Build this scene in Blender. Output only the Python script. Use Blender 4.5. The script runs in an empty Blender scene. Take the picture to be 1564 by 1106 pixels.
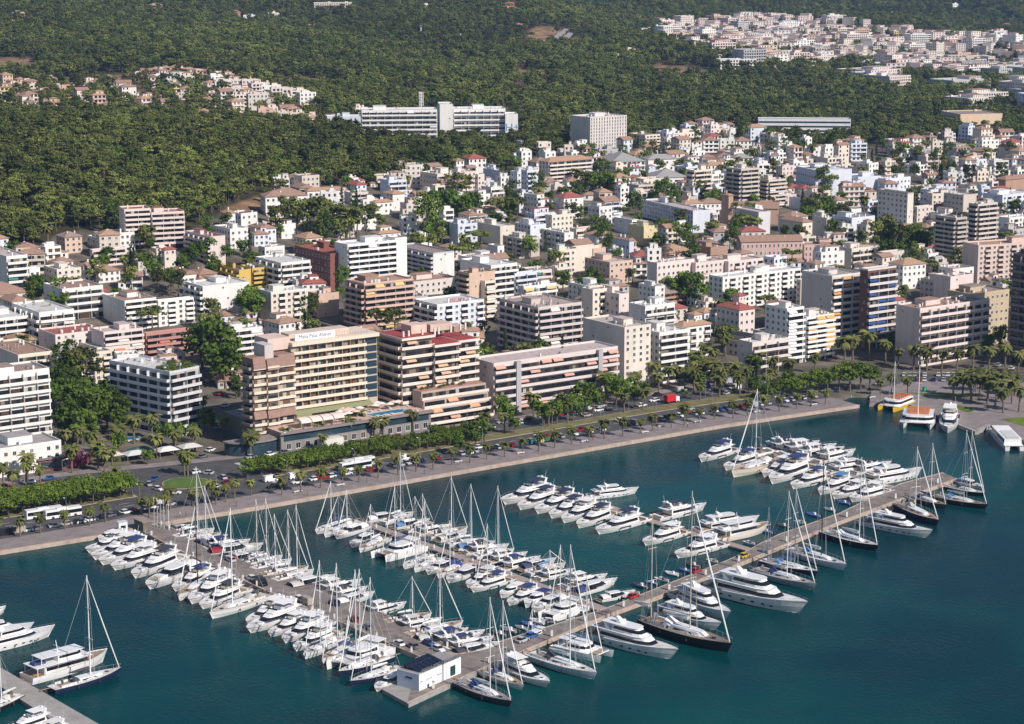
import bpy, math, random
import numpy as np
from mathutils import Vector, Matrix

sc = bpy.context.scene
COL = sc.collection
R = random.Random(11)

# ------------------------------------------------------------------ camera
F = 3320.0; CH = 185.0; PITCH = math.atan(663 / F)
cP, sP = math.cos(PITCH), math.sin(PITCH)
cd = bpy.data.cameras.new("camera"); cam = bpy.data.objects.new("camera", cd); COL.objects.link(cam)
cam.location = (0, 0, CH); cam.rotation_euler = (math.pi / 2 - PITCH, 0, 0)
cd.sensor_width = 36.0; cd.lens = 36.0 * F / 1564; cd.clip_start = 5; cd.clip_end = 20000
sc.camera = cam

# ------------------------------------------------------------------ sky, sun, exposure
SUN_AZ = math.atan2(-0.66, 0.75); SUN_EL = math.radians(37)
w = bpy.data.worlds.new("World"); sc.world = w; w.use_nodes = True
nt = w.node_tree; bg = nt.nodes["Background"]
sky = nt.nodes.new("ShaderNodeTexSky"); sky.sky_type = 'NISHITA'; sky.sun_disc = False
sky.sun_elevation = SUN_EL; sky.sun_rotation = math.pi / 2 - SUN_AZ
sky.altitude = 50; sky.air_density = 1.0; sky.dust_density = 0.6; sky.ozone_density = 2.0
nt.links.new(sky.outputs[0], bg.inputs[0]); bg.inputs[1].default_value = 0.075
sl = bpy.data.lights.new("sun", 'SUN'); sl.energy = 5.0; sl.angle = math.radians(0.5); sl.color = (1.0, 0.92, 0.85)
so = bpy.data.objects.new("sun", sl); COL.objects.link(so)
so.rotation_euler = Vector((-math.cos(SUN_EL) * math.cos(SUN_AZ), -math.cos(SUN_EL) * math.sin(SUN_AZ), -math.sin(SUN_EL))).to_track_quat('-Z', 'Y').to_euler()
so.location = (300, -300, 400)
sc.view_settings.view_transform = 'Standard'; sc.view_settings.look = 'None'
sc.view_settings.exposure = 0.15; sc.view_settings.gamma = 1.0; sc.view_settings.use_curve_mapping = False
cy = sc.cycles
cy.max_bounces = 5; cy.diffuse_bounces = 2; cy.glossy_bounces = 3; cy.transmission_bounces = 2; cy.transparent_max_bounces = 4
cy.volume_bounces = 0; cy.use_denoising = True; cy.caustics_reflective = False; cy.caustics_refractive = False
cy.volume_step_rate = 10

# ------------------------------------------------------------------ terrain
def ray(u, v):
    a = (u - 782) / F; b = (553 - v) / F
    return a, cP + b * sP, -sP + b * cP
def G(u, v, z=0.0):
    dx, dy, dz = ray(u, v); t = (z - CH) / dz
    return Vector((dx * t, dy * t, z))
def proj(x, y, z):
    d = y * cP + (CH - z) * sP
    return 782 + F * x / d, 553 - F * (y * sP - (CH - z) * cP) / d
def zat(x, y, v):
    """height at which a vertical line over (x, y) passes image row v"""
    k = (553 - v) / F
    return CH - y * (sP - k * cP) / (cP + k * sP)

SHORE_PX = [(-300, 893), (0, 842), (164, 816), (250, 798), (400, 773), (616, 735), (740, 713), (1100, 650), (1331, 616)]
SHORE = [G(u, v, 1.2).to_2d() for u, v in SHORE_PX]
SLEN = [0.0]
for p, q in zip(SHORE, SHORE[1:]): SLEN.append(SLEN[-1] + (q - p).length)
S0 = SLEN[1]
SLEN = [s - S0 for s in SLEN]          # s = 0 where the quay enters the frame
def S(s, o, z=0.0):
    """point s metres along the quay edge and o metres inland of it"""
    i = max(0, min(len(SHORE) - 2, next((k for k in range(len(SLEN) - 1) if s < SLEN[k + 1]), len(SHORE) - 2)))
    p, q = SHORE[i], SHORE[i + 1]; d = (q - p).normalized()
    pt = p + d * (s - SLEN[i])
    # smooth normal
    dd = (SHORE[min(i + 1, len(SHORE) - 1)] - SHORE[max(i, 0)]).normalized()
    g = Vector((math.cos(math.radians(35)), math.sin(math.radians(35))))
    n = (dd * .35 + g * .65).normalized()
    n = Vector((-n.y, n.x))
    return Vector((pt.x + n.x * o, pt.y + n.y * o, z))
SH_ANG = math.radians(35.5)
HOOK_PX = [(1379, 612), (1494, 659), (1513, 649), (1600, 690), (1900, 730)]
LAND = [p for p in SHORE] + [G(u, v, 1.2).to_2d() for u, v in HOOK_PX]
LANDP = np.array([[p.x, p.y] for p in LAND] + [[3000, 900], [3000, 9000], [-3000, 9000], [-3000, 560]])
def shore_dist(x, y):
    """signed distance to the water's edge, inland positive (numpy arrays)"""
    best = np.full(x.shape, 1e9)
    for i in range(len(LAND) - 1):
        ax, ay = LAND[i]; bx, by = LAND[i + 1]
        dx, dy = bx - ax, by - ay; L2 = dx * dx + dy * dy
        t = np.clip(((x - ax) * dx + (y - ay) * dy) / L2, 0, 1)
        best = np.minimum(best, np.hypot(x - ax - t * dx, y - ay - t * dy))
    return np.where(inpoly(LANDP, x, y), best, -best)
def inpoly(P, x, y):
    c = np.zeros(np.shape(x), bool); n = len(P)
    for i in range(n):
        x1, y1 = P[i]; x2, y2 = P[(i + 1) % n]
        if y1 == y2: continue
        c ^= ((y1 > y) != (y2 > y)) & (x < (x2 - x1) * (y - y1) / (y2 - y1) + x1)
    return c
TY = np.array([560, 800, 900, 1000, 1100, 1250, 1450, 1700, 2000, 2400, 2900, 3500, 4500, 6500.])
TU = np.array([-300, 0, 250, 500, 750, 1000, 1250, 1500, 1900.])
TZ = np.array([
    [1, 1, 1, 1, 1, 1, 1, 1, 1], [5, 4, 2, 1, 1, 1, 1, 1, 1], [13, 11, 8, 5, 3, 3, 3, 3, 3],
    [24, 22, 18, 12, 8, 7, 6, 6, 6], [37, 34, 30, 19, 13, 12, 10, 10, 10], [48, 45, 42, 31, 22, 19, 15, 14, 14],
    [55, 52, 49, 41, 29, 24, 19, 16, 16], [54, 50, 47, 42, 30, 26, 20, 15, 15], [50, 46, 44, 44, 36, 32, 24, 15, 14],
    [66, 62, 60, 56, 48, 38, 26, 16, 15], [84, 88, 80, 74, 64, 46, 24, 16, 15], [130, 118, 112, 98, 84, 62, 34, 26, 24],
    [210, 190, 180, 160, 140, 120, 110, 112, 120], [420, 400, 380, 360, 350, 380, 420, 430, 440.]])
def terrain(x, y):
    x = np.asarray(x, float); y = np.asarray(y, float)
    u = 782 + 3240 * x / np.maximum(y, 1)
    fy = np.interp(y, TY, np.arange(len(TY))); fu = np.interp(u, TU, np.arange(len(TU)))
    i = np.clip(fy.astype(int), 0, len(TY) - 2); j = np.clip(fu.astype(int), 0, len(TU) - 2)
    a = fy - i; b = fu - j; b = b * b * (3 - 2 * b)
    z = (TZ[i, j] * (1 - b) + TZ[i, j + 1] * b) * (1 - a) + (TZ[i + 1, j] * (1 - b) + TZ[i + 1, j + 1] * b) * a
    amp = np.clip((y - 1500) / 1500, 0, 1) * 10
    z = z + amp * (np.sin(x / 130 + y / 210) + np.sin(x / 71 - y / 160 + 1.3) * .6 + .4 * np.sin(x / 37 + y / 90))
    sd = shore_dist(x, y)
    k = np.clip((sd - 70) / 110, 0, 1); k = k * k * (3 - 2 * k)
    return 0.9 * (1 - k) + np.maximum(z, .9) * k, sd
def ground(x, y):
    return float(terrain(np.array([x]), np.array([y]))[0][0])
def T(u, v):
    """the point of the ground seen at photo pixel (u, v)"""
    dx, dy, dz = ray(u, v)
    ts = np.linspace(480, 7000, 900); z = CH + dz * ts
    h = terrain(dx * ts, dy * ts)[0]
    k = np.nonzero(z <= h)[0]
    if len(k) == 0: k = [len(ts) - 1]
    i = max(1, k[0]); a, b = ts[i - 1], ts[i]
    tt = np.linspace(a, b, 40); zz = CH + dz * tt; hh = terrain(dx * tt, dy * tt)[0]
    m = np.nonzero(zz <= hh)[0]; t = tt[m[0]] if len(m) else b
    return Vector((dx * t, dy * t, ground(dx * t, dy * t)))

# ------------------------------------------------------------------ materials
MATS = {}
def mat(name, c, rough=.6, metal=0.0, var=.14, scale=.35, oc=False, streak=False, bump=0.0, spec=.5, rnd=0.0):
    if name in MATS: return MATS[name]
    m = bpy.data.materials.new(name); m.use_nodes = True; MATS[name] = m
    t = m.node_tree; N = t.nodes; L = t.links; b = N["Principled BSDF"]
    b.inputs["Roughness"].default_value = rough; b.inputs["Metallic"].default_value = metal
    b.inputs["Specular IOR Level"].default_value = spec
    tc = N.new("ShaderNodeTexCoord"); mp = N.new("ShaderNodeMapping"); L.new(tc.outputs["Object"], mp.inputs[0])
    if streak: mp.inputs["Scale"].default_value = (1, 1, .18)
    oi = N.new("ShaderNodeObjectInfo")
    ad = N.new("ShaderNodeVectorMath"); ad.operation = 'ADD'; L.new(mp.outputs[0], ad.inputs[0])
    sc_ = N.new("ShaderNodeVectorMath"); sc_.operation = 'SCALE'; sc_.inputs[0].default_value = (37, 53, 11)
    L.new(oi.outputs["Random"], sc_.inputs["Scale"]); L.new(sc_.outputs[0], ad.inputs[1])
    nz = N.new("ShaderNodeTexNoise"); nz.inputs["Scale"].default_value = scale; nz.inputs["Detail"].default_value = 5; nz.inputs["Roughness"].default_value = .65
    L.new(ad.outputs[0], nz.inputs["Vector"])
    mr = N.new("ShaderNodeMapRange"); mr.inputs[1].default_value = .25; mr.inputs[2].default_value = .75
    mr.inputs[3].default_value = 1 - var; mr.inputs[4].default_value = 1 + var
    L.new(nz.outputs[0], mr.inputs[0])
    fac = mr.outputs[0]
    if rnd:
        m2 = N.new("ShaderNodeMapRange"); m2.inputs[3].default_value = 1 - rnd; m2.inputs[4].default_value = 1 + rnd
        L.new(oi.outputs["Random"], m2.inputs[0])
        mu = N.new("ShaderNodeMath"); mu.operation = 'MULTIPLY'; L.new(fac, mu.inputs[0]); L.new(m2.outputs[0], mu.inputs[1]); fac = mu.outputs[0]
    mx = N.new("ShaderNodeVectorMath"); mx.operation = 'SCALE'
    if oc: L.new(oi.outputs["Color"], mx.inputs[0])
    else: mx.inputs[0].default_value = c
    L.new(fac, mx.inputs["Scale"]); L.new(mx.outputs[0], b.inputs["Base Color"])
    if bump:
        bp = N.new("ShaderNodeBump"); bp.inputs["Strength"].default_value = bump; bp.inputs["Distance"].default_value = .2
        L.new(nz.outputs[0], bp.inputs["Height"]); L.new(bp.outputs[0], b.inputs["Normal"])
    return m
def ramp_mat(name, stops, rough, cell=None, spec=.5):
    """colour picked per object (or per cell along the local x and z axes) from a stepped list"""
    m = bpy.data.materials.new(name); m.use_nodes = True; MATS[name] = m
    t = m.node_tree; N = t.nodes; L = t.links; b = N["Principled BSDF"]; b.inputs["Roughness"].default_value = rough
    b.inputs["Specular IOR Level"].default_value = spec
    oi = N.new("ShaderNodeObjectInfo"); cr = N.new("ShaderNodeValToRGB"); cr.color_ramp.interpolation = 'CONSTANT'
    e = cr.color_ramp.elements
    while len(e) > 1: e.remove(e[0])
    e[0].position = 0; e[0].color = (*stops[0][1], 1)
    for p, c in stops[1:]:
        k = e.new(p); k.color = (*c, 1)
    if cell:
        tc = N.new("ShaderNodeTexCoord"); dv = N.new("ShaderNodeVectorMath"); dv.operation = 'MULTIPLY'; dv.inputs[1].default_value = (1 / cell, 1 / cell, 0)
        L.new(tc.outputs["Object"], dv.inputs[0]); fl = N.new("ShaderNodeVectorMath"); fl.operation = 'FLOOR'; L.new(dv.outputs[0], fl.inputs[0])
        sx = N.new("ShaderNodeSeparateXYZ"); L.new(fl.outputs[0], sx.inputs[0])
        cx = N.new("ShaderNodeCombineXYZ"); L.new(sx.outputs[0], cx.inputs[0]); L.new(oi.outputs["Random"], cx.inputs[1])
        wn = N.new("ShaderNodeTexWhiteNoise"); wn.noise_dimensions = '2D'; L.new(cx.outputs[0], wn.inputs["Vector"]); L.new(wn.outputs["Value"], cr.inputs[0])
    else: L.new(oi.outputs["Random"], cr.inputs[0])
    L.new(cr.outputs[0], b.inputs["Base Color"])
    return m

WALL = mat("painted_render", (1, 1, 1), .8, var=.13, scale=.25, oc=True, streak=True)
PARA = mat("painted_parapet", (1, 1, 1), .75, var=.08, scale=.5, oc=True, streak=True)
TILE = mat("roof_tiles", (1, 1, 1), .85, var=.28, scale=1.2, oc=True)
FLATR = mat("roof_paving", (1, 1, 1), .85, var=.25, scale=.4, oc=True)
GLZ = ramp_mat("balcony_glazing", [(0, (.014, .017, .022)), (.42, (.035, .038, .042)), (.62, (.085, .055, .038)), (.74, (.22, .19, .15)), (.82, (.02, .024, .028)), (.95, (.45, .43, .39))], .25, cell=1.5)
WIN = ramp_mat("window_pane", [(0, (.02, .025, .03)), (.5, (.045, .05, .055)), (.7, (.10, .07, .05)), (.8, (.25, .23, .2)), (.9, (.06, .09, .07))], .2)
GLASS = mat("dark_glass", (.012, .015, .02), .08, var=.1)
BGLASS = mat("blue_glass", (.03, .055, .075), .12, var=.3, scale=.3)
GEL = mat("gelcoat", (.8, .8, .8), .22, oc=True, var=.04, scale=.4)
TEAK = mat("teak_deck", (.34, .24, .16), .6, var=.2, scale=1.5)
CANVAS = mat("canvas", (1, 1, 1), .8, oc=True, var=.12, scale=1.5)
ALU = mat("mast_alloy", (1, 1, 1), .4, oc=True, var=.05)
ROPE = mat("rigging_wire", (.5, .5, .5), .5, var=.05)
FEND = mat("fender_rubber", (.05, .05, .06), .6, var=.1)
METAL = mat("grey_metal", (.3, .31, .32), .5, .3, var=.1)
DARK = mat("dark_opening", (.02, .02, .022), .7, var=.2)
CONC = mat("concrete", (.33, .31, .29), .85, var=.22, scale=.35)
CURB = mat("kerb_stone", (.43, .335, .275), .8, var=.3, scale=.5)
PAVE = mat("promenade_paving", (.25, .21, .205), .85, var=.3, scale=.25)
ASPH = mat("asphalt", (.075, .072, .073), .9, var=.4, scale=.2)
PIERM = mat("pier_surface", (.22, .185, .165), .85, var=.42, scale=.3)
PLANK = mat("pontoon_planks", (.36, .29, .26), .85, var=.2, scale=.6)
LINE = mat("road_paint", (.7, .7, .68), .7, var=.15, scale=1)
GRASS = mat("lawn", (.085, .15, .02), .9, var=.35, scale=.5)
GRASSD = mat("dry_grass", (.17, .155, .06), .9, var=.4, scale=.3)
SOIL = mat("soil", (.16, .12, .08), .9, var=.3, scale=.3)
CARP = mat("car_paint", (1, 1, 1), .25, oc=True, var=.03)
TYRE = mat("tyre_rubber", (.02, .02, .02), .8, var=.1)
LAMPW = mat("white_lacquer", (.75, .75, .73), .5, var=.05)
BARK = mat("bark", (.13, .1, .08), .9, var=.3, scale=2)
PALMB = mat("palm_bark", (.17, .13, .095), .9, var=.3, scale=3)
POOL = mat("pool_water", (.02, .22, .36), .08, var=.15, scale=1)
SOLAR = mat("solar_panel", (.012, .016, .035), .15, var=.1)
def leafmat(name, c1, c2, scale=.35, rnd=.25):
    m = bpy.data.materials.new(name); m.use_nodes = True; MATS[name] = m
    t = m.node_tree; N = t.nodes; L = t.links; b = N["Principled BSDF"]; b.inputs["Roughness"].default_value = .8
    b.inputs["Specular IOR Level"].default_value = .15
    tc = N.new("ShaderNodeTexCoord"); oi = N.new("ShaderNodeObjectInfo")
    nz = N.new("ShaderNodeTexNoise"); nz.inputs["Scale"].default_value = scale; nz.inputs["Detail"].default_value = 6
    ad = N.new("ShaderNodeVectorMath"); ad.operation = 'ADD'; L.new(tc.outputs["Object"], ad.inputs[0])
    cb = N.new("ShaderNodeVectorMath"); cb.operation = 'SCALE'; cb.inputs[0].default_value = (91, 57, 33); L.new(oi.outputs["Random"], cb.inputs["Scale"]); L.new(cb.outputs[0], ad.inputs[1])
    L.new(ad.outputs[0], nz.inputs["Vector"])
    mr = N.new("ShaderNodeMapRange"); mr.inputs[1].default_value = .3; mr.inputs[2].default_value = .7; L.new(nz.outputs[0], mr.inputs[0])
    mx = N.new("ShaderNodeMix"); mx.data_type = 'RGBA'; mx.inputs[6].default_value = (*c1, 1); mx.inputs[7].default_value = (*c2, 1); L.new(mr.outputs[0], mx.inputs[0])
    m2 = N.new("ShaderNodeMapRange"); m2.inputs[3].default_value = 1 - rnd; m2.inputs[4].default_value = 1 + rnd; L.new(oi.outputs["Random"], m2.inputs[0])
    ge = N.new("ShaderNodeNewGeometry"); gn = N.new("ShaderNodeTexNoise"); gn.inputs["Scale"].default_value = .0055; gn.inputs["Detail"].default_value = 5; gn.inputs["Roughness"].default_value = .6; L.new(ge.outputs["Position"], gn.inputs["Vector"])
    g2 = N.new("ShaderNodeMapRange"); g2.inputs[1].default_value = .36; g2.inputs[2].default_value = .64; g2.inputs[3].default_value = .72; g2.inputs[4].default_value = 1.35; L.new(gn.outputs[0], g2.inputs[0])
    gm = N.new("ShaderNodeMath"); gm.operation = 'MULTIPLY'; L.new(m2.outputs[0], gm.inputs[0]); L.new(g2.outputs[0], gm.inputs[1])
    ml = N.new("ShaderNodeVectorMath"); ml.operation = 'SCALE'; L.new(mx.outputs[2], ml.inputs[0]); L.new(gm.outputs[0], ml.inputs["Scale"])
    L.new(ml.outputs[0], b.inputs["Base Color"])
    return m
LEAF = leafmat("broad_leaves", (.045, .085, .012), (.13, .19, .028))
LEAFB = leafmat("bright_leaves", (.06, .10, .012), (.14, .19, .025))
PINE = leafmat("pine_needles", (.052, .074, .018), (.17, .185, .042), .3, .5)
CYPR = leafmat("cypress_leaves", (.016, .03, .012), (.035, .055, .018))
PALML = leafmat("palm_fronds", (.07, .085, .022), (.18, .18, .055))
DRYL = leafmat("dry_leaves", (.07, .06, .03), (.12, .1, .045))
FLOW = leafmat("bougainvillea", (.10, .012, .05), (.2, .03, .1))

# ------------------------------------------------------------------ mesh building
class MB:
    def __init__(s): s.v = []; s.f = []; s.m = []
    def face(s, pts, mi=0):
        n = len(s.v); s.v += [tuple(p) for p in pts]; s.f.append(tuple(range(n, n + len(pts)))); s.m.append(mi)
    def box(s, x0, x1, y0, y1, z0, z1, mi=0, top=None, bot=True):
        n = len(s.v); s.v += [(x0, y0, z0), (x1, y0, z0), (x1, y1, z0), (x0, y1, z0), (x0, y0, z1), (x1, y0, z1), (x1, y1, z1), (x0, y1, z1)]
        q = [(0, 1, 5, 4), (1, 2, 6, 5), (2, 3, 7, 6), (3, 0, 4, 7), (4, 5, 6, 7)] + ([(3, 2, 1, 0)] if bot else [])
        for k, a in enumerate(q): s.f.append(tuple(n + i for i in a)); s.m.append(top if (k == 4 and top is not None) else mi)
    def prism(s, poly, z0, z1, mi=0, top=None, bot=False):
        n = len(s.v); k = len(poly)
        ar = sum(poly[i][0] * poly[(i + 1) % k][1] - poly[(i + 1) % k][0] * poly[i][1] for i in range(k))
        if ar < 0: poly = poly[::-1]
        s.v += [(p[0], p[1], z0) for p in poly] + [(p[0], p[1], z1) for p in poly]
        for i in range(k):
            j = (i + 1) % k; s.f.append((n + i, n + j, n + k + j, n + k + i)); s.m.append(mi)
        s.f.append(tuple(range(n + k, n + 2 * k))); s.m.append(mi if top is None else top)
        if bot: s.f.append(tuple(range(n + k - 1, n - 1, -1))); s.m.append(mi)
    def loft(s, secs, mi=0, closed=True, cap0=True, cap1=True, capm=None):
        n = len(s.v); k = len(secs[0])
        for c in secs: s.v += [tuple(p) for p in c]
        for a in range(len(secs) - 1):
            for i in range(k if closed else k - 1):
                j = (i + 1) % k
                s.f.append((n + a * k + i, n + a * k + j, n + (a + 1) * k + j, n + (a + 1) * k + i)); s.m.append(mi)
        cm = mi if capm is None else capm
        if cap0: s.f.append(tuple(n + i for i in range(k - 1, -1, -1))); s.m.append(cm)
        if cap1: s.f.append(tuple(n + (len(secs) - 1) * k + i for i in range(k))); s.m.append(cm)
    def tube(s, p0, p1, r0, r1=None, n=6, mi=0, cap=True):
        p0 = Vector(p0); p1 = Vector(p1); r1 = r0 if r1 is None else r1; d = (p1 - p0).normalized()
        a = d.orthogonal().normalized(); b = d.cross(a)
        ring = lambda p, r: [p + (a * math.cos(2 * math.pi * i / n) + b * math.sin(2 * math.pi * i / n)) * r for i in range(n)]
        s.loft([ring(p0, r0), ring(p1, r1)], mi, True, cap, cap)
    def mesh(s, name, mats, smooth=False):
        me = bpy.data.meshes.new(name); me.from_pydata(s.v, [], s.f)
        for m in mats: me.materials.append(m)
        if len(mats) > 1: me.polygons.foreach_set("material_index", s.m)
        if smooth: me.polygons.foreach_set("use_smooth", [True] * len(s.f))
        me.update(); return me
def link(name, me, parent=None, loc=(0, 0, 0), rz=0.0, color=None, scale=None):
    o = bpy.data.objects.new(name, me); COL.objects.link(o); o.location = loc
    if rz: o.rotation_euler = (0, 0, rz)
    if parent is not None: o.parent = parent
    if color is not None: o.color = (*color[:3], 1)
    if scale is not None: o.scale = scale
    return o
def tag(o, label, cat, group=None):
    o["label"] = label; o["category"] = cat
    if group: o["group"] = group
    return o
def thing(name, label, cat, loc=(0, 0, 0), rz=0.0, group=None, scale=1.0):
    o = bpy.data.objects.new(name, None); o.empty_display_size = .5; COL.objects.link(o)
    o.location = loc; o.rotation_euler = (0, 0, rz); o.scale = (scale,) * 3
    return tag(o, label, cat, group)
def struct(o, kind='structure'): o["kind"] = kind; return o
def tree_of(o):
    ch = {}
    for x in bpy.data.objects:
        if x.parent: ch.setdefault(x.parent.name, []).append(x)
    return [(c, ch.get(c.name, [])) for c in ch.get(o.name, [])]
def dup(root, kids, loc, rz, scale=1.0, label=None, group=None, colors=None):
    r = root.copy(); COL.objects.link(r); r.location = loc; r.rotation_euler = (0, 0, rz); r.scale = (scale,) * 3 if not isinstance(scale, tuple) else scale
    if label: r["label"] = label
    if group: r["group"] = group
    made = [r]
    for c, gs in kids:
        d = c.copy(); COL.objects.link(d); d.parent = r; made.append(d)
        if colors and c.name.split('.')[0] in colors: d.color = (*colors[c.name.split('.')[0]], 1)
        for g in gs:
            e = g.copy(); COL.objects.link(e); e.parent = d; made.append(e)
            if colors and g.name.split('.')[0] in colors: e.color = (*colors[g.name.split('.')[0]], 1)
    return r

# ------------------------------------------------------------------ labels that single things out
LANDMARKS = []      # (phrase, u, v)
PENDING = []        # (object, base text, u, v)
def mark(phrase, u, v): LANDMARKS.append((phrase, u, v))
def pend(o, base, u=None, v=None):
    if u is None: u, v = proj(*o.location)
    PENDING.append((o, base, u, v))
ORDW = "first second third fourth fifth sixth seventh eighth ninth tenth eleventh twelfth thirteenth fourteenth fifteenth sixteenth seventeenth eighteenth nineteenth".split()
TENS = ["", "", "twent", "thirt", "fort", "fift", "sixt", "sevent", "eight", "ninet"]
def ordw(i):
    if i < 20: return ORDW[i - 1]
    t, u = divmod(i, 10)
    return TENS[t] + "ieth" if u == 0 else TENS[t] + "y-" + ORDW[u - 1]
def resolve_labels():
    groups = {}
    for o, base, u, v in PENDING:
        best = sorted((math.hypot(u - lu, (v - lv) * 1.6), ph, lu, lv) for ph, lu, lv in LANDMARKS if ph not in base)
        d, ph, lu, lv = best[0]
        dx, dy = u - lu, (v - lv) * 1.6
        rel = ("right of" if dx > 0 else "left of") if abs(dx) > abs(dy) else ("in front of" if dy > 0 else "behind")
        groups.setdefault((base, rel, ph), []).append((d, o))
    for (base, rel, ph), lst in groups.items():
        lst.sort(key=lambda t: t[0])
        for i, (d, o) in enumerate(lst):
            o["label"] = f"{base} {rel} {ph}" if len(lst) == 1 else f"{base}, {'' if i == 0 else ordw(i + 1) + ' '}nearest {rel} {ph}"
# ------------------------------------------------------------------ water
def water_mat():
    m = bpy.data.materials.new("harbour_water"); m.use_nodes = True
    t = m.node_tree; N = t.nodes; L = t.links; b = N["Principled BSDF"]
    b.inputs["Roughness"].default_value = .06; b.inputs["IOR"].default_value = 1.33; b.inputs["Specular IOR Level"].default_value = .09
    tc = N.new("ShaderNodeTexCoord")
    n0 = N.new("ShaderNodeTexNoise"); n0.inputs["Scale"].default_value = .012; n0.inputs["Detail"].default_value = 3
    L.new(tc.outputs["Object"], n0.inputs[0])
    cr = N.new("ShaderNodeValToRGB"); cr.color_ramp.elements[0].position = .38; cr.color_ramp.elements[0].color = (.00003, .029, .038, 1)
    cr.color_ramp.elements[1].position = .62; cr.color_ramp.elements[1].color = (.00003, .056, .056, 1)
    L.new(n0.outputs[0], cr.inputs[0]); L.new(cr.outputs[0], b.inputs["Base Color"])
    mp = N.new("ShaderNodeMapping"); mp.inputs["Scale"].default_value = (1, .55, 1); mp.inputs["Rotation"].default_value = (0, 0, .5); L.new(tc.outputs["Object"], mp.inputs[0])
    n1 = N.new("ShaderNodeTexNoise"); n1.inputs["Scale"].default_value = 1.1; n1.inputs["Detail"].default_value = 4; n1.inputs["Roughness"].default_value = .6
    L.new(mp.outputs[0], n1.inputs[0])
    n2 = N.new("ShaderNodeTexNoise"); n2.inputs["Scale"].default_value = .035; n2.inputs["Detail"].default_value = 2; L.new(tc.outputs["Object"], n2.inputs[0])
    mr = N.new("ShaderNodeMapRange"); mr.inputs[1].default_value = .35; mr.inputs[2].default_value = .7; mr.inputs[3].default_value = .25; mr.inputs[4].default_value = 1.0
    L.new(n2.outputs[0], mr.inputs[0])
    bp = N.new("ShaderNodeBump"); bp.inputs["Distance"].default_value = .32
    sc_ = N.new("ShaderNodeMath"); sc_.operation = 'MULTIPLY'; sc_.inputs[1].default_value = .8; L.new(mr.outputs[0], sc_.inputs[0]); L.new(sc_.outputs[0], bp.inputs["Strength"])
    rr = N.new("ShaderNodeMapRange"); rr.inputs[1].default_value = .4; rr.inputs[2].default_value = .65; rr.inputs[3].default_value = .03; rr.inputs[4].default_value = .13; L.new(n2.outputs[0], rr.inputs[0]); L.new(rr.outputs[0], b.inputs["Roughness"])
    L.new(n1.outputs[0], bp.inputs["Height"]); L.new(bp.outputs[0], b.inputs["Normal"])
    return m
b = MB(); b.face([(-1500, -300, 0), (2500, -300, 0), (2500, 1300, 0), (-1500, 1300, 0)])
struct(link("harbour_water", b.mesh("harbour_water", [water_mat()])))

# ------------------------------------------------------------------ land sheet with its ground cover
URBAN = np.array([(-400, 392), (60, 385), (85, 358), (170, 345), (190, 372), (290, 356), (330, 325), (400, 312), (415, 285), (560, 285), (640, 262), (760, 265), (830, 235), (900, 238), (1000, 228), (1040, 198), (1130, 204), (1200, 240), (1340, 222), (1500, 212), (2400, 205), (2400, 1500), (-400, 1500)])
BAND = np.array([(-300, 122), (100, 128), (200, 108), (300, 112), (360, 118), (420, 140), (475, 150), (480, 172), (555, 185), (500, 202), (330, 190), (180, 182), (-300, 170)])
CLEAR = np.array([(495, 172), (800, 162), (800, 215), (640, 205), (500, 200)])
FARTOWN = np.array([(1005, 42), (1150, 28), (1320, 42), (1420, 48), (1564, 72), (2200, 74), (2200, 132), (1450, 126), (1300, 112), (1090, 108), (1100, 88), (1010, 64)])
CAMPUS = np.array([(1085, 95), (1300, 100), (1450, 108), (2200, 112), (2200, 205), (1430, 175), (1420, 155), (1250, 150), (1250, 120), (1100, 118)])
FIELDS = [np.array(p) for p in ([(1010, 100), (1060, 103), (1112, 113), (1090, 118), (1010, 117), (980, 110)], [(-60, 88), (40, 90), (62, 100), (50, 110), (-60, 112)], [(790, 106), (850, 110), (840, 120), (780, 124)],
          [(400, 120), (470, 118), (555, 132), (500, 138), (420, 130)], [(805, 47), (850, 44), (888, 60), (880, 67), (805, 66)], [(970, 128), (1010, 127), (1010, 134), (968, 135)], [(780, 132), (865, 133), (860, 140), (790, 142)],
          [(1080, 178), (1140, 176), (1135, 184), (1085, 184)], [(600, 142), (632, 140), (640, 150), (610, 152)], [(70, 120), (200, 113), (190, 122), (60, 130)], [(1230, 208), (1275, 206), (1262, 218), (1225, 216)], [(340, 315), (400, 300), (420, 292), (400, 312), (350, 325)])]
FIELDS = [np.array([((u - q[:, 0].mean()) * 1.08 + q[:, 0].mean(), (v - q[:, 1].mean()) * 1.35 + q[:, 1].mean() + 1.5) for u, v in q]) for q in FIELDS]
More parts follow.
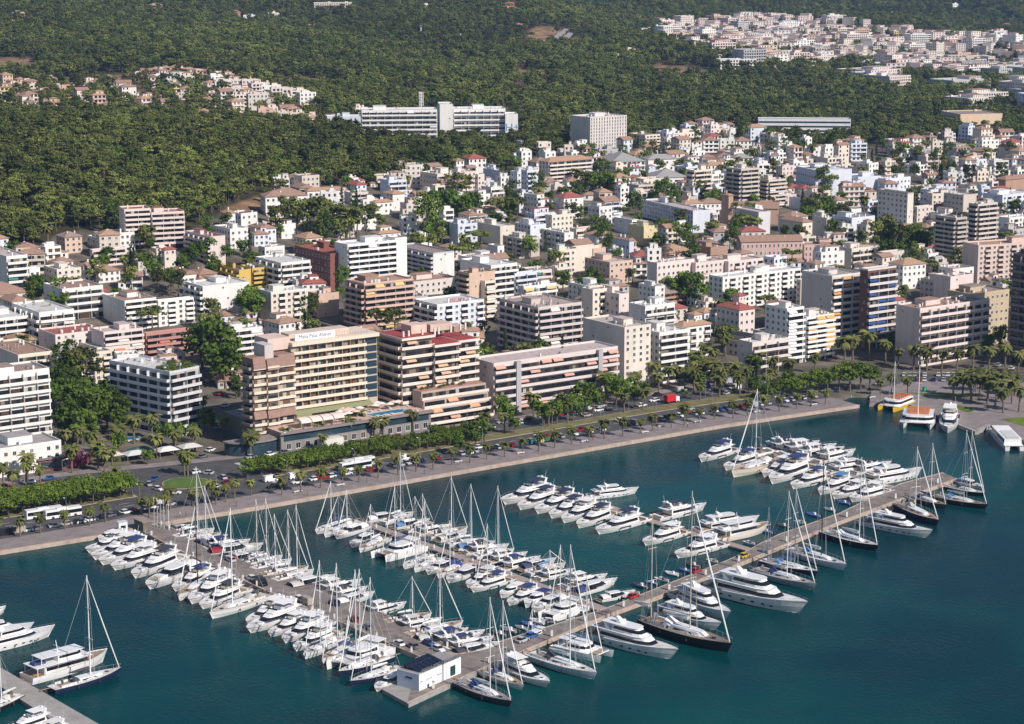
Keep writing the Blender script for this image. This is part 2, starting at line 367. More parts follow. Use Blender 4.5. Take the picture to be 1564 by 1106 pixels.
def land():
    ys = [560.0]
    while ys[-1] < 9000: ys.append(ys[-1] + max(7.0, (ys[-1] - 500) * .017))
    ys = np.array(ys); us = np.linspace(-1.05, 1.05, 240); us = np.sign(us) * (np.abs(us) ** 1.25)
    X = us[None, :] * .45 * ys[:, None]; Y = np.repeat(ys[:, None], len(us), 1)
    z, sd = terrain(X.ravel(), Y.ravel())
    z = np.where(sd < 12, -6, z)
    x, y = X.ravel(), Y.ravel()
    d = y * cP + (CH - z) * sP; u = 782 + F * x / d; v = 553 - F * (y * sP - (CH - z) * cP) / d
    c = np.zeros((len(x), 4), np.float32); c[:] = (.055, .052, .026, 1)
    c[inpoly(URBAN, u, v)] = (.15, .13, .105, 1); c[inpoly(BAND, u, v)] = (.16, .12, .075, 1); c[inpoly(CAMPUS, u, v)] = (.09, .08, .05, 1)
    c[inpoly(FARTOWN, u, v)] = (.2, .17, .14, 1); c[inpoly(CLEAR, u, v)] = (.13, .11, .08, 1)
    for p in FIELDS: c[inpoly(p, u, v)] = (.27, .17, .10, 1)
    n, k = len(ys), len(us); i = (np.arange(n - 1)[:, None] * k + np.arange(k - 1)[None, :]).ravel()
    f = np.stack([i, i + 1, i + k + 1, i + k], 1)
    me = bpy.data.meshes.new("ground"); me.vertices.add(len(x)); me.vertices.foreach_set("co", np.stack([x, y, z], 1).ravel())
    me.loops.add(f.size); me.loops.foreach_set("vertex_index", f.ravel()); me.polygons.add(len(f)); me.polygons.foreach_set("loop_start", np.arange(len(f)) * 4); me.polygons.foreach_set("loop_total", np.full(len(f), 4))
    me.update(calc_edges=True)
    a = me.color_attributes.new("cover", 'FLOAT_COLOR', 'POINT'); a.data.foreach_set("color", c.ravel())
    m = bpy.data.materials.new("ground_cover"); m.use_nodes = True; t = m.node_tree; N = t.nodes; L = t.links; bs = N["Principled BSDF"]; bs.inputs["Roughness"].default_value = .95
    bs.inputs["Specular IOR Level"].default_value = .1
    at = N.new("ShaderNodeAttribute"); at.attribute_name = "cover"
    tc = N.new("ShaderNodeTexCoord"); nz = N.new("ShaderNodeTexNoise"); nz.inputs["Scale"].default_value = .08; nz.inputs["Detail"].default_value = 8; L.new(tc.outputs["Object"], nz.inputs[0])
    mr = N.new("ShaderNodeMapRange"); mr.inputs[1].default_value = .3; mr.inputs[2].default_value = .7; mr.inputs[3].default_value = .55; mr.inputs[4].default_value = 1.45; L.new(nz.outputs[0], mr.inputs[0])
    vm = N.new("ShaderNodeVectorMath"); vm.operation = 'SCALE'; L.new(at.outputs["Color"], vm.inputs[0]); L.new(mr.outputs[0], vm.inputs["Scale"]); L.new(vm.outputs[0], bs.inputs["Base Color"])
    me.materials.append(m)
    struct(link("ground", me))
land()

# ------------------------------------------------------------------ promenade, roads, lawns
def strip(name, pts0, pts1, z, m, thick=None, mats=None):
    b = MB()
    for i in range(len(pts0) - 1):
        q = [pts0[i], pts0[i + 1], pts1[i + 1], pts1[i]]
        if thick is None: b.face([(p.x, p.y, z) for p in q])
        else: b.prism([(p.x, p.y) for p in q], z - thick, z)
    return struct(link(name, b.mesh(name, [m])))
def o_at(s, table): return float(np.interp(s, [t[0] for t in table], [t[1] for t in table]))
PROM = [(-120, 11), (28, 13), (120, 15), (240, 16.5), (362, 17)]       # back of the promenade
RDA0 = [(-120, 17), (28, 20), (240, 22.5), (362, 22.5)]
MED0 = [(-120, 36), (30, 35.5), (140, 31), (240, 32), (362, 33)]            # median, water side
MED1 = [(-120, 60), (30, 57), (62, 52), (140, 43), (240, 38.5), (362, 44)]        # median, town side
RDB1 = [(-120, 78), (50, 75), (115, 62), (250, 52), (362, 66)]
SS = list(np.arange(-110, 361.1, 9.5))
def spts(tab, ss=SS, add=0): return [S(s, (tab if isinstance(tab, (int, float)) else o_at(s, tab)) + add) for s in ss]
# quay wall with its kerb, paved promenade
b = MB()
for i in range(len(SS) - 1):
    q0 = spts(0, SS[i:i + 2]); q1 = spts(.8, SS[i:i + 2])
    b.prism([(p.x, p.y) for p in (q0[0], q0[1], q1[1], q1[0])], -5, 1.28)
struct(link("quay_kerb", b.mesh("quay_kerb", [CURB])))
b = MB()
for i in range(len(SS) - 1):
    q0 = spts(.8, SS[i:i + 2]); q1 = spts(PROM, SS[i:i + 2])
    b.prism([(p.x, p.y) for p in (q0[0], q0[1], q1[1], q1[0])], -5, 1.2)
struct(link("promenade", b.mesh("promenade", [PAVE])))
b = MB()
for i in range(len(SS) - 1):
    q0 = spts(PROM, SS[i:i + 2]); q1 = spts(RDB1, SS[i:i + 2])
    b.prism([(p.x, p.y) for p in (q0[0], q0[1], q1[1], q1[0])], -5, 1.06)
struct(link("road", b.mesh("road", [ASPH])))
# pavement before the buildings
b = MB()
for i in range(len(SS) - 1):
    q0 = spts(RDB1, SS[i:i + 2]); q1 = spts(RDB1, SS[i:i + 2], 5)
    b.prism([(p.x, p.y) for p in (q0[0], q0[1], q1[1], q1[0])], -1, 1.2)
struct(link("pavement", b.mesh("pavement", [PAVE])))
def median(s0, s1, name, m, in0=0, in1=0, z=1.2, tab0=MED0, tab1=MED1):
    ss = list(np.linspace(s0, s1, max(3, int((s1 - s0) / 8))))
    b = MB()
    for i in range(len(ss) - 1):
        q0 = spts(tab0, ss[i:i + 2], in0); q1 = spts(tab1, ss[i:i + 2], -in1)
        b.prism([(p.x, p.y) for p in (q0[0], q0[1], q1[1], q1[0])], .9, z)
    struct(link(name, b.mesh(name, [m])))
median(-110, 62, "median_kerb", CURB, 0, 4, 1.18); median(-109, 61, "median_lawn", GRASSD, .4, 4.4, 1.21)
median(112, 361, "median_kerb", CURB, 0, 0, 1.18); median(113, 360, "median_lawn", GRASSD, .4, .4, 1.21)
# roundabout
RB = T(284, 739); RB.z = 1.06
def disc(name, c, r, z0, z1, m, n=48):
    b = MB(); b.prism([(c.x + r * math.cos(2 * math.pi * i / n), c.y + r * math.sin(2 * math.pi * i / n)) for i in range(n)], z0, z1); return struct(link(name, b.mesh(name, [m])))
disc("roundabout_apron", RB, 15, .9, 1.065, ASPH); disc("roundabout_kerb", RB, 8.0, .9, 1.24, CURB); disc("roundabout_lawn", RB, 7.6, .9, 1.30, GRASS)
# painted lane lines
b = MB()
for tab, add in ((MED0, -5.8), (MED0, -9.2), (MED1, 5.5), (MED1, 9)):
    for s in np.arange(-100, 355, 7.0):
        if 64 < s < 108: continue
        p = S(s, o_at(s, tab) + add); q = S(s + 2.6, o_at(s + 2.6, tab) + add); n = Vector((-(q - p).y, (q - p).x, 0)).normalized() * .09
        b.face([(p.x - n.x, p.y - n.y, 1.068), (q.x - n.x, q.y - n.y, 1.068), (q.x + n.x, q.y + n.y, 1.068), (p.x + n.x, p.y + n.y, 1.068)])
for s0, tab in ((66, MED0), (108, MED0), (110, MED1)):
    for k in range(7):
        p = S(s0, o_at(s0, tab) - 3 - k * 1.1 if tab is MED0 else o_at(s0, tab) + 3 + k * 1.1)
        d = Vector((math.cos(SH_ANG), math.sin(SH_ANG), 0)); n = Vector((-d.y, d.x, 0)) * .28
        q = p + d * 3.2
        b.face([(p.x - n.x, p.y - n.y, 1.07), (q.x - n.x, q.y - n.y, 1.07), (q.x + n.x, q.y + n.y, 1.07), (p.x + n.x, p.y + n.y, 1.07)])
struct(link("road_markings", b.mesh("road_markings", [LINE])))
# hook pier and square at the right end
def poly_px(pts, z): return [(p.x, p.y) for p in (G(u, v, z) for u, v in pts)]
b = MB(); b.prism(poly_px([(1328, 617), (1379, 612), (1494, 659), (1513, 649), (1600, 690), (1900, 735), (1900, 560), (1420, 575), (1330, 596)], 1.2), -5, 1.2)
struct(link("square_paving", b.mesh("square_paving", [PAVE])))
b = MB(); b.prism(poly_px([(1374, 612.3), (1379, 612), (1494, 659), (1489, 659.4)], 1.22), -4, 1.32); b.prism(poly_px([(1494, 659), (1513, 649), (1508, 648), (1491, 656)], 1.22), -4, 1.32)
struct(link("quay_kerb", b.mesh("hook_kerb", [CONC])))
b = MB(); b.prism(poly_px([(1385, 600), (1480, 601), (1500, 606), (1440, 607)], 1.24), 1, 1.26); b.prism(poly_px([(1436, 617), (1452, 616), (1490, 626), (1480, 630)], 1.24), 1, 1.26)
b.prism(poly_px([(1528, 640), (1600, 634), (1700, 660), (1600, 662)], 1.24), 1, 1.26)
struct(link("square_lawn", b.mesh("square_lawn", [LEAFB])))
b = MB(); b.prism(poly_px([(1362, 590), (1380, 582), (1470, 580), (1900, 600), (1900, 560), (1360, 572)], 1.25), 1, 1.235)
struct(link("car_park", b.mesh("car_park", [ASPH])))

# ------------------------------------------------------------------ piers
PW = dict(left=[(206, 806), (277, 843), (369, 886), (420, 909), (500, 942), (577, 976), (640, 1003)], right=[(236, 794), (265, 808), (340, 838), (428, 871), (520, 906), (608, 948), (700, 993)])
RO = [(622, 1074), (733, 1022), (860, 968), (917, 943), (1013, 908), (1087, 878), (1153, 851), (1280, 798), (1379, 761), (1462, 731)]
RI = [(640, 1003), (706, 998), (820, 962), (914, 934), (980, 908), (1037, 885), (1126, 850), (1179, 820), (1280, 785), (1377, 738), (1440, 722)]
def pier(name, a, c, z, m, thick, kerb=None):
    A = [G(u, v, z) for u, v in a]; C = [G(u, v, z) for u, v in c]
    n = 24
    def res(P):
        L = [0]
        for p, q in zip(P, P[1:]): L.append(L[-1] + (q - p).length)
        return [Vector([np.interp(t, L, [p[k] for p in P]) for k in range(3)]) for t in np.linspace(0, L[-1], n)]
    A, C = res(A), res(C)
    b = MB()
    for i in range(n - 1): b.prism([(p.x, p.y) for p in (A[i], A[i + 1], C[i + 1], C[i])], z - thick, z, bot=True)
    if kerb:
        for P, Q in ((A, C), (C, A)):
            for i in range(n - 1):
                d0 = (Q[i] - P[i]).normalized() * kerb; d1 = (Q[i + 1] - P[i + 1]).normalized() * kerb
                b.prism([(p.x, p.y) for p in (P[i] - d0 * .1, P[i + 1] - d1 * .1, P[i + 1] + d1, P[i] + d0)], z - thick - .05, z + .16, 1)
    return struct(link(name, b.mesh(name, [m, CURB])))
pier("road_pier", PW['left'], PW['right'], 1.1, PIERM, 2.4, .45)
pier("long_pier", RO, RI, 1.08, PIERM, 1.5, .4)
b = MB(); b.prism(poly_px([(584, 1053), (624, 1075), (740, 1021), (716, 992), (640, 1001), (606, 1028)], 1.05), -2.6, 1.05)
struct(link("pier_head", b.mesh("pier_head", [CONC])))
def line_pier(name, pts, w, z):
    P = [G(u, v, z) for u, v in pts]; b = MB()
    for p, q in zip(P, P[1:]):
        d = (q - p).normalized(); n = Vector((-d.y, d.x, 0)) * w / 2
        b.prism([((p + n).x, (p + n).y), ((q + n).x, (q + n).y), ((q - n).x, (q - n).y), ((p - n).x, (p - n).y)], z - .5, z, bot=True)
    return struct(link(name, b.mesh(name, [PLANK])))
line_pier("middle_pontoon", [(553, 797), (760, 871)], 3.4, .8); line_pier("middle_pontoon", [(761, 871.4), (920, 930)], 3.8, .8)
line_pier("upper_pontoon", [(836, 740), (980, 791)], 3.0, .75); line_pier("upper_pontoon", [(981, 791.4), (1144, 839)], 3.2, .75)
line_pier("far_pontoon", [(1160, 688), (1392, 752)], 3.2, .75)
b = MB(); b.prism(poly_px([(-60, 985), (0, 1019), (165, 1114), (118, 1124), (0, 1048), (-60, 1012)], 1.0), -1.4, 1.0)
struct(link("near_pontoon", b.mesh("near_pontoon", [CONC])))
# outer jetty supports along the long pier
b = MB()
for k in range(len(RO) - 1):
    for t in (0.1, .45, .8):
        u = RO[k][0] * (1 - t) + RO[k + 1][0] * t; v = RO[k][1] * (1 - t) + RO[k + 1][1] * t
        p = G(u, v, 0); b.box(p.x - 1.4, p.x + 1.4, p.y - .9, p.y + 1.4, -3, .75)
struct(link("pier_footings", b.mesh("pier_footings", [CURB])))
# ------------------------------------------------------------------ plants
def leaf_crown(rng, clumps, per, size, flat=1.0):
    """clumps: list of (x, y, z, radius); leaf-sized quads spread through each clump"""
    V = []; Fc = []
    for (x, y, z, r) in clumps:
        for _ in range(per):
            d = Vector((rng.gauss(0, 1), rng.gauss(0, 1), rng.gauss(0, 1))).normalized(); q = r * (rng.random() ** .4)
            c = Vector((x, y, z)) + Vector((d.x * q, d.y * q, d.z * q * .75 * flat))
            n = (d + Vector((rng.gauss(0, .5), rng.gauss(0, .5), rng.gauss(.4, .5)))).normalized()
            a = n.orthogonal().normalized(); a.rotate(Matrix.Rotation(rng.random() * 6.3, 3, n)); e = n.cross(a); s = size * rng.uniform(.6, 1.3)
            k = len(V); V += [tuple(c + a * s), tuple(c + e * s * .8), tuple(c - a * s), tuple(c - e * s * .8)]; Fc.append((k, k + 1, k + 2, k + 3))
    me = bpy.data.meshes.new("crown"); me.from_pydata(V, [], Fc); return me
def trunk_mesh(rng, h, r, limbs, tips=None, m=None):
    b = MB(); bend = Vector((rng.gauss(0, .25), rng.gauss(0, .25), 0))
    p = [Vector((0, 0, -.6)), Vector((0, 0, h * .5)) + bend * .5, Vector((0, 0, h)) + bend]
    b.tube(p[0], p[1], r, r * .8, 6); b.tube(p[1], p[2], r * .8, r * .55, 6)
    for t in (tips or []): b.tube(p[2], t, r * .5, r * .15, 4)
    return b.mesh("trunk", [m or BARK])
KINDS = {}
def make_kind(kind, seed):
    rng = random.Random(seed); cl = []
    if kind == 'broad':
        H = 7.5; 
        for i in range(22):
            a = rng.random() * 6.28; q = rng.random() ** .5 * 2.6; zz = rng.uniform(-1, 1); cl.append((q * math.cos(a) * (1 - abs(zz) * .35), q * math.sin(a) * (1 - abs(zz) * .35), 4.6 + zz * 1.9, rng.uniform(.8, 1.35)))
        cr = leaf_crown(rng, cl, 46, .30); tr = trunk_mesh(rng, 3.0, .24, 4, [Vector(c[:3]) for c in cl[:6]]); lm = LEAF
    elif kind == 'clip':
        for i in range(18):
            a = rng.random() * 6.28; q = rng.random() ** .5 * 2.3; cl.append((q * math.cos(a), q * math.sin(a), rng.uniform(2.7, 4.4), rng.uniform(.8, 1.1)))
        cr = leaf_crown(rng, cl, 52, .24); tr = trunk_mesh(rng, 2.4, .2, 4, [Vector(c[:3]) for c in cl[:5]]); lm = LEAFB
    elif kind == 'pine':
        for i in range(20):
            a = rng.random() * 6.28; q = rng.random() ** .5 * 3.2; zz = rng.random(); cl.append((q * math.cos(a) * (1.1 - zz * .6), q * math.sin(a) * (1.1 - zz * .6), 4.2 + zz * 4.6, rng.uniform(.8, 1.5)))
        cr = leaf_crown(rng, cl, 36, .34, .7); tr = trunk_mesh(rng, 4.6, .26, 4, [Vector(c[:3]) for c in cl[:8]]); lm = PINE
    elif kind == 'umbrella':
        for i in range(22):
            a = rng.random() * 6.28; q = rng.random() ** .5 * 3.9; cl.append((q * math.cos(a), q * math.sin(a), 7.0 + rng.uniform(-.6, .9) - q * .12, rng.uniform(.8, 1.4)))
        cr = leaf_crown(rng, cl, 38, .34, .6); tr = trunk_mesh(rng, 5.6, .28, 4, [Vector(c[:3]) for c in cl[:8]]); lm = PINE
    elif kind == 'poplar':
        for i in range(26):
            zz = rng.random(); a = rng.random() * 6.28; q = rng.random() ** .5 * 2.6 * (.5 + 1.4 * zz * (1.25 - zz)); cl.append((q * math.cos(a), q * math.sin(a), 2 + zz * 11, rng.uniform(.9, 1.5)))
        cr = leaf_crown(rng, cl, 42, .34); tr = trunk_mesh(rng, 4, .3, 4, [Vector(c[:3]) for c in cl[:6]]); lm = LEAF
    elif kind == 'cypress':
        for i in range(16):
            zz = i / 15; cl.append((rng.gauss(0, .1), rng.gauss(0, .1), .8 + zz * 8, .9 * (1 - zz) ** .6 + .15))
        cr = leaf_crown(rng, cl, 36, .22); tr = trunk_mesh(rng, 2, .15, 4); lm = CYPR
    elif kind == 'shrub':
        for i in range(7):
            a = rng.random() * 6.28; q = rng.random() ** .5 * 1.0; cl.append((q * math.cos(a), q * math.sin(a), rng.uniform(.5, 1.1), rng.uniform(.5, .8)))
        cr = leaf_crown(rng, cl, 40, .17); tr = trunk_mesh(rng, .5, .06, 4); lm = LEAFB
    elif kind == 'flower':
        for i in range(9):
            a = rng.random() * 6.28; q = rng.random() ** .5 * 2; cl.append((q * math.cos(a), q * math.sin(a), rng.uniform(.8, 3), rng.uniform(.6, 1.1)))
        cr = leaf_crown(rng, cl, 40, .22); tr = trunk_mesh(rng, 1, .08, 4); lm = FLOW
    elif kind == 'palm':
        h = 6.0; b = MB(); lean = Vector((rng.gauss(0, .3), rng.gauss(0, .3), 0)); pts = [lean * (t * t) + Vector((0, 0, -.4 + (h + .4) * t)) for t in (0, .35, .7, 1)]
        for i in range(3): b.tube(pts[i], pts[i + 1], .30 - .03 * i, .27 - .03 * i, 7)
        top = pts[-1]; b.tube(top - Vector((0, 0, .5)), top + Vector((0, 0, .3)), .34, .42, 7)
        tr = b.mesh("trunk", [PALMB]); V = []; Fc = []
        for i in range(46):
            a = i * 2.399 + rng.gauss(0, .1); el = rng.uniform(-.55, 1.25); L = rng.uniform(2.5, 3.4); d = Vector((math.cos(a), math.sin(a), 0)); sd = Vector((-d.y, d.x, 0)); p = top + Vector((0, 0, .3)); prev = None
            for k in range(6):
                t = k / 5; e = el - t * 1.55; 
                if k: p = p + (d * math.cos(e) + Vector((0, 0, math.sin(e)))) * L / 5
                wd = .5 * math.sin(math.pi * min(1, .15 + t * .85)) + .03; dn = Vector((0, 0, -wd * .55))
                cur = (p.copy(), p + sd * wd + dn, p - sd * wd + dn)
                if prev:
                    n = len(V); V += [tuple(q) for q in (prev[0], cur[0], cur[1], prev[1])]; Fc.append((n, n + 1, n + 2, n + 3))
                    n = len(V); V += [tuple(q) for q in (prev[0], prev[2], cur[2], cur[0])]; Fc.append((n, n + 1, n + 2, n + 3))
                prev = cur
        cr = bpy.data.meshes.new("crown"); cr.from_pydata(V, [], Fc); lm = PALML
    cr.materials.append(lm); return tr, cr
NAMES = dict(broad='broadleaf_tree', clip='clipped_tree', pine='pine_tree', umbrella='umbrella_pine', poplar='poplar_tree', cypress='cypress_tree', shrub='shrub', flower='bougainvillea_bush', palm='palm_tree')
CATS = dict(broad='tree', clip='tree', pine='tree', umbrella='tree', poplar='tree', cypress='tree', shrub='shrub', flower='bush', palm='palm tree')
BASE = dict(broad='leafy green broadleaf tree', clip='round clipped green tree', pine='dark green pine tree', umbrella='flat-topped green pine', poplar='tall leafy poplar', cypress='slim dark cypress', shrub='low green shrub', flower='purple-flowering bush', palm='date palm with arching fronds')
def plant(kind, p, scale=1.0, label=None, group=None, base=None, sz=None):
    if kind not in KINDS: KINDS[kind] = [make_kind(kind, 100 + 7 * i) for i in range(4 if kind in ('palm', 'broad', 'pine') else 3)]
    tr, cr = R.choice(KINDS[kind])
    s = scale * R.uniform(.92, 1.08); o = thing(NAMES[kind], label or '', CATS[kind], p, R.random() * 6.28, group)
    o.scale = (s, s, s * (sz or 1))
    link("trunk", tr, o); link("crown", cr, o)
    if not label: pend(o, base or BASE[kind])
    return o

# ------------------------------------------------------------------ the woods (nobody could count them): one object, instanced tree kinds
PROT = bpy.data.collections.new("forest_tree_kinds")
def prot(kind, seed):
    tr, cr = make_kind(kind, seed)
    n = len(cr.vertices); V = [tuple(v.co) for v in cr.vertices] + [tuple(v.co) for v in tr.vertices]
    Fc = [tuple(p.vertices) for p in cr.polygons] + [tuple(i + n for i in p.vertices) for p in tr.polygons]
    me = bpy.data.meshes.new("forest_tree"); me.from_pydata(V, [], Fc); me.materials.append(cr.materials[0]); me.materials.append(BARK)
    me.polygons.foreach_set("material_index", [0] * len(cr.polygons) + [1] * len(tr.polygons))
    o = bpy.data.objects.new("forest_tree", me); PROT.objects.link(o)
for k, sd in (('pine', 1), ('pine', 2), ('pine', 3), ('umbrella', 4), ('broad', 5), ('pine', 6), ('pine', 8)): prot(k, sd)
def in_px(p, polys): return any(inpoly(q, p[0], p[1]) for q in polys)
def forest_points():
    rg = np.random.default_rng(5); out = []
    for y0, y1, sp, sc0 in ((960, 1350, 6.0, 1.22), (1350, 1750, 6.2, 1.2), (1750, 2600, 7.6, 1.3), (2600, 3600, 8.0, 1.2), (3600, 6200, 11.5, 1.6)):
        wdt = .255; n = int(wdt * (y1 ** 2 - y0 ** 2) / (sp * sp))
        y = np.sqrt(rg.uniform(y0 ** 2, y1 ** 2, n)); x = rg.uniform(-wdt, wdt, n) * y
        z, sd = terrain(x, y); d = y * cP + (CH - z) * sP; u = 782 + F * x / d; v = 553 - F * (y * sP - (CH - z) * cP) / d
        keep = ~inpoly(URBAN, u, v) & (v > -45) & (v < 420) & (u > -60) & (u < 1625)
        r = rg.random(n)
        pr = np.ones(n); pr[inpoly(BAND, u, v)] = .30; pr[inpoly(FARTOWN, u, v)] = .22; pr[inpoly(CLEAR, u, v)] = .25; pr[inpoly(CAMPUS, u, v)] = .75
        for p in FIELDS: pr[inpoly(p, u, v)] = .02
        # thin spots
        th = np.sin(x / 43 + 1) * np.sin(y / 67) + .6 * np.sin(x / 19 - y / 31)
        pr *= np.where(th > 1.15, .55, 1)
        keep &= r < pr
        s = sc0 * rg.uniform(.6, 1.3, n)
        out.append(np.stack([x, y, z - .3, s], 1)[keep])
    return np.concatenate(out)
# ------------------------------------------------------------------ buildings
PAL = dict(W=(.80, .78, .74), C=(.74, .66, .56), P=(.74, .63, .585), B=(.60, .53, .46), G=(.46, .45, .45), O=(.64, .46, .35), Y=(.62, .43, .11), R=(.24, .09, .07), T=(.40, .25, .18), U=(.68, .71, .78), S=(.68, .61, .56), D=(.10, .09, .09), L=(.72, .62, .36), K=(.52, .26, .22))
CW = dict(W="white", C="cream", P="pinkish", B="beige", G="grey", O="peach-coloured", Y="ochre", R="dark red", T="brown", U="bluish white", S="stone-coloured", D="dark", L="pale yellow", K="rose red")
RC = dict(t=(.34, .21, .155), r=(.33, .10, .08), g=(.34, .32, .31), w=(.62, .60, .57), b=(.30, .23, .20), p=(.52, .43, .40), o=(.42, .26, .17), d=(.12, .10, .10))
NUMW = ["", "one", "two", "three", "four", "five", "six", "seven", "eight", "nine", "ten", "eleven", "twelve", "thirteen", "fourteen"]
FOOT = []
CACHE = {}
def cached(key, fn):
    if key not in CACHE: CACHE[key] = fn()
    return CACHE[key]
def m_window(w, h):
    def f():
        b = MB(); b.box(-w / 2 - .09, w / 2 + .09, -.05, .02, 0, h, 1); b.face([(-w / 2, -.055, .08), (w / 2, -.055, .08), (w / 2, -.055, h - .08), (-w / 2, -.055, h - .08)], 0)
        b.box(-w / 2 - .15, w / 2 + .15, -.16, -.052, -.1, -.001, 1); b.box(-.03, .03, -.075, -.056, .08, h - .08, 1)
        return b.mesh("window", [WIN, LAMPW])
    return cached(('win', w, h), f)
def m_glazing(L, h=2.15, mt=None):
    L = round(L, 1); mt = mt or GLZ
    def f():
        b = MB(); b.box(0, L, -.05, .01, .05, h, 0)
        return b.mesh("glazing", [mt])
    return cached(('glz', L, h, mt.name), f)
def m_balcony(L, d=1.35, hp=.95):
    L = round(L, 1)
    def f():
        b = MB(); b.box(0, L, -d, -.002, -.2, 0); b.box(0, L, -d, -d + .13, .001, hp); b.box(0, .13, -d + .131, -.002, .001, hp); b.box(L - .13, L, -d + .131, -.002, .001, hp)
        return b.mesh("balcony", [PARA])
    return cached(('bal', L, d, hp), f)
def m_awning(w, d=1.5):
    w = round(w, 1)
    def f():
        b = MB(); b.loft([[(0, 0, 2.45), (w, 0, 2.45), (w, 0, 2.38), (0, 0, 2.38)], [(0, -d, 1.55), (w, -d, 1.55), (w, -d, 1.48), (0, -d, 1.48)]]); b.box(0, w, -d - .03, -d + .02, 1.15, 1.5)
        return b.mesh("awning", [CANVAS])
    return cached(('awn', w, d), f)
def m_divider(d=1.25, h=2.7): return cached(('div', d, h), lambda: _box("divider", 0, .14, -d, 0, 0, h, PARA))
def _box(name, x0, x1, y0, y1, z0, z1, m):
    b = MB(); b.box(x0, x1, y0, y1, z0, z1); return b.mesh(name, [m])
def facade(root, side, A, B, H, n, style, col, awn=None, bcol=None, gl=None, near=True, wm=None, base=0.0):
    L = A if side in 'a' else B; sh = (H - base) / n
    if side == 'a': org, rz = Vector((0, 0, 0)), 0.0
    elif side == 'b': org, rz = Vector((0, B, 0)), -math.pi / 2
    else: org, rz = Vector((A, 0, 0)), math.pi / 2
    rot = Matrix.Rotation(rz, 3, 'Z'); bc = bcol or col
    def put(nm, me, x, y, z, c=None, scale=None): return link(nm, me, root, org + rot @ Vector((x, y, 0)) + Vector((0, 0, z)), rz, c, scale)
    if wm is not None:                      # small in the picture: openings inside the wall mesh
        for k in range(n):
            z = base + k * sh
            if style in 'bsc':
                q = [rot @ Vector(p) + org for p in ((.4, -.03, z + .95), (L - .4, -.03, z + .95), (L - .4, -.03, z + sh - .35), (.4, -.03, z + sh - .35))]
                wm.face(q, 1)
                if style in 'bc':
                    bx = [rot @ Vector(p) + org for p in ((.2, -1.0, z - .1), (L - .2, -1.0, z - .1), (L - .2, -.02, z - .1), (.2, -.02, z - .1), (.2, -1.0, z + .85), (L - .2, -1.0, z + .85), (L - .2, -.02, z + .85), (.2, -.02, z + .85))]
                    for fc in ((0, 1, 5, 4), (1, 2, 6, 5), (3, 0, 4, 7), (4, 5, 6, 7), (3, 2, 1, 0)): wm.face([bx[i] for i in fc], 0)
                    for j in range(int(L / 3.2)):
                        x = .4 + j * 3.2
                        q = [rot @ Vector(p) + org for p in ((x, -.05, z + .95), (x + 1.1, -.05, z + .95), (x + 1.1, -.05, z + sh - .35), (x, -.05, z + sh - .35))]; wm.face(q, 0)
            elif style in 'wv':
                nb = max(1, int(L / (3.0 if style == 'w' else 2.1)))
                for j in range(nb):
                    if R.random() < .14: continue
                    x = (j + .5) * L / nb; hw = .62 if style == 'w' else .4
                    q = [rot @ Vector(p) + org for p in ((x - hw, -.03, z + .9), (x + hw, -.03, z + .9), (x + hw, -.03, z + min(2.5, sh - .3)), (x - hw, -.03, z + min(2.5, sh - .3)))]; wm.face(q, 1)
        return
    for k in range(n):
        z = base + k * sh
        if style == 'b' or style == 'g':
            if not (k == 0 and base == 0 and R.random() < .5):
                put("balcony", m_balcony(L - .3), .15, 0, z, bc)
            put("glazing", m_glazing(L - .8, min(2.2, sh - .45), gl), .4, 0, z)
            nb = max(1, int(L / 5.2))
            for j in range(1, nb):
                if style == 'b' and L < 60: put("divider", m_divider(1.22, round(sh - .22, 2)), j * L / nb, -.06, z + .001, bc)
            if awn:
                for j in range(nb):
                    if R.random() < awn[1]: put("awning", m_awning(min(4.6, L / nb - .3)), j * L / nb + .2, -.06, z + max(0, sh - 2.75), awn[0])
        elif style == 'c':
            nb = max(1, round(L / 4.0)); bw = L / nb
            for j in range(nb):
                if j % 2 == (1 if nb > 2 else 0) or nb == 1:
                    put("balcony", m_balcony(bw - .2, 1.15), j * bw + .1, 0, z, bc); put("glazing", m_glazing(bw - .6, min(2.2, sh - .4), gl), j * bw + .3, 0, z)
                else: put("window", m_window(1.3, 1.4), (j + .5) * bw, 0, z + .95)
        elif style == 's':
            put("window_band", m_glazing(L - .6, 1.5, gl or GLASS), .3, 0, z + .95)
        elif style == 'w':
            nb = max(1, round(L / 3.1))
            for j in range(nb):
                if R.random() < .08: continue
                put("window", m_window(1.2, 1.45), (j + .5) * L / nb, 0, z + .85)
        elif style == 'v':
            nb = max(1, round(L / 2.3))
            for j in range(nb): put("window", m_window(.8, 1.9), (j + .5) * L / nb, 0, z + .6)
        elif style == 'n':
            if R.random() < .5: put("window", m_window(.8, 1.0), R.uniform(.2, .8) * L, 0, z + 1.2)
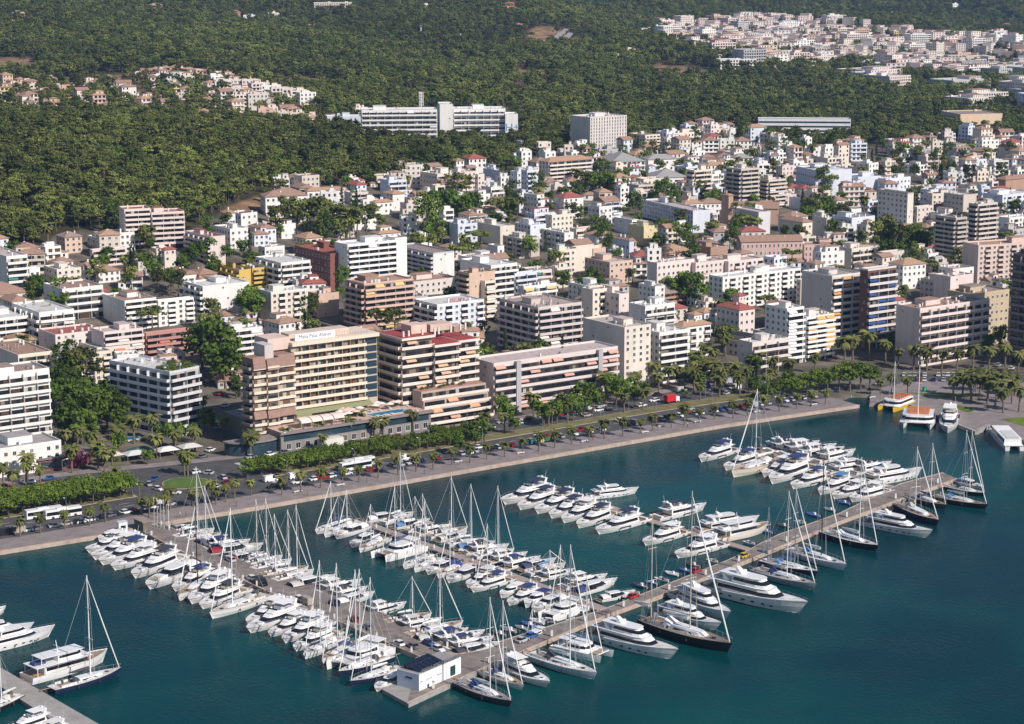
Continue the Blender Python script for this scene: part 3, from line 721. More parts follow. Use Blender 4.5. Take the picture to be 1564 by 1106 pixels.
def hip_roof(root, A, B, H, rc, ov=.55, hr=None, gable=False, name="roof", x0=0, y0=0):
    hr = hr or min(A, B) * .20 + .4; b = MB(); x0, x1, yy0, y1 = x0 - ov, x0 + A + ov, y0 - ov, y0 + B + ov; z = H + .002
    b.box(x0, x1, yy0, y1, z, z + .16)
    z += .162; g = 0.0 if gable else 1.0
    if A >= B: r0 = (x0 + g * (B / 2 + ov), (yy0 + y1) / 2, z + hr); r1 = (x1 - g * (B / 2 + ov), (yy0 + y1) / 2, z + hr)
    else: r0 = ((x0 + x1) / 2, yy0 + g * (A / 2 + ov), z + hr); r1 = ((x0 + x1) / 2, y1 - g * (A / 2 + ov), z + hr)
    c = [(x0, yy0, z), (x1, yy0, z), (x1, y1, z), (x0, y1, z)]
    if A >= B: fs = [(c[0], c[1], r1, r0), (c[1], c[2], r1), (c[2], c[3], r0, r1), (c[3], c[0], r0)]
    else: fs = [(c[0], c[1], r0), (c[1], c[2], r1, r0), (c[2], c[3], r1), (c[3], c[0], r0, r1)]
    for f in fs: b.face(f)
    return link(name, b.mesh(name, [TILE]), root, color=rc)
def flat_roof(root, A, B, H, col, rc, ph=.8, x0=0, y0=0):
    b = MB(); t = .28
    b.box(x0, x0 + A, y0, y0 + t, H, H + ph); b.box(x0, x0 + A, y0 + B - t, y0 + B, H, H + ph); b.box(x0, x0 + t, y0 + t, y0 + B - t, H, H + ph); b.box(x0 + A - t, x0 + A, y0 + t, y0 + B - t, H, H + ph)
    link("parapet", b.mesh("parapet", [PARA]), root, color=col)
    b = MB(); b.box(x0 + t + .003, x0 + A - t - .003, y0 + t + .003, y0 + B - t - .003, H + .003, H + .09)
    link("roof", b.mesh("roof", [FLATR]), root, color=rc)
def clutter(root, A, B, H, col, rc, lots=1.0, far=False):
    if A < 5 or B < 5: return
    if R.random() < .75 * lots:
        w, d, h = R.uniform(.2, .38) * A, R.uniform(.3, .5) * B, R.uniform(2.2, 3.2); w = min(w, 9); d = min(d, 7); x = R.uniform(.12, .8) * (A - w); y = R.uniform(.3, .9) * (B - d)
        b = MB(); b.box(x, x + w, y, y + d, H + .1, H + h); sh = link("stair_house", b.mesh("stair_house", [WALL]), root, color=col)
        b = MB(); b.box(x - .2, x + w + .2, y - .2, y + d + .2, H + h + .002, H + h + .2); link("roof", b.mesh("roof", [FLATR]), sh, color=rc)
    if far:
        for _ in range(R.randint(1, 3)):
            w, d, h = R.uniform(1.2, 4), R.uniform(1.2, 3.5), R.uniform(1.0, 2.6); x, y = R.uniform(.2, max(.3, A - w)), R.uniform(.2, max(.3, B - d))
            b = MB(); b.box(x, x + w, y, y + d, H + .1, H + h); link("roof_hut", b.mesh("roof_hut", [WALL]), root, color=col)
        return
    for _ in range(int(R.uniform(0, 3) * lots)):
        def an():
            b = MB(); b.tube((0, 0, 0), (0, 0, 3.4), .05, .04, 5); b.box(-.7, .7, -.03, .03, 3.0, 3.08); b.box(-.5, .5, -.03, .03, 2.6, 2.68); return b.mesh("antenna", [METAL])
        link("antenna", cached('ant', an), root, (R.uniform(1, A - 1), R.uniform(1, B - 1), H + .1), R.random() * 3)
    if R.random() < .4 * lots and A > 9 and B > 7:
        x, y = R.uniform(1, A - 6), R.uniform(.8, B - 5); b = MB()
        for k in range(8): b.box(x + k * .6, x + k * .6 + .1, y, y + 3.2, H + 2.4, H + 2.52)
        for px in (x, x + 4.2):
            for py in (y, y + 3.1): b.box(px, px + .12, py, py + .12, H + .1, H + 2.4)
        link("pergola", b.mesh("pergola", [PARA]), root, color=(.55, .45, .36))
    for _ in range(int(R.uniform(1, 4) * lots)):
        x, y = R.uniform(1, A - 1), R.uniform(1, B - 1); h = R.uniform(1.2, 2.0)
        link("chimney", cached('chim', lambda: _box("chimney", -.35, .35, -.3, .3, 0, 1.0, PARA)), root, (x, y, H + .1), 0, col, (1, 1, h))
    for _ in range(int(R.uniform(0, 4) * lots)):
        def tk():
            b = MB(); b.tube((0, 0, 0), (0, 0, 1.3), .6, .6, 10); return b.mesh("water_tank", [LAMPW])
        link("water_tank", cached('tank', tk), root, (R.uniform(1, A - 1), R.uniform(1, B - 1), H + .1))
    for _ in range(int(R.uniform(0, 5) * lots)):
        link("air_conditioner", cached('ac', lambda: _box("air_conditioner", -.5, .5, -.3, .3, 0, .8, METAL)), root, (R.uniform(1, A - 1), R.uniform(1, B - 1), H + .1), R.choice((0, 1.57)))
def solve_len(C, ang, u):
    dx, dy = math.cos(ang), math.sin(ang); k = (u - 782) / F
    # (Cx + t dx) = k * ((Cy + t dy) cP + (CH - z) sP)
    return (k * (C.y * cP + (CH - C.z) * sP) - C.x) / (dx - k * dy * cP)
def bld(uc, vb, vt, ul, ur, col='W', n=None, fa='b', fb='n', roof='flat', rc='t', ang=35.5, B=None, A=None, label=None, name='apartment_building', cat='apartment building', mk=None, awn=None, bcol=None, gl=None, glb=None, lots=1.0, base=None, C=None, far=None, fr=None, group=None, podium=0, tower=None, wing=False):
    C = C or T(uc, vb); a = math.radians(ang); H = zat(C.x, C.y, vt) - C.z
    if A is None: A = solve_len(C, a, ur)
    if B is None:
        B = solve_len(C, a + math.pi / 2, ul) if ul < uc - 3 else 12.0
    A = max(3.0, min(A, 140)); B = max(3.0, min(B, 60)); H = max(2.8, H)
    n = n or max(1, round(H / 3.1)); cl = PAL[col] if isinstance(col, str) else col
    jit = R.uniform(.94, 1.04); cl = tuple(min(.85, c * jit) for c in cl)
    if far is None: far = C.y > 1400
    cwd = CW.get(col, "pale") if isinstance(col, str) else "pale"
    if awn is None and fa == 'b' and not far and R.random() < .55: awn = (R.choice(((.75, .72, .66), (.6, .45, .3), (.05, .22, .2), (.55, .2, .14), (.68, .5, .2), (.7, .68, .64))), R.uniform(.06, .22))
    root = thing(name, label or '', cat, C, a, group)
    if mk: mark(mk, (uc + ur) / 2, vt + (vb - vt) * .5)
    FOOT.append((C.x, C.y, a, A, B))
    wb = MB(); wb.box(0, A, 0, B, -9, H)
    wm = wb if far else None
    facade(root, 'a', A, B, H, n, fa, cl, awn, bcol, gl, wm=wm, base=podium)
    if fb: facade(root, 'b', A, B, H, n, fb, cl, None, bcol, glb or gl, wm=wm, base=podium)
    if fr: facade(root, 'r', A, B, H, n, fr, cl, None, bcol, gl, wm=wm, base=podium)
    link("wall", wb.mesh("wall", [WALL, WIN]), root, color=cl)
    rcc = RC[rc] if isinstance(rc, str) else rc
    if roof == 'flat': flat_roof(root, A, B, H, bcol or cl, rcc); clutter(root, A, B, H, cl, rcc, lots, far)
    elif roof == 'hip': hip_roof(root, A, B, H, rcc)
    elif roof == 'gable': hip_roof(root, A, B, H, rcc, gable=True)
    if roof != 'flat' and not far:
        for _ in range(R.randint(1, 2)):
            link("chimney", cached('chim', lambda: _box("chimney", -.35, .35, -.3, .3, 0, 1.0, PARA)), root, (R.uniform(.25, .75) * A, R.uniform(.3, .7) * B, H + .4), 0, cl, (1, 1, 2.2))
    if tower:
        tw, th = tower; x, y = .55 * A, .4 * B; b = MB(); b.box(x, x + tw, y, y + tw, H * .5, H + th); tt = link("tower", b.mesh("tower", [WALL]), root, color=cl)
        hip_roof(tt, tw, tw, H + th, rcc, .5, 1.2, x0=x, y0=y)
        for q in range(2): link("window", m_window(.7, 1.1), tt, (x + tw * (.3 + .4 * q), y, H + th - 1.9))
    if wing and A > 6 and B > 6:
        for _ in range(R.choice((1, 1, 2))):
            w_, d_ = A * R.uniform(.3, .6), B * R.uniform(.35, .7); up = R.random() < .45
            if up: x, y, z0, z1 = R.uniform(0, A - w_), R.uniform(.15, 1) * (B - d_), H + .1, H + R.uniform(2.6, 3.1)
            else: x, y, z0, z1 = R.choice((-w_ * .6, A - .02)), R.uniform(-.2, .3) * B, -8, H * R.uniform(.4, .75)
            b = MB(); b.box(x, x + w_, y, y + d_, z0, z1)
            for j in range(max(1, int(w_ / 3))):
                q = x + (j + .5) * w_ / max(1, int(w_ / 3)); b.face([(q - .55, y - .03, z1 - 2.1), (q + .55, y - .03, z1 - 2.1), (q + .55, y - .03, z1 - .7), (q - .55, y - .03, z1 - .7)], 1)
            wg = link("wing", b.mesh("wing", [WALL, WIN]), root, color=tuple(min(.85, c * R.uniform(.94, 1.06)) for c in cl))
            if R.random() < .5: hip_roof(wg, w_, d_, z1, rcc if roof != 'flat' else RC['t'], .35, .8, x0=x, y0=y)
            else:
                b = MB(); b.box(x - .12, x + w_ + .12, y - .12, y + d_ + .12, z1 + .002, z1 + .28); link("roof", b.mesh("roof", [FLATR]), wg, color=rcc)
    if not label:
        kind = {'apartment_building': 'apartment block', 'house': 'house', 'villa': 'villa', 'office_building': 'office block', 'hotel': 'hotel'}.get(name, name.replace('_', ' '))
        rf = {'flat': 'flat-roofed', 'hip': 'hip-roofed', 'gable': 'gabled'}[roof]
        pend(root, f"{cwd} {NUMW[min(n, 14)]}-storey {rf} {kind}")
    root["n"] = n
    return root, A, B, H
def rows(txt, **kw):
    for ln in txt.strip().splitlines():
        p = ln.split()
        if not p or p[0] == '#': continue
        uc, vb, vt, ul, ur = map(float, p[:5]); d = dict(kw); d['col'] = p[5]
        if len(p) > 6: d['fa'] = p[6][0]; d['fb'] = p[6][1] if len(p[6]) > 1 else 'n'
        if len(p) > 7: d['roof'] = {'f': 'flat', 'h': 'hip', 'g': 'gable'}[p[7][0]]; d['rc'] = p[7][1]
        for q in p[8:]:
            k, val = q.split('=')
            d[k] = float(val) if k in ('ang', 'B') else (int(val) if k == 'n' else val)
        if d['roof'] != 'flat' and 'name' not in d: d['name'] = 'house'; d['cat'] = 'house'
        if d.get('name') in ('house', 'villa', 'hotel'): d['cat'] = d['name']
        bld(uc, vb, vt, ul, ur, **d)
def hit(x, y, r=3.0):
    for cx, cy_, a, A, B in FOOT:
        dx, dy = x - cx, y - cy_
        if abs(dx) > 160 or abs(dy) > 160: continue
        p = dx * math.cos(a) + dy * math.sin(a); q = -dx * math.sin(a) + dy * math.cos(a)
        if -r < p < A + r and -r < q < B + r: return True
    return False
def sign(text, root, loc, size, m, rz=0.0, ext=.05, tilt=math.pi / 2, fit=None, name="sign_lettering"):
    cu = bpy.data.curves.new("lettering", 'FONT'); cu.body = text; cu.size = size; cu.extrude = ext; cu.align_x = 'CENTER'
    o = bpy.data.objects.new("lettering", cu); COL.objects.link(o)
    bpy.context.view_layer.update(); dg = bpy.context.evaluated_depsgraph_get()
    me = bpy.data.meshes.new_from_object(o.evaluated_get(dg)); wd = max(v.co.x for v in me.vertices) - min(v.co.x for v in me.vertices)
    bpy.data.objects.remove(o); me.materials.clear(); me.materials.append(m)
    s = link(name, me, root, loc); s.rotation_euler = (tilt, 0, rz)
    if fit: s.scale = (fit / wd, 1, 1)
    return s
# ------------------------------------------------------------------ waterfront and landmark buildings
SIGNB = mat("sign_blue", (.02, .03, .10), .5); SIGNW = mat("sign_board", (.82, .82, .84), .6, var=.03); SIGNR = mat("sign_red", (.45, .05, .05), .5); SIGND = mat("sign_dark", (.03, .03, .03), .5)
BROWNG = ramp_mat("hotel_glazing", [(0, (.03, .035, .04)), (.3, (.16, .09, .05)), (.55, (.30, .26, .2)), (.7, (.05, .06, .06)), (.85, (.45, .42, .36))], .3, cell=1.5)

# the big hotel with its sign, pool terrace and podium
def hotel():
    C = T(430, 692); C.z = 1.2; a = math.radians(35.5); root = thing("hotel", "cream slab hotel with rooftop name board, brown end tower and pool terrace", "hotel", C, a)
    mark("the name-board hotel", 500, 600); FOOT.append((C.x, C.y, a, 66, 46))
    cream = (.74, .64, .52); brown = (.27, .17, .13)
    b = MB(); b.box(0, 64, 0, 44, -4, 7.0); globals()["link"]("podium", b.mesh("podium", [WALL]), root, color=(.24, .22, .21))
    globals()["link"]("glazing", m_glazing(62, 2.6, BGLASS), root, (1, 0, 3.6)); b = MB(); b.box(-.6, 64.6, -1.2, -.002, 6.4, 7.3); globals()["link"]("parapet", b.mesh("parapet", [PARA]), root, color=(.22, .19, .18))
    b = MB(); b.box(.01, 63.9, .01, 24, 7.002, 7.08); globals()["link"]("terrace", b.mesh("terrace", [FLATR]), root, color=(.56, .40, .33))
    for k in range(16): globals()["link"]("window", m_window(1.8, 2.2), root, (3 + k * 3.9, 0, .6))
    link0 = globals()["link"]
    def link(nm, me, par=None, loc=(0, 0, 0), rz=0.0, color=None, scale=None):
        return link0(nm, me, par, (loc[0] + (q if par is root else 0), loc[1], loc[2]), rz, color, scale)
    q = 12.5
    # main slab
    y0 = 19.0; A = 36.5; H = 7 + 8 * 3.05 + 3; hs = zat(*S_pt(root, 15.5, y0), 529) - C.z
    n = 8; st = (hs - 10.5) / n
    b = MB(); b.box(3, 40, y0, y0 + 15, 7.09, hs); link("wall", b.mesh("wall", [WALL]), root, color=(.50, .40, .30))
    for k in range(n):
        z = 10.5 + k * st
        link("balcony", m_balcony(31.5, 1.5, .9), root, (3.1, y0, z), 0, cream); link("glazing", m_glazing(31, 2.0, BROWNG), root, (3.4, y0, z + .01))
        link("glazing", m_glazing(5, 2.4, BGLASS), root, (34.8, y0, z + .02))
        for j in range(1, 9): link("divider", m_divider(1.3, round(st - .22, 2)), root, (3 + j * 3.5, y0 - .06, z + .001), 0, (.5, .38, .28))
    b = MB(); b.box(2.8, 40.2, y0 - 1.5, y0 + 15.1, hs + .002, hs + 1.3); link("roof", b.mesh("roof", [PARA]), root, color=cream)
    b = MB(); b.box(5.5, 22.5, y0 + 1.2, y0 + 1.5, hs + 1.4, hs + 3.9); sb = link("sign_board", b.mesh("sign_board", [SIGNW]), root)
    sign("Meliá Palas Atenea", sb, (14, y0 + 1.19, hs + 2.0), 2.2, SIGNB, fit=13.6, ext=.02)
    b = MB(); b.box(4.5, 30, y0 + 4, y0 + 10, hs + 1.302, hs + 3.6); link("plant_room", b.mesh("plant_room", [WALL]), root, color=(.62, .5, .42))
    b = MB()
    for k in range(14): b.box(23 + k * 1.2, 23.12 + k * 1.2, y0 + 1, y0 + 1.15, hs + 1.302, hs + 2.9)
    b.box(22.9, 39, y0 + .98, y0 + 1.18, hs + 2.9, hs + 3.05); link("pergola", b.mesh("pergola", [PARA]), root, color=(.6, .42, .36))
    # green canopy
    b = MB(); b.loft([[(3, y0 - .1, 10.3), (36, y0 - .1, 10.3), (36, y0 - .1, 10.1), (3, y0 - .1, 10.1)], [(3, y0 - 3.2, 8.6), (36, y0 - 3.2, 8.6), (36, y0 - 3.2, 8.4), (3, y0 - 3.2, 8.4)]])
    b.box(3, 9.5, y0 - 3.2, y0 - 2.9, 7.1, 8.39); link("canopy", b.mesh("canopy", [CANVAS]), root, color=(.24, .25, .13))
    q = 10.5
    # brown end tower in three bays
    for i, (x0, x1, yf) in enumerate(((-15.5, -10.4, 11), (-10.3, -5.4, 10.1), (-5.3, 1.6, 10.9))):
        ht = hs - (1.2 if i != 1 else 2.0)
        b = MB(); b.box(x0, x1, yf, 18.5, -4, ht); link("wall", b.mesh("wall", [WALL]), root, color=brown if i != 1 else (.5, .36, .28))
        for k in range(9):
            z = 5.2 + k * 2.95
            if k == 2: continue
            link("balcony", m_balcony(x1 - x0 - .1, 1.0, .8), root, (x0 + .05, yf, z), 0, cream); link("glazing", m_glazing(x1 - x0 - .8, 1.9, BROWNG), root, (x0 + .4, yf, z + .01))
        for z0, h in ((ht - 3.6, 4.2), (10.6, 3.2)):
            b = MB(); b.loft([[(x0 + .02, yf - 1.15, z0), (x1 - .02, yf - 1.15, z0), (x1 - .02, yf - .02, z0), (x0 + .02, yf - .02, z0)], [(x0 + .02, yf - .25, z0 + h), (x1 - .02, yf - .25, z0 + h), (x1 - .02, yf - .02, z0 + h), (x0 + .02, yf - .02, z0 + h)]]); link("panel", b.mesh("panel", [TILE]), root, color=(.30, .19, .15))
    for k in range(9):
        link("balcony", m_balcony(6.6, 1.2, .8), root, (-15.5, 18, 5.2 + k * 2.95), -math.pi / 2, (.35, .3, .27)); link("glazing", m_glazing(6, 1.9), root, (-15.5, 17.7, 5.2 + k * 2.95), -math.pi / 2)  # darker balcony colour here has the flank's shade put into it
    b = MB(); b.box(-9.8, -6.2, 12, 20, hs - 1.9, hs + 3); link("stair_house", b.mesh("stair_house", [WALL]), root, color=(.55, .5, .48))
    b = MB(); b.box(-4, 5, 20, 30, hs - 1, hs + 3.4); link("plant_room", b.mesh("plant_room", [WALL]), root, color=(.66, .5, .43))
    q = 0
    # round glazed pavilion under the tower and its white canopy
    b = MB(); b.prism([(-7.5 + 11 * math.cos(t), 8.2 + 7.5 * math.sin(t)) for t in np.linspace(math.pi, 2 * math.pi, 18)], -3, 4.6); link("pavilion", b.mesh("pavilion", [BGLASS]), root)
    b = MB(); b.prism([(-7.5 + 11.8 * math.cos(t), 8.2 + 8.3 * math.sin(t)) for t in np.linspace(math.pi, 2 * math.pi, 18)], 4.6, 5.1); link("canopy", b.mesh("canopy", [FLATR]), root, color=(.25, .22, .2))
    # terrace things
    b = MB(); b.box(41, 57, 3.2, 8.6, 7.09, 7.12); link("pool", b.mesh("pool", [POOL]), root)
    b = MB(); b.box(40.6, 57.4, 2.8, 3.19, 7.09, 7.2); b.box(40.6, 57.4, 8.61, 9, 7.09, 7.2); link("pool_edge", b.mesh("pool_edge", [PARA]), root, color=(.7, .62, .55))
    for k in range(4):
        x = 8.5 + k * 4.6; b = MB()
        ring = [(x + 4 * i, 0, 0) for i in (0, 1)]
        secs = [[(x + dx, 3.2 + 3.2 * math.cos(t), 9.3 + 1.4 * math.sin(t)) for t in np.linspace(0, math.pi, 9)] for dx in (0, 4.2)]
        b.loft(secs, closed=True); 
        for px in (x + .1, x + 4): b.box(px, px + .12, .2, .32, 7.09, 9.3)
        link("canopy", b.mesh("canopy", [CANVAS]), root, color=(.78, .66, .56) if k < 2 else (.72, .6, .54))
    for k in range(18):
        def um():
            b = MB(); b.tube((0, 0, 0), (0, 0, 2.4), .04, .04, 5, 1); n = 10
            for i in range(n):
                p, q = 2 * math.pi * i / n, 2 * math.pi * (i + 1) / n; b.face([(1.7 * math.cos(p), 1.7 * math.sin(p), 2.15), (1.7 * math.cos(q), 1.7 * math.sin(q), 2.15), (0, 0, 2.75)], 0)
            return b.mesh("parasol", [CANVAS, METAL])
        x, y = (R.uniform(28, 40), R.uniform(5, 14)) if k < 11 else (R.uniform(42, 62), R.uniform(10, 15))
        s = 1.9 if k == 0 else 1.0
        link("parasol", cached('parasol', um), root, (x, y, 7.09), 0, R.choice(((.8, .74, .66), (.75, .55, .46), (.8, .78, .74))), (s, s, 1.1 if k == 0 else 1))
    for k in range(26):
        link("sun_lounger", cached('lounger', lambda: _box("sun_lounger", 0, 1.9, 0, .65, .2, .35, LAMPW)), root, (R.uniform(40, 62), R.choice((1.6, 10, 12)), 7.09), R.uniform(-.2, .2) + 1.57)
    for x in range(4, 60, 6): plantp(x, 18 if x > 40 else .8, root)
    b = MB(); b.box(14, 23, -5, -1.25, .2, 3.4); link("entrance_porch", b.mesh("entrance_porch", [WALL]), root, color=(.7, .68, .62))
def plantp(x, y, root):
    b = MB(); b.box(-.5, .5, -.5, .5, 0, .5); link("planter", cached('planter', lambda: b.mesh("planter", [CONC])), root, (x, y, 7.09))
def S_pt(root, x, y):
    p = Matrix.Rotation(root.rotation_euler[2], 3, 'Z') @ Vector((x, y, 0)) + root.location; return p.x, p.y
hotel()

# terraced apartment block with red roofs, to the right of the hotel
def red_roofs():
    C = T(618, 660); C.z = 1.2; a = math.radians(35.5)
    root = thing("apartment_building", "stepped apartment block with bright red roof terraces and wavy cream balconies", "apartment building", C, a); mark("the red-roofed block", 670, 580); FOOT.append((C.x, C.y, a, 36, 30))
    cr = (.76, .66, .58)
    def block(x0, x1, y0, y1, z0, vt, n, sideb=True):
        h = zat(*S_pt(root, x0, y0), vt) - C.z; st = (h - z0) / n
        b = MB(); b.box(x0, x1, y0, y1, z0 - 5 if z0 < 2 else z0, h); link("wall", b.mesh("wall", [WALL]), root, color=(.42, .33, .28))
        for k in range(n):
            z = z0 + k * st
            link("balcony", m_balcony(x1 - x0 + 1.2, 1.5), root, (x0 - .6, y0, z), 0, cr); link("glazing", m_glazing(x1 - x0 - .6), root, (x0 + .3, y0, z + .01))
            if sideb: link("balcony", m_balcony(y1 - y0 - .2, 1.4), root, (x0, y1, z), -math.pi / 2, cr); link("glazing", m_glazing(y1 - y0 - .8), root, (x0, y1 - .4, z + .01), -math.pi / 2)
            if R.random() < .35: link("awning", m_awning(4.4), root, (R.uniform(x0, x1 - 5), y0, z + st - 2.8), 0, (.62, .42, .28))
        b = MB(); b.box(x0 - .8, x1 + .8, y0 - 1.6, y1 + .2, h + .002, h + .9); link("parapet", b.mesh("parapet", [PARA]), root, color=cr)
        b = MB(); b.box(x0 - .5, x1 + .5, y0 - 1.3, y1 - .1, h + .902, h + .98); link("roof", b.mesh("roof", [FLATR]), root, color=(.33, .055, .05))
        return h
    h = block(6, 19.5, 11, 27, 1, 520, 9); block(19.6, 30, 9.2, 26, 1, 530, 9, False)
    block(31.2, 39.5, 10.5, 26, 1, 523, 9, False)
    for z, yf in ((1.2, 0), (4.2, .01), (7.2, 1.5), (10.2, 3.0)):
        b = MB(); b.box(9.5, 39, yf, 9.1, z, z + 2.99); link("wall", b.mesh("wall", [WALL]), root, color=(.46, .36, .31))
        link("balcony", m_balcony(30.4, 1.5), root, (9, yf, z + .02), 0, cr); link("glazing", m_glazing(28.5), root, (10, yf, z + .05))
        for x in (12, 20, 29):
            if R.random() < .5: link("awning", m_awning(4.4), root, (x, yf, z + .2), 0, (.6, .36, .22))
    b = MB(); b.box(9.8, 38.7, 3.3, 9.0, 13.2, 13.28); link("roof", b.mesh("roof", [FLATR]), root, color=(.4, .22, .17))
    b = MB(); b.box(13, 20, 15, 22, h + .99, h + 4.2); link("stair_house", b.mesh("stair_house", [WALL]), root, color=(.68, .5, .42))
    b = MB(); b.box(23, 33, 17, 24, h + .5, h + 3.2); link("stair_house", b.mesh("stair_house", [WALL]), root, color=(.6, .46, .38))
    for x, y in ((1.5, 12), (4, 12.2), (10, 12), (15, 11), (17, 11.4), (23, 12), (28, 13), (31, 14)):
        link("chimney", cached('chim', lambda: None), root, (x + 6, y, h + .5), 0, cr, (1, 1, 2.6))
    for k in range(9): link("planter_shrub", KINDS_shrub(), root, (12 + k * 2.4, 6 + R.uniform(-2, 1.5), 13.2), 0, None, (.8, .8, .8))
def KINDS_shrub():
    if 'shrub' not in KINDS: KINDS['shrub'] = [make_kind('shrub', 100 + 7 * i) for i in range(3)]
    return KINDS['shrub'][0][1]
cached('chim', lambda: _box("chimney", -.35, .35, -.3, .3, 0, 1.0, PARA))
red_roofs()

# rows of the seafront, left to right: corner pixel, base row, top row, left edge, right edge, colour, faces, roof
bld(-90, 700, 586, -120, 80, 'W', 7, 'b', 'n', rc='b', label="white hotel block with long balcony bands at the left picture edge", name='hotel', cat='hotel', mk="the left-edge hotel", B=16, bcol=(.8, .76, .72))
bld(-90, 744, 702, -120, 95, 'W', 3, 'w', 'n', rc='g', label="low white three-storey annexe with terrace in front of the white hotel", name='hotel_annexe', cat='hotel', B=16, lots=.3)
r_ = bld(262, 668, 571, 171, 307, 'G', 8, 'b', 'b', rc='w', label="angular grey block with blue glazed balconies and planted roof terrace", mk="the angular glazed block", gl=None, glb=BGLASS, bcol=(.62, .62, .64), ang=50, B=34)
for k in range(14): link("roof_plant", KINDS_shrub(), r_[0], (R.uniform(1, r_[1] - 1), R.uniform(1, 14), r_[3] + .1), R.random() * 6, None, (1.1, 1.1, 1.2))
r_ = bld(754, 634, 558, 738, 943, (.66, .57, .55), 6, 'b', 'n', rc='p', label="long six-storey block with pale pink roof and many coloured awnings", mk="the pink-roofed long block", awn=((.62, .36, .28), .2), bcol=(.68, .60, .58), B=15, lots=.5)
for x in (.16, .82):
    b = MB(); b.box(r_[1] * x, r_[1] * x + 2.2, -1.75, -.01, 0, r_[3] + .5); link("stair_fin", b.mesh("stair_fin", [WALL]), r_[0], color=(.42, .40, .41))
bld(822, 552, 472, 763, 888, (.56, .49, .46), 8, 'b', 'b', lots=2.5, rc=(.42, .33, .29), label="greyish pink tower block with continuous curved balconies and gravel roof", mk="the grey-pink tower", bcol=(.62, .55, .53))
bld(953, 596, 503, 890, 993, (.70, .62, .54), 10, 'w', 'n', rc='p', label="tall beige block with rows of windows and a brown shaded flank", mk="the beige window block", fr=None)
bld(1006, 586, 511, 992, 1050, 'W', 7, 'b', 'w', rc='w', label="white stepped block with planted terraces and wide white balconies", mk="the white planted terraces", B=20)
bld(985, 520, 470, 960, 1030, 'W', 4, 'b', 'n', rc='w', label="upper white terrace block with glazed penthouse behind the planted terraces", lots=1.5)
bld(1042, 548, 500, 1026, 1085, 'W', 4, 'c', 'w', 'hip', 'o', label="white gabled villa with orange tiled roofs above palms", name='villa', cat='villa', mk="the white gabled villa", tower=(4.5, 4))
bld(1128, 524, 474, 1094, 1152, 'P', 4, 'w', 'w', 'hip', 'r', label="pale pink mansion with rust-red tiled roof and octagonal turret", name='villa', cat='villa', mk="the turreted mansion", tower=(4.5, 5))
bld(1148, 575, 526, 1127, 1204, 'S', 4, 'b', 'n', rc='w', label="modern low stone block with wide open loggias near the palms", mk="the modern low stone block")
bld(1200, 558, 474, 1167, 1226, 'W', 9, 'b', 'w', rc='p', label="bright white tower block with white awnings on every balcony", mk="the white awning tower", awn=((.8, .78, .76), .55), bcol=(.8, .8, .8))
bld(1268, 528, 424, 1222, 1312, (.62, .56, .50), 10, 'b', 'n', rc='g', label="tall block with orange awnings beside the brown-flanked tower", mk="the orange awning tower", awn=((.6, .32, .11), .3), bcol=(.74, .7, .66))
bld(1230, 553, 487, 1224, 1272, 'W', 9, 'b', 'n', rc='p', label="narrow white block between white and blue awning towers", awn=((.72, .42, .14), .45), B=10)
bld(1322, 534, 414, 1310, 1365, (.17, .08, .06), 11, 'b', 'n', rc='g', label="tall tower with blue awnings and plain brown flank wall", mk="the blue awning tower", awn=((.03, .085, .26), .55), bcol=(.66, .62, .6))
bld(1402, 560, 474, 1366, 1508, (.70, .58, .54), 7, 'b', 'n', rc='t', bcol=(.74, .63, .59), awn=((.6, .5, .45), .02), label="long pinkish office block with dark window bands and terracotta roof", name='office_building', cat='office building', mk="the pinkish office block", lots=2)
bld(1480, 535, 452, 1472, 1538, (.54, .43, .29), 7, 'w', 'n', rc='b', label="mustard-yellow block with small windows behind the pinkish office", mk="the mustard-yellow block", B=14)
bld(1598, 565, 398, 1540, 1640, 'D', 13, 'b', 'b', rc='g', label="dark shaded tower at the right picture edge", mk="the dark edge tower", bcol=(.2, .19, .2))  # near-black walls and dark balconies hold the tower's shade in their colour
# second row
bld(557, 508, 436, 534, 632, (.34, .22, .17), 8, 'b', 'b', rc='o', label="brown tower with deep pinkish balcony bands and rooftop chimneys", mk="the brown balcony tower", bcol=(.62, .44, .36), lots=2.5, B=16)
bld(532, 452, 376, 506, 607, 'W', 9, 'b', 'n', rc='w', label="white slab hotel with scalloped balconies and blue rooftop emblem", name='hotel', cat='hotel', mk="the white slab hotel", B=12, bcol=(.82, .81, .8), lots=.6)
bld(604, 440, 366, 603, 622, 'W', 1, 'n', 'n', rc='g', label="plain white lift tower between the two white hotel wings", name='hotel_tower', cat='hotel', B=8, lots=0)
bld(662, 436, 389, 602, 694, 'W', 7, 'n', 'b', rc='b', label="white hotel wing with shaded grey balconies and bright end wall", name='hotel', cat='hotel', bcol=(.55, .55, .58), lots=.3)  # balcony grey has the shade of this wing put into it
bld(505, 448, 390, 452, 508, 'R', 6, 'n', 'w', rc='r', label="dark red brick block left of the white slab hotel", mk="the dark red brick block", A=14)
bld(430, 450, 404, 391, 475, 'W', 5, 'b', 'b', rc='w'); bld(415, 504, 449, 396, 470, 'C', 6, 'c', 'n', rc='w', bcol=(.78, .74, .7)); bld(487, 486, 452, 471, 518, 'O', 4, 'n', 'c', rc='b')
r_ = bld(668, 514, 468, 633, 739, 'U', 5, 'c', 'b', rc='w', label="bluish white block with red rooftop letters above its terrace", mk="the red-lettered block", bcol=(.82, .82, .82))
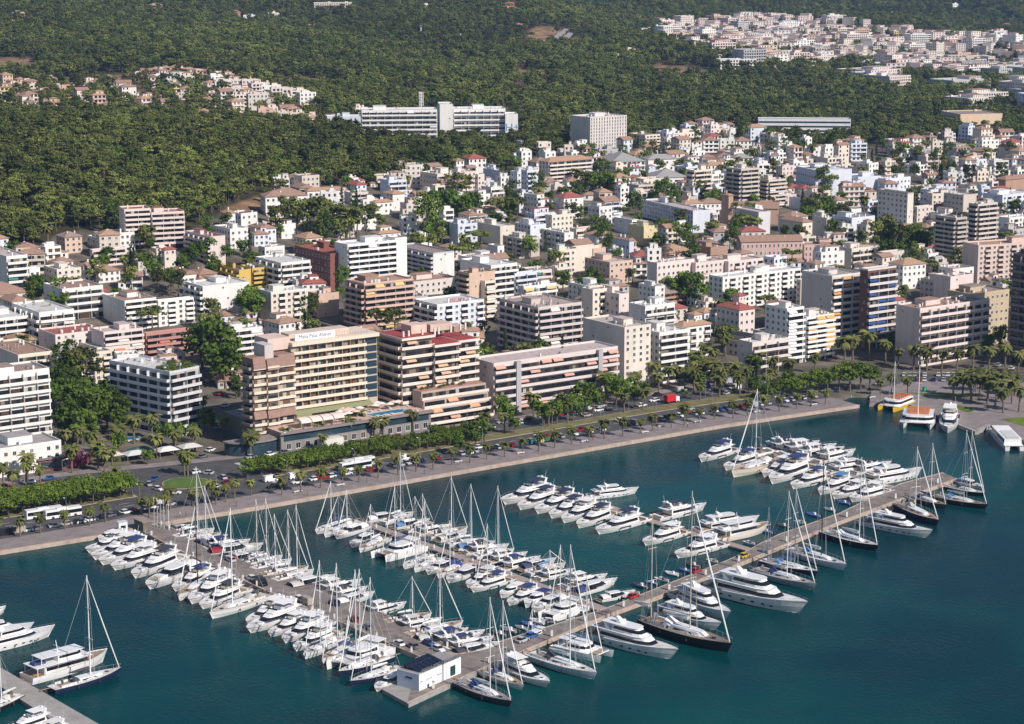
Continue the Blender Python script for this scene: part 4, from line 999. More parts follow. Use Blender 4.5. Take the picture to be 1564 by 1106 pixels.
# faint red letters: only partly readable in the photograph
sign("ISCAN", r_[0], (r_[1] * .45, .8, r_[3] + .9), 2.4, SIGNR, fit=7.5, ext=.06)
bld(717, 492, 420, 700, 756, 'O', 9, 'n', 'b', rc='t', label="slim orange tower with blank windowless front wall", mk="the slim orange tower", B=9)
bld(741, 492, 432, 738, 757, 'C', 8, 'b', 'n', rc='t', label="narrow cream balcony stack attached right of the slim orange tower", B=8, lots=0)
bld(632, 452, 433, 600, 700, 'S', 2, 'w', 'n', rc='t')
bld(1384, 366, 297, 1339, 1393, (.72, .66, .58), 9, 'n', 'w', rc='w', label="tall tower with dark square windows and bright blank end wall", mk="the square-window tower", fr=None, bcol=(.5, .45, .4))
bld(1457, 412, 335, 1426, 1474, (.52, .46, .42), 11, 'b', 'b', rc='b', label="shaded grey-beige tower with tight balcony bands", mk="the grey-beige balcony tower")
bld(1490, 402, 314, 1476, 1520, (.60, .53, .49), 12, 'b', 'b', rc='w', label="tall pale tower with rooftop water tanks beside the grey-beige tower", lots=3)
bld(1492, 438, 377, 1486, 1590, (.66, .52, .46), 8, 'c', 'n', rc='o', label="wide pinkish block of square balconies at the right edge", mk="the wide pinkish block", B=14, ang=22)
for s_, e_, lb in ((1132, 1225, "long pink hotel wing with terracotta roof and tall narrow windows"), (1228, 1284, "pink hotel wing carrying dark rooftop letters")):
    r_ = bld(s_, 403 if s_ < 1200 else 402, 370 if s_ < 1200 else 376, s_ - 2, e_, (.66, .46, .41), 3, 'v', 'n', 'gable' if s_ < 1200 else 'flat', 't', ang=8, B=11, label=lb, name='hotel', cat='hotel', mk="the pink hotel" if s_ < 1200 else None, lots=.5)
sign("Catalonia", r_[0], (r_[1] * .5, .6, r_[3] + .85), 2.2, SIGND, fit=11, ext=.05)
# tall buildings further back
bld(901, 236, 181, 871, 957, (.66, .60, .57), 11, 'v', 'n', rc='w', label="tall pale tower block with grid of narrow windows before the woods", mk="the tall pale tower", far=False, lots=1.5)
bld(553, 214, 170, 551, 668, 'W', 6, 'b', 'n', rc='w', ang=6, B=20, label="left wing of the large white hospital with banded balconies", name='hospital', cat='hospital', mk="the white hospital", far=False, bcol=(.78, .77, .76))
bld(672, 216, 161, 668, 692, 'W', 7, 'n', 'n', rc='w', ang=6, B=22, label="white central stair tower of the hospital", name='hospital_tower', cat='hospital', far=False, lots=.3)
r_ = bld(693, 216, 168, 692, 772, 'W', 6, 'b', 'n', rc='w', ang=6, B=20, label="right wing of the large white hospital with banded balconies", name='hospital', cat='hospital', far=False, bcol=(.8, .79, .78))
r_ = bld(772, 220, 176, 771, 791, 'W', 6, 'n', 'n', rc='w', ang=6, B=18, label="blank white end block of the hospital with blue H emblem", name='hospital', cat='hospital', far=False, lots=0)
sign("H+", r_[0], (r_[1] * .55, -.06, r_[3] * .45), 8, mat("emblem_blue", (.12, .3, .5), .5), ext=.03)
bld(640, 170, 143, 637, 647, 'S', 6, 'v', 'v', rc='p', ang=6, B=8, label="slim beige chimney tower rising behind the hospital", name='tower', cat='tower', far=False, lots=0)
bld(500, 200, 180, 498, 553, 'U', 3, 'w', 'n', rc='w', ang=8, B=16, label="low bluish wing left of the hospital", name='hospital_annexe', cat='hospital')
bld(838, 284, 248, 823, 904, 'P', 6, 'b', 'w', 'hip', 'o', label="pink apartment block with orange hipped roof below the pale tower", name='apartment_building', cat='apartment building', mk="the orange hip-roofed block", far=False, bcol=(.74, .66, .6))
bld(1158, 203, 183, 1150, 1299, (.72, .72, .74), 3, 's', 's', rc='g', ang=-4, B=16, label="long low office with white bands and blue glazing among trees", name='office_building', cat='office building', mk="the white-banded office", far=False, gl=BGLASS, lots=.2)
bld(1466, 202, 176, 1436, 1530, (.70, .52, .36), 3, 'n', 'w', rc='b', ang=14, label="sand-coloured hall with blank walls among trees on the right", name='hall', cat='hall', mk="the sand-coloured hall", lots=.3)
def clear_front(uc, vb, ur, ang, depth=26):
    C = T(uc, vb); a = math.radians(ang); FOOT.append((C.x + math.sin(a) * depth, C.y - math.cos(a) * depth, a, max(8, solve_len(C, a, ur)), depth))
clear_front(1158, 203, 1299, -4, 40); clear_front(1466, 202, 1530, 14, 22); clear_front(693, 216, 791, 6, 14); clear_front(901, 236, 957, 35, 10)
# church: brick tower and long hall
bld(1112, 352, 299, 1101, 1119, (.46, .30, .22), 3, 'n', 'n', 'hip', 'o', name='bell_tower', cat='bell tower', label="brick bell tower with tiled cap beside the long white school hall", mk="the brick bell tower", ang=30)
bld(1158, 358, 326, 1116, 1176, (.64, .62, .63), 3, 'n', 'w', rc='p', name='school', cat='school', label="pale hall with three rows of windows right of the bell tower", ang=30, mk="the pale school hall", lots=.2)
bld(1120, 338, 318, 1118, 1188, (.50, .32, .24), 2, 'n', 'n', 'gable', 't', name='church', cat='church', label="long brick nave with ridged tiled roof behind the pale hall", ang=-8, B=14)
# filling: the rest of the town read from the photograph
rows('''
192 382 322 188 232 P bn fr n=8 ang=22 B=13
233 381 327 232 283 P bn fr n=7 ang=22 B=13
322 406 364 284 345 P nb fr n=6
352 380 352 327 380 W ww fw name=villa
347 352 326 338 360 U nn ho
100 388 363 87 126 O ww hb
150 384 366 134 171 W nw fw
184 386 358 166 207 W wn fw
142 408 384 138 193 P bn fp n=3
252 410 382 247 269 C ww hr name=villa
12 442 394 -30 44 W bn fp n=5
46 436 412 42 62 W wn fw
88 440 414 68 125 C ww fw
128 432 407 120 146 W ww ht
151 433 416 148 184 W wn ht
279 437 420 258 302 W nn gt
305 436 420 302 332 O nn ht
366 445 415 332 384 Y nb fd n=4
386 440 412 384 432 Y bn fd n=4
97 490 444 68 159 W bn ft n=4
192 505 462 158 240 W bn ft n=5
243 500 462 238 297 W cn ft n=5
311 490 440 284 382 W nb fw n=6
-10 530 490 -40 62 W bb fw n=4
62 530 480 20 115 W bb fw n=4
86 548 514 60 160 P wn fr n=4
160 555 510 158 220 P bn fp n=5
224 548 512 220 298 K bn fp n=4
345 565 508 332 402 W bb fp n=6
30 600 545 -20 82 C bn ft n=5
88 600 548 75 172 C cn fg n=6
-15 478 452 -40 48 C ww ht
20 490 462 0 48 W ww ht
150 560 535 120 200 C bn fg
406 330 301 404 470 W ww ht name=villa ang=20 n=3
470 322 292 466 526 W cw ho name=villa ang=20 n=3
425 318 296 412 460 W ww ht name=villa
545 305 283 528 560 U ww hr name=villa n=3
573 328 310 566 600 W ww ho name=villa n=2
600 322 297 585 618 W nw ho name=villa n=4
604 275 262 598 620 W nn ho name=villa
402 370 350 380 422 U ww ht
430 365 345 420 452 W nn ft
405 400 380 395 435 W ww ft
540 352 335 520 575 W nn fw
668 300 268 642 700 C bw fw n=4
702 292 265 700 727 P wn fw n=4
730 292 268 722 740 P ww fp
760 280 262 738 775 U nn fw
790 288 264 780 816 U ww fw
632 325 305 625 652 W nn fw
652 324 308 650 680 W nn ft
750 305 288 735 770 W bw fw
768 318 305 742 776 W ww ho
793 325 300 782 808 U ww fw
764 378 348 717 786 C nn fw n=3
796 395 367 768 824 B nc fw n=4
810 366 346 786 834 U nw fw n=3
843 364 331 833 875 C wn fw n=4
805 300 262 796 822 U cw fw n=5
820 335 300 800 822 W cw fw n=4
862 390 358 828 876 W nc fw n=4
880 378 352 870 918 C bn fr n=3
850 420 385 836 880 C cn fw n=4
880 415 380 872 915 C nc fr n=4
931 436 403 893 966 O ww fp n=4
906 412 382 894 925 O nn ft n=3
961 398 368 928 968 U nw ht name=villa n=2
983 376 348 960 1004 L nn fw n=3
965 360 338 938 975 W cn fw
948 355 345 940 962 O ww ho
1058 356 324 980 1084 U nw fp n=5 ang=26
1025 372 348 1015 1055 W cw fw
1022 406 387 995 1058 O ww ho n=2
1085 406 380 1052 1111 T nn fb n=3
1003 446 404 988 1060 P wn fp n=4
1062 440 404 1060 1110 P wn fp n=4
1112 436 402 1110 1165 P cn fp n=4
1103 474 426 1082 1222 W cw fw n=6
1222 466 430 1218 1268 B nw fw n=4
750 464 408 703 790 W bn fw n=6
786 460 420 780 820 U bn fw n=4
800 470 440 790 850 W bn fb
720 420 396 700 760 W cn fw
760 400 378 745 770 W wn fr
690 398 380 672 705 P wn ho
640 378 362 625 660 W nn fw
915 345 318 898 935 W ww fb n=3
945 300 282 930 950 K wn fr
975 312 285 952 998 B bn fp n=4
1060 304 262 1048 1086 C bb fp n=6
1131 320 260 1108 1158 B bb fw n=9
1173 318 277 1157 1200 B bb fw n=7
935 270 248 912 985 W bw hg n=3 name=apartment_building ang=18
990 262 244 980 1035 W ww hg n=2 name=apartment_building ang=18
1000 290 272 985 1050 W cw hg n=2 name=apartment_building ang=14
1050 234 217 1046 1072 W ww ht n=3 name=apartment_building ang=10
1074 233 215 1072 1098 W cw ht n=3 name=apartment_building ang=6
1100 233 215 1098 1122 W ww fg n=3 name=apartment_building ang=2
1124 234 216 1122 1148 W ww ht n=3 name=apartment_building ang=12
1072 256 241 1068 1092 U ww ht n=2 ang=10
1096 254 240 1093 1118 W ww ht n=2 ang=4
1120 256 242 1118 1150 W cw hg n=2 ang=8
1030 225 205 1022 1060 C ww ft
985 232 208 960 1008 C bw fb n=5
870 222 202 850 872 D ww fp n=4
800 240 222 785 810 P nn fw
1212 250 226 1200 1225 P cn ho n=3
1245 300 262 1215 1300 U nw fw n=3 ang=20
1310 298 272 1290 1345 U nw fw n=3 ang=20
1352 300 275 1340 1390 U ww fw n=3
1330 308 290 1310 1335 T ww ht
1300 340 322 1265 1315 W nn fw n=2
1245 326 308 1205 1245 U nn fr n=3
1225 375 340 1190 1240 C wn ht n=3
1262 365 335 1240 1275 C cn fw n=3
1300 370 335 1270 1335 U nw fg n=4
1300 412 382 1275 1345 C bn fp n=3
1350 420 388 1340 1380 S vn fp n=3
1395 412 385 1380 1425 C wn fp n=3
1415 400 380 1400 1445 C nn hr n=2
1425 458 430 1405 1450 B nw fp n=3
1450 470 425 1425 1485 P nn fp n=5
1470 340 300 1440 1490 B nw fw n=5
1530 330 300 1500 1580 U cn fw n=4
1540 372 335 1522 1575 W cn fw n=5
1535 300 275 1520 1575 T nn ht n=3
1420 318 292 1405 1450 U ww fw n=3
1400 340 318 1393 1425 P wn fw n=3
1480 262 240 1455 1500 O bn fo n=3
1500 250 232 1480 1520 C ww ht n=2
945 505 452 905 960 P nw fw n=5
905 500 445 888 945 C cn fp n=5
1000 475 440 975 1015 W ww fw
1010 470 450 985 1060 T bb hb n=3 name=house
1075 512 478 1060 1092 U ww ho n=3
600 540 512 585 640 P nn fo n=2
690 545 515 640 740 T wn fp n=2
520 540 505 470 535 D nn fd n=2
900 465 440 868 925 W ww fw n=3
''')  # bluish white on some shaded blocks above is shade put into colour

for ph, u, v in (("the ochre house", 385, 425), ("the pink twin block", 235, 350), ("the white teal-awning block", 270, 475), ("the white hillside villas", 465, 312), ("the blank white wall", 345, 465), ("the yellow small block", 983, 360), ("the peach block", 930, 418), ("the long pink row", 1060, 422), ("the twin balcony towers", 1150, 290), ("the white terrace row", 1270, 282), ("the wide white block", 1155, 448), ("the big shaded block", 1030, 338), ("the hillside village", 300, 135), ("the roundabout", 284, 738), ("the grey hip-roofed blocks", 970, 262), ("the tall poplars", 655, 345), ("the white tower villa", 360, 350), ("the square car park", 1440, 578), ("the palm garden", 1075, 580), ("the lower right houses", 1510, 290), ("the palm square", 1505, 612), ("the left-edge white block", 20, 415), ("the umbrella pines", 712, 400)): mark(ph, u, v)
# ------------------------------------------------------------------ boats (bow along +x, waterline z = 0)
WHITE = (.80, .79, .78); NAVY = (.02, .03, .07); BLACKH = (.018, .018, .022); CREAMH = (.72, .66, .55)
def hull_secs(L, B, hs, hb, rake=.1, full=.5, n=13, tr=.95, flare=.86):
    out = []
    for i in range(n):
        t = i / (n - 1); x = -L / 2 + L * t
        bd = B / 2 * (tr + (1 - tr) * min(1, t * 3)) * (1 if t < full else max(.012, 1 - ((t - full) / (1 - full)) ** 2.5))
        xw = x - rake * L * max(0, (t - .55) / .45) ** 2; bw = bd * flare * (1 - .35 * max(0, (t - .5) / .5))
        z = hs + (hb - hs) * t ** 1.7
        out.append([(x, -bd, z), (x - (x - xw) * .45, -(bd * .6 + bw * .4), z * .5), (xw, -bw, .12), (xw, -bw * .55, -.6), (xw, bw * .55, -.6), (xw, bw, .12), (x - (x - xw) * .45, bd * .6 + bw * .4, z * .5), (x, bd, z)])
    return out
def hull_mesh(L, B, hs, hb, **k):
    b = MB(); s = hull_secs(L, B, hs, hb, **k); b.loft(s, 0, closed=False, cap0=True, cap1=True); return b.mesh("hull", [GEL])
def deck_mesh(L, B, hs, hb, m, x0=0.0, dz=-.06, **k):
    b = MB(); s = [c for c in hull_secs(L, B, hs, hb, **k)]
    n = len(s)
    for i in range(n - 1):
        if i / (n - 1) < x0: continue
        p, q = s[i], s[i + 1]; b.face([(p[0][0], p[0][1] * .97, p[0][2] + dz), (q[0][0], q[0][1] * .97, q[0][2] + dz), (q[7][0], q[7][1] * .97, q[7][2] + dz), (p[7][0], p[7][1] * .97, p[7][2] + dz)])
    return b.mesh("deck", [m])
def rail_mesh(L, B, hs, hb, x0=.35, **k):
    b = MB(); s = hull_secs(L, B, hs, hb, **k); n = len(s)
    for sd in (0, 7):
        for i in range(int(x0 * n), n - 1):
            p, q = Vector(s[i][sd]), Vector(s[i + 1][sd]); u = Vector((0, 0, .62)); b.tube(p * 1 + u, q + u, .028, None, 4); b.tube(p, p + u, .022, None, 4)
    return b.mesh("rail", [METAL])
def plan(x0, x1, w, nose, nw=.5): return [(x0, -w), (x1 - nose, -w), (x1 - nose * .25, -w * (nw + .25)), (x1, -w * nw), (x1, w * nw), (x1 - nose * .25, w * (nw + .25)), (x1 - nose, w), (x0, w)]
def house(levels, closed_top=True):
    """levels: (z, x0, x1, halfwidth, nose)"""
    return [[(p[0], p[1], z) for p in plan(x0, x1, w_, no)] for z, x0, x1, w_, no in levels]
def lerp_level(a, c, t): return tuple(a[i] * (1 - t) + c[i] * t for i in range(5))
def cabin(lv0, lv1, g0=.3, g1=.75, out=.025):
    """returns cabin mesh and a window band set a little proud of it"""
    b = MB(); b.loft(house([lv0, lv1]), 0, True, False, True); me = b.mesh("cabin", [GEL])
    a, c = lerp_level(lv0, lv1, g0), lerp_level(lv0, lv1, g1); b = MB()
    e = lambda l: (l[0], l[1] + .35, l[2] + out * 1.6, l[3] + out, l[4])
    s = house([e(a), e(c)]); k = 8
    pts = s[0] + s[1]
    for i in range(7): b.face([pts[i], pts[i + 1], pts[k + i + 1], pts[k + i]])
    return me, b.mesh("window_band", [GLASS])
def boxm(name, m, *bx):
    b = MB()
    for q in bx: b.box(*q)
    return b.mesh(name, [m])
def fender_mesh():
    b = MB(); b.tube((0, 0, -.45), (0, 0, .45), .2, .2, 8); return b.mesh("fender", [FEND])
BP = {}
def motor_parts(kind):
    """list of (name, mesh, parent index or -1, colour key)"""
    P = []
    def add(nm, me, par=-1, ck=None, loc=(0, 0, 0)): P.append((nm, me, par, ck, loc)); return len(P) - 1
    if kind == 'fly':
        L, B, hs, hb = 16, 4.7, 1.35, 2.3; add("hull", hull_mesh(L, B, hs, hb), -1, 'hull'); add("deck", deck_mesh(L, B, hs, hb, GEL, .3)); add("cockpit_deck", deck_mesh(L, B, hs, hb, TEAK, 0, -.5))
        me, g = cabin((1.3, -4.2, 4.6, 1.85, 2.6), (3.15, -4.0, 2.2, 1.55, 2.0)); c = add("cabin", me, -1, None); add("window_band", g, c)
        add("foredeck_trunk", boxm("foredeck_trunk", GEL, (4.0, 5.9, -.9, .9, 1.75, 2.15))); add("deck_hatch", boxm("deck_hatch", GLASS, (5.0, 5.6, -.3, .3, 2.152, 2.19)))
        b = MB(); b.loft(house([(3.16, -5.6, 1.6, 1.7, 1.8), (3.34, -5.7, 1.7, 1.78, 1.8)]), 0); f = add("flybridge", b.mesh("flybridge", [GEL]))
        b = MB(); s = house([(3.345, -4.6, 1.5, 1.65, 1.7), (3.9, -4.6, .9, 1.72, 1.5)]); pts = s[0] + s[1]
        for i in range(7): b.face([pts[i], pts[i + 1], pts[9 + i], pts[8 + i]])
        add("coaming", b.mesh("coaming", [GEL]), f); add("helm_seat", boxm("helm_seat", CANVAS, (-1.2, -.5, -.9, .9, 3.35, 4.2), (-3.8, -2.0, -1.4, -.8, 3.35, 3.8), (-3.8, -2.0, .8, 1.4, 3.35, 3.8)), f, 'seat')
        add("windscreen", boxm("windscreen", GLASS, (.75, .82, -1.2, 1.2, 3.9, 4.3)), f)
        b = MB()
        for y in (-1.6, 1.6): b.loft([[(-3.9, y - .1, 3.35), (-3.2, y - .1, 3.35), (-3.2, y + .1, 3.35), (-3.9, y + .1, 3.35)], [(-4.6, y * .8 - .1, 5.1), (-4.1, y * .8 - .1, 5.1), (-4.1, y * .8 + .1, 5.1), (-4.6, y * .8 + .1, 5.1)]])
        b.box(-4.7, -4.0, -1.4, 1.4, 5.1, 5.28); r = add("radar_arch", b.mesh("radar_arch", [GEL])); b = MB(); b.tube((-4.3, 0, 5.28), (-4.3, 0, 5.7), .32, .22, 8); add("radar_dome", b.mesh("radar_dome", [GEL]), r)
        b = MB(); b.tube((-4.2, 1.1, 5.28), (-4.6, 1.1, 7.4), .03, .02, 4); add("antenna", b.mesh("antenna", [LAMPW]), r)
        add("bimini", boxm("bimini", CANVAS, (-4.0, -.6, -1.55, 1.55, 5.0, 5.09)), -1, 'canvas'); add("cockpit_seat", boxm("cockpit_seat", CANVAS, (-7.2, -6.5, -1.6, 1.6, .9, 1.5)), -1, 'seat')
        add("swim_platform", boxm("swim_platform", TEAK, (-9.0, -8.002, -1.9, 1.9, .3, .45))); add("rail", rail_mesh(L, B, hs, hb))
        b = MB()
        for sd in (-1, 1): b.face([(-1, sd * 2.27, .8), (2.6, sd * 2.24, .95), (2.3, sd * 2.28, 1.3), (-1, sd * 2.3, 1.15)])
        add("hull_window", b.mesh("hull_window", [GLASS]))
    elif kind == 'open':
        L, B, hs, hb = 13, 3.9, 1.2, 1.85; add("hull", hull_mesh(L, B, hs, hb, rake=.12), -1, 'hull'); add("deck", deck_mesh(L, B, hs, hb, GEL, .35)); add("cockpit_deck", deck_mesh(L, B, hs, hb, TEAK, 0, -.45))
        b = MB(); b.loft(house([(1.3, -.4, 5.0, 1.3, 3.0), (1.95, -.4, 3.2, 1.0, 2.0)]), 0); add("cabin", b.mesh("cabin", [GEL]))
        b = MB(); s = house([(1.62, -2.6, 2.4, 1.62, 1.7), (2.5, -2.2, 1.0, 1.32, 1.2)]); pts = s[0] + s[1]
        for i in range(7): b.face([pts[i], pts[i + 1], pts[9 + i], pts[8 + i]])
        add("windscreen", b.mesh("windscreen", [GLASS])); b = MB(); b.loft(house([(2.5, -3.4, .9, 1.3, 1.1), (2.66, -3.4, .7, 1.2, 1.0)]), 0); add("hardtop", b.mesh("hardtop", [GEL]))
        b = MB(); b.tube((-3.2, -1.5, 1.2), (-3.6, -1.2, 3.2), .1, .1, 5); b.tube((-3.2, 1.5, 1.2), (-3.6, 1.2, 3.2), .1, .1, 5); b.tube((-3.6, -1.25, 3.2), (-3.6, 1.25, 3.2), .12, .12, 5); add("radar_arch", b.mesh("radar_arch", [GEL]))
        b = MB(); secs = [[(x, 1.6 * math.cos(t), 1.25 + (1.0 + .1 * x * 0) * math.sin(t)) for t in np.linspace(0, math.pi, 7)] for x in (-6.0, -3.3)]; b.loft(secs, 0, False, False, False); add("cockpit_cover", b.mesh("cockpit_cover", [CANVAS]), -1, 'canvas')
        add("swim_platform", boxm("swim_platform", TEAK, (-7.4, -6.502, -1.5, 1.5, .28, .42))); add("sun_pad", boxm("sun_pad", CANVAS, (3.0, 4.6, -.75, .75, 1.78, 1.98)), -1, 'seat'); add("rail", rail_mesh(L, B, hs, hb, .5, rake=.12))
    elif kind == 'small':
        L, B, hs, hb = 8, 2.7, .95, 1.35; add("hull", hull_mesh(L, B, hs, hb), -1, 'hull'); add("deck", deck_mesh(L, B, hs, hb, GEL, .45)); add("cockpit_deck", deck_mesh(L, B, hs, hb, TEAK, 0, -.4))
        me, g = cabin((1.0, -.4, 2.4, .95, 1.4), (1.9, -.4, 1.2, .8, .9)); c = add("cabin", me); add("window_band", g, c); add("cockpit_cover", boxm("cockpit_cover", CANVAS, (-2.6, -.42, -1.0, 1.0, 1.85, 1.95)), -1, 'canvas')
        b = MB()
        for x in (-2.5, -.6):
            for y in (-.95, .95): b.tube((x, y, .8), (x, y, 1.86), .03, .03, 4)
        add("cover_frame", b.mesh("cover_frame", [METAL])); add("outboard", boxm("outboard", FEND, (-4.5, -4.0, -.3, .3, .2, 1.25))); add("seat", boxm("seat", CANVAS, (-3.6, -3.1, -.9, .9, .6, 1.0)), -1, 'seat')
    elif kind == 'super':
        L, B, hs, hb = 30, 6.8, 2.3, 4.0; add("hull", hull_mesh(L, B, hs, hb, rake=.1, n=17), -1, 'hull'); add("deck", deck_mesh(L, B, hs, hb, GEL, .2, n=17)); add("aft_deck", deck_mesh(L, B, hs, hb, TEAK, 0, -.3, n=17))
        me, g = cabin((2.4, -9.5, 8.5, 2.7, 4.5), (4.7, -9.2, 5.6, 2.5, 3.6), .28, .72); c = add("cabin", me); add("window_band", g, c)
        b = MB(); b.loft(house([(4.72, -12.2, 5.2, 2.75, 3.5), (4.95, -12.3, 5.3, 2.8, 3.5)]), 0); u = add("upper_deck", b.mesh("upper_deck", [GEL]))
        me, g = cabin((4.96, -5.5, 4.4, 2.1, 2.8), (6.9, -5.2, 2.4, 1.85, 2.2), .35, .8); c2 = add("wheelhouse", me); add("window_band", g, c2)
        b = MB(); b.loft(house([(6.92, -9.2, 2.5, 2.15, 1.8), (7.15, -9.2, 2.6, 2.2, 1.8)]), 0); add("hardtop", b.mesh("hardtop", [GEL]))
        b = MB()
        for y in (-1.8, 1.8): b.loft([[(-7.6, y - .15, 4.96), (-6.2, y - .15, 4.96), (-6.2, y + .15, 4.96), (-7.6, y + .15, 4.96)], [(-8.6, y - .15, 6.92), (-7.6, y - .15, 6.92), (-7.6, y + .15, 6.92), (-8.6, y + .15, 6.92)]])
        add("roof_support", b.mesh("roof_support", [GEL])); b = MB(); b.loft([[(-4.8, -.9, 7.16), (-3.2, -.9, 7.16), (-3.2, .9, 7.16), (-4.8, .9, 7.16)], [(-5.6, -.5, 8.9), (-5.0, -.5, 8.9), (-5.0, .5, 8.9), (-5.6, .5, 8.9)]]); r = add("radar_mast", b.mesh("radar_mast", [GEL]))
        b = MB(); b.tube((-3.9, 1.1, 7.16), (-3.9, 1.1, 8.0), .5, .4, 8); add("radar_dome", b.mesh("radar_dome", [GEL]), r); b = MB(); b.tube((-5.3, 0, 8.9), (-5.3, 0, 11), .05, .03, 4); add("antenna", b.mesh("antenna", [GEL]), r)
        add("seat", boxm("seat", CANVAS, (-11.4, -10, -1.9, 1.9, 4.96, 5.5), (-13.6, -12.6, -2.2, 2.2, 2.3, 2.9), (8.6, 10.4, -1.2, 1.2, 3.1, 3.5)), -1, 'seat')
        add("swim_platform", boxm("swim_platform", TEAK, (-16.8, -15.002, -2.8, 2.8, .5, .8))); add("rail", rail_mesh(L, B, hs, hb, .45, n=17))
        b = MB()
        for sd in (-1, 1):
            for x in (-8, -5.4, -1.5, 1.2, 4.0, 6.4): b.face([(x, sd * 3.24 * (1 if x < 3 else .955), 1.15), (x + .9, sd * 3.24 * (1 if x < 3 else .95), 1.15), (x + .9, sd * 3.3 * (1 if x < 3 else .965), 1.6), (x, sd * 3.3 * (1 if x < 3 else .97), 1.6)])
        add("hull_window", b.mesh("hull_window", [GLASS]))
    elif kind == 'trawler':
        L, B, hs, hb = 22, 6.0, 2.2, 3.8; add("hull", hull_mesh(L, B, hs, hb, rake=.08), -1, 'hull'); add("deck", deck_mesh(L, B, hs, hb, TEAK, 0, -.2))
        me, g = cabin((2.1, -7.4, 4.8, 2.4, 1.2), (4.5, -7.4, 4.4, 2.35, 1.2), .35, .78); c = add("cabin", me); add("window_band", g, c)
        b = MB(); b.box(-10, 5.0, -2.9, 2.9, 4.51, 4.68); add("upper_deck", b.mesh("upper_deck", [GEL])); me, g = cabin((4.69, -3.6, 3.2, 1.9, 1.2), (6.7, -3.6, 2.8, 1.8, 1.2), .4, .8); c = add("wheelhouse", me); add("window_band", g, c)
        add("hardtop", boxm("hardtop", GEL, (-8.2, 3.4, -2.1, 2.1, 6.71, 6.88))); b = MB()
        for x in (-9.6, -7.8):
            for y in (-2.7, 2.7): b.tube((x, y, 2.1), (x, y, 4.5), .09, .09, 5)
        for y in (-1.9, 1.9): b.tube((-8, y, 4.68), (-8, y, 6.7), .09, .09, 5)
        add("awning_post", b.mesh("awning_post", [GEL])); b = MB(); b.tube((-2.5, 0, 6.88), (-2.9, 0, 10.4), .16, .08, 6); b.tube((-2.7, -1.3, 8.6), (-2.7, 1.3, 8.6), .06, .06, 5); add("signal_mast", b.mesh("signal_mast", [GEL]))
        add("tender", boxm("tender", CANVAS, (-9.4, -6.2, -.9, .9, 4.69, 5.4)), -1, 'canvas'); add("swim_platform", boxm("swim_platform", TEAK, (-12.1, -11.002, -2.4, 2.4, .4, .6))); add("rail", rail_mesh(L, B, hs, hb, .3, rake=.08))
    elif kind == 'rib':
        b = MB()
        for y in (-.8, .8): b.tube((-2.4, y, .35), (1.2, y, .38), .3, .3, 8); b.tube((1.2, y, .38), (2.6, y * .15, .55), .3, .24, 8)
        add("tube", b.mesh("tube", [CANVAS]), -1, 'canvas'); add("deck", boxm("deck", GEL, (-2.4, 1.3, -.6, .6, .15, .3))); add("console", boxm("console", GEL, (-.5, .1, -.35, .35, .3, 1.1))); add("outboard", boxm("outboard", FEND, (-2.9, -2.45, -.25, .25, .1, 1.1)))
    return P, L if kind != 'rib' else 5.2
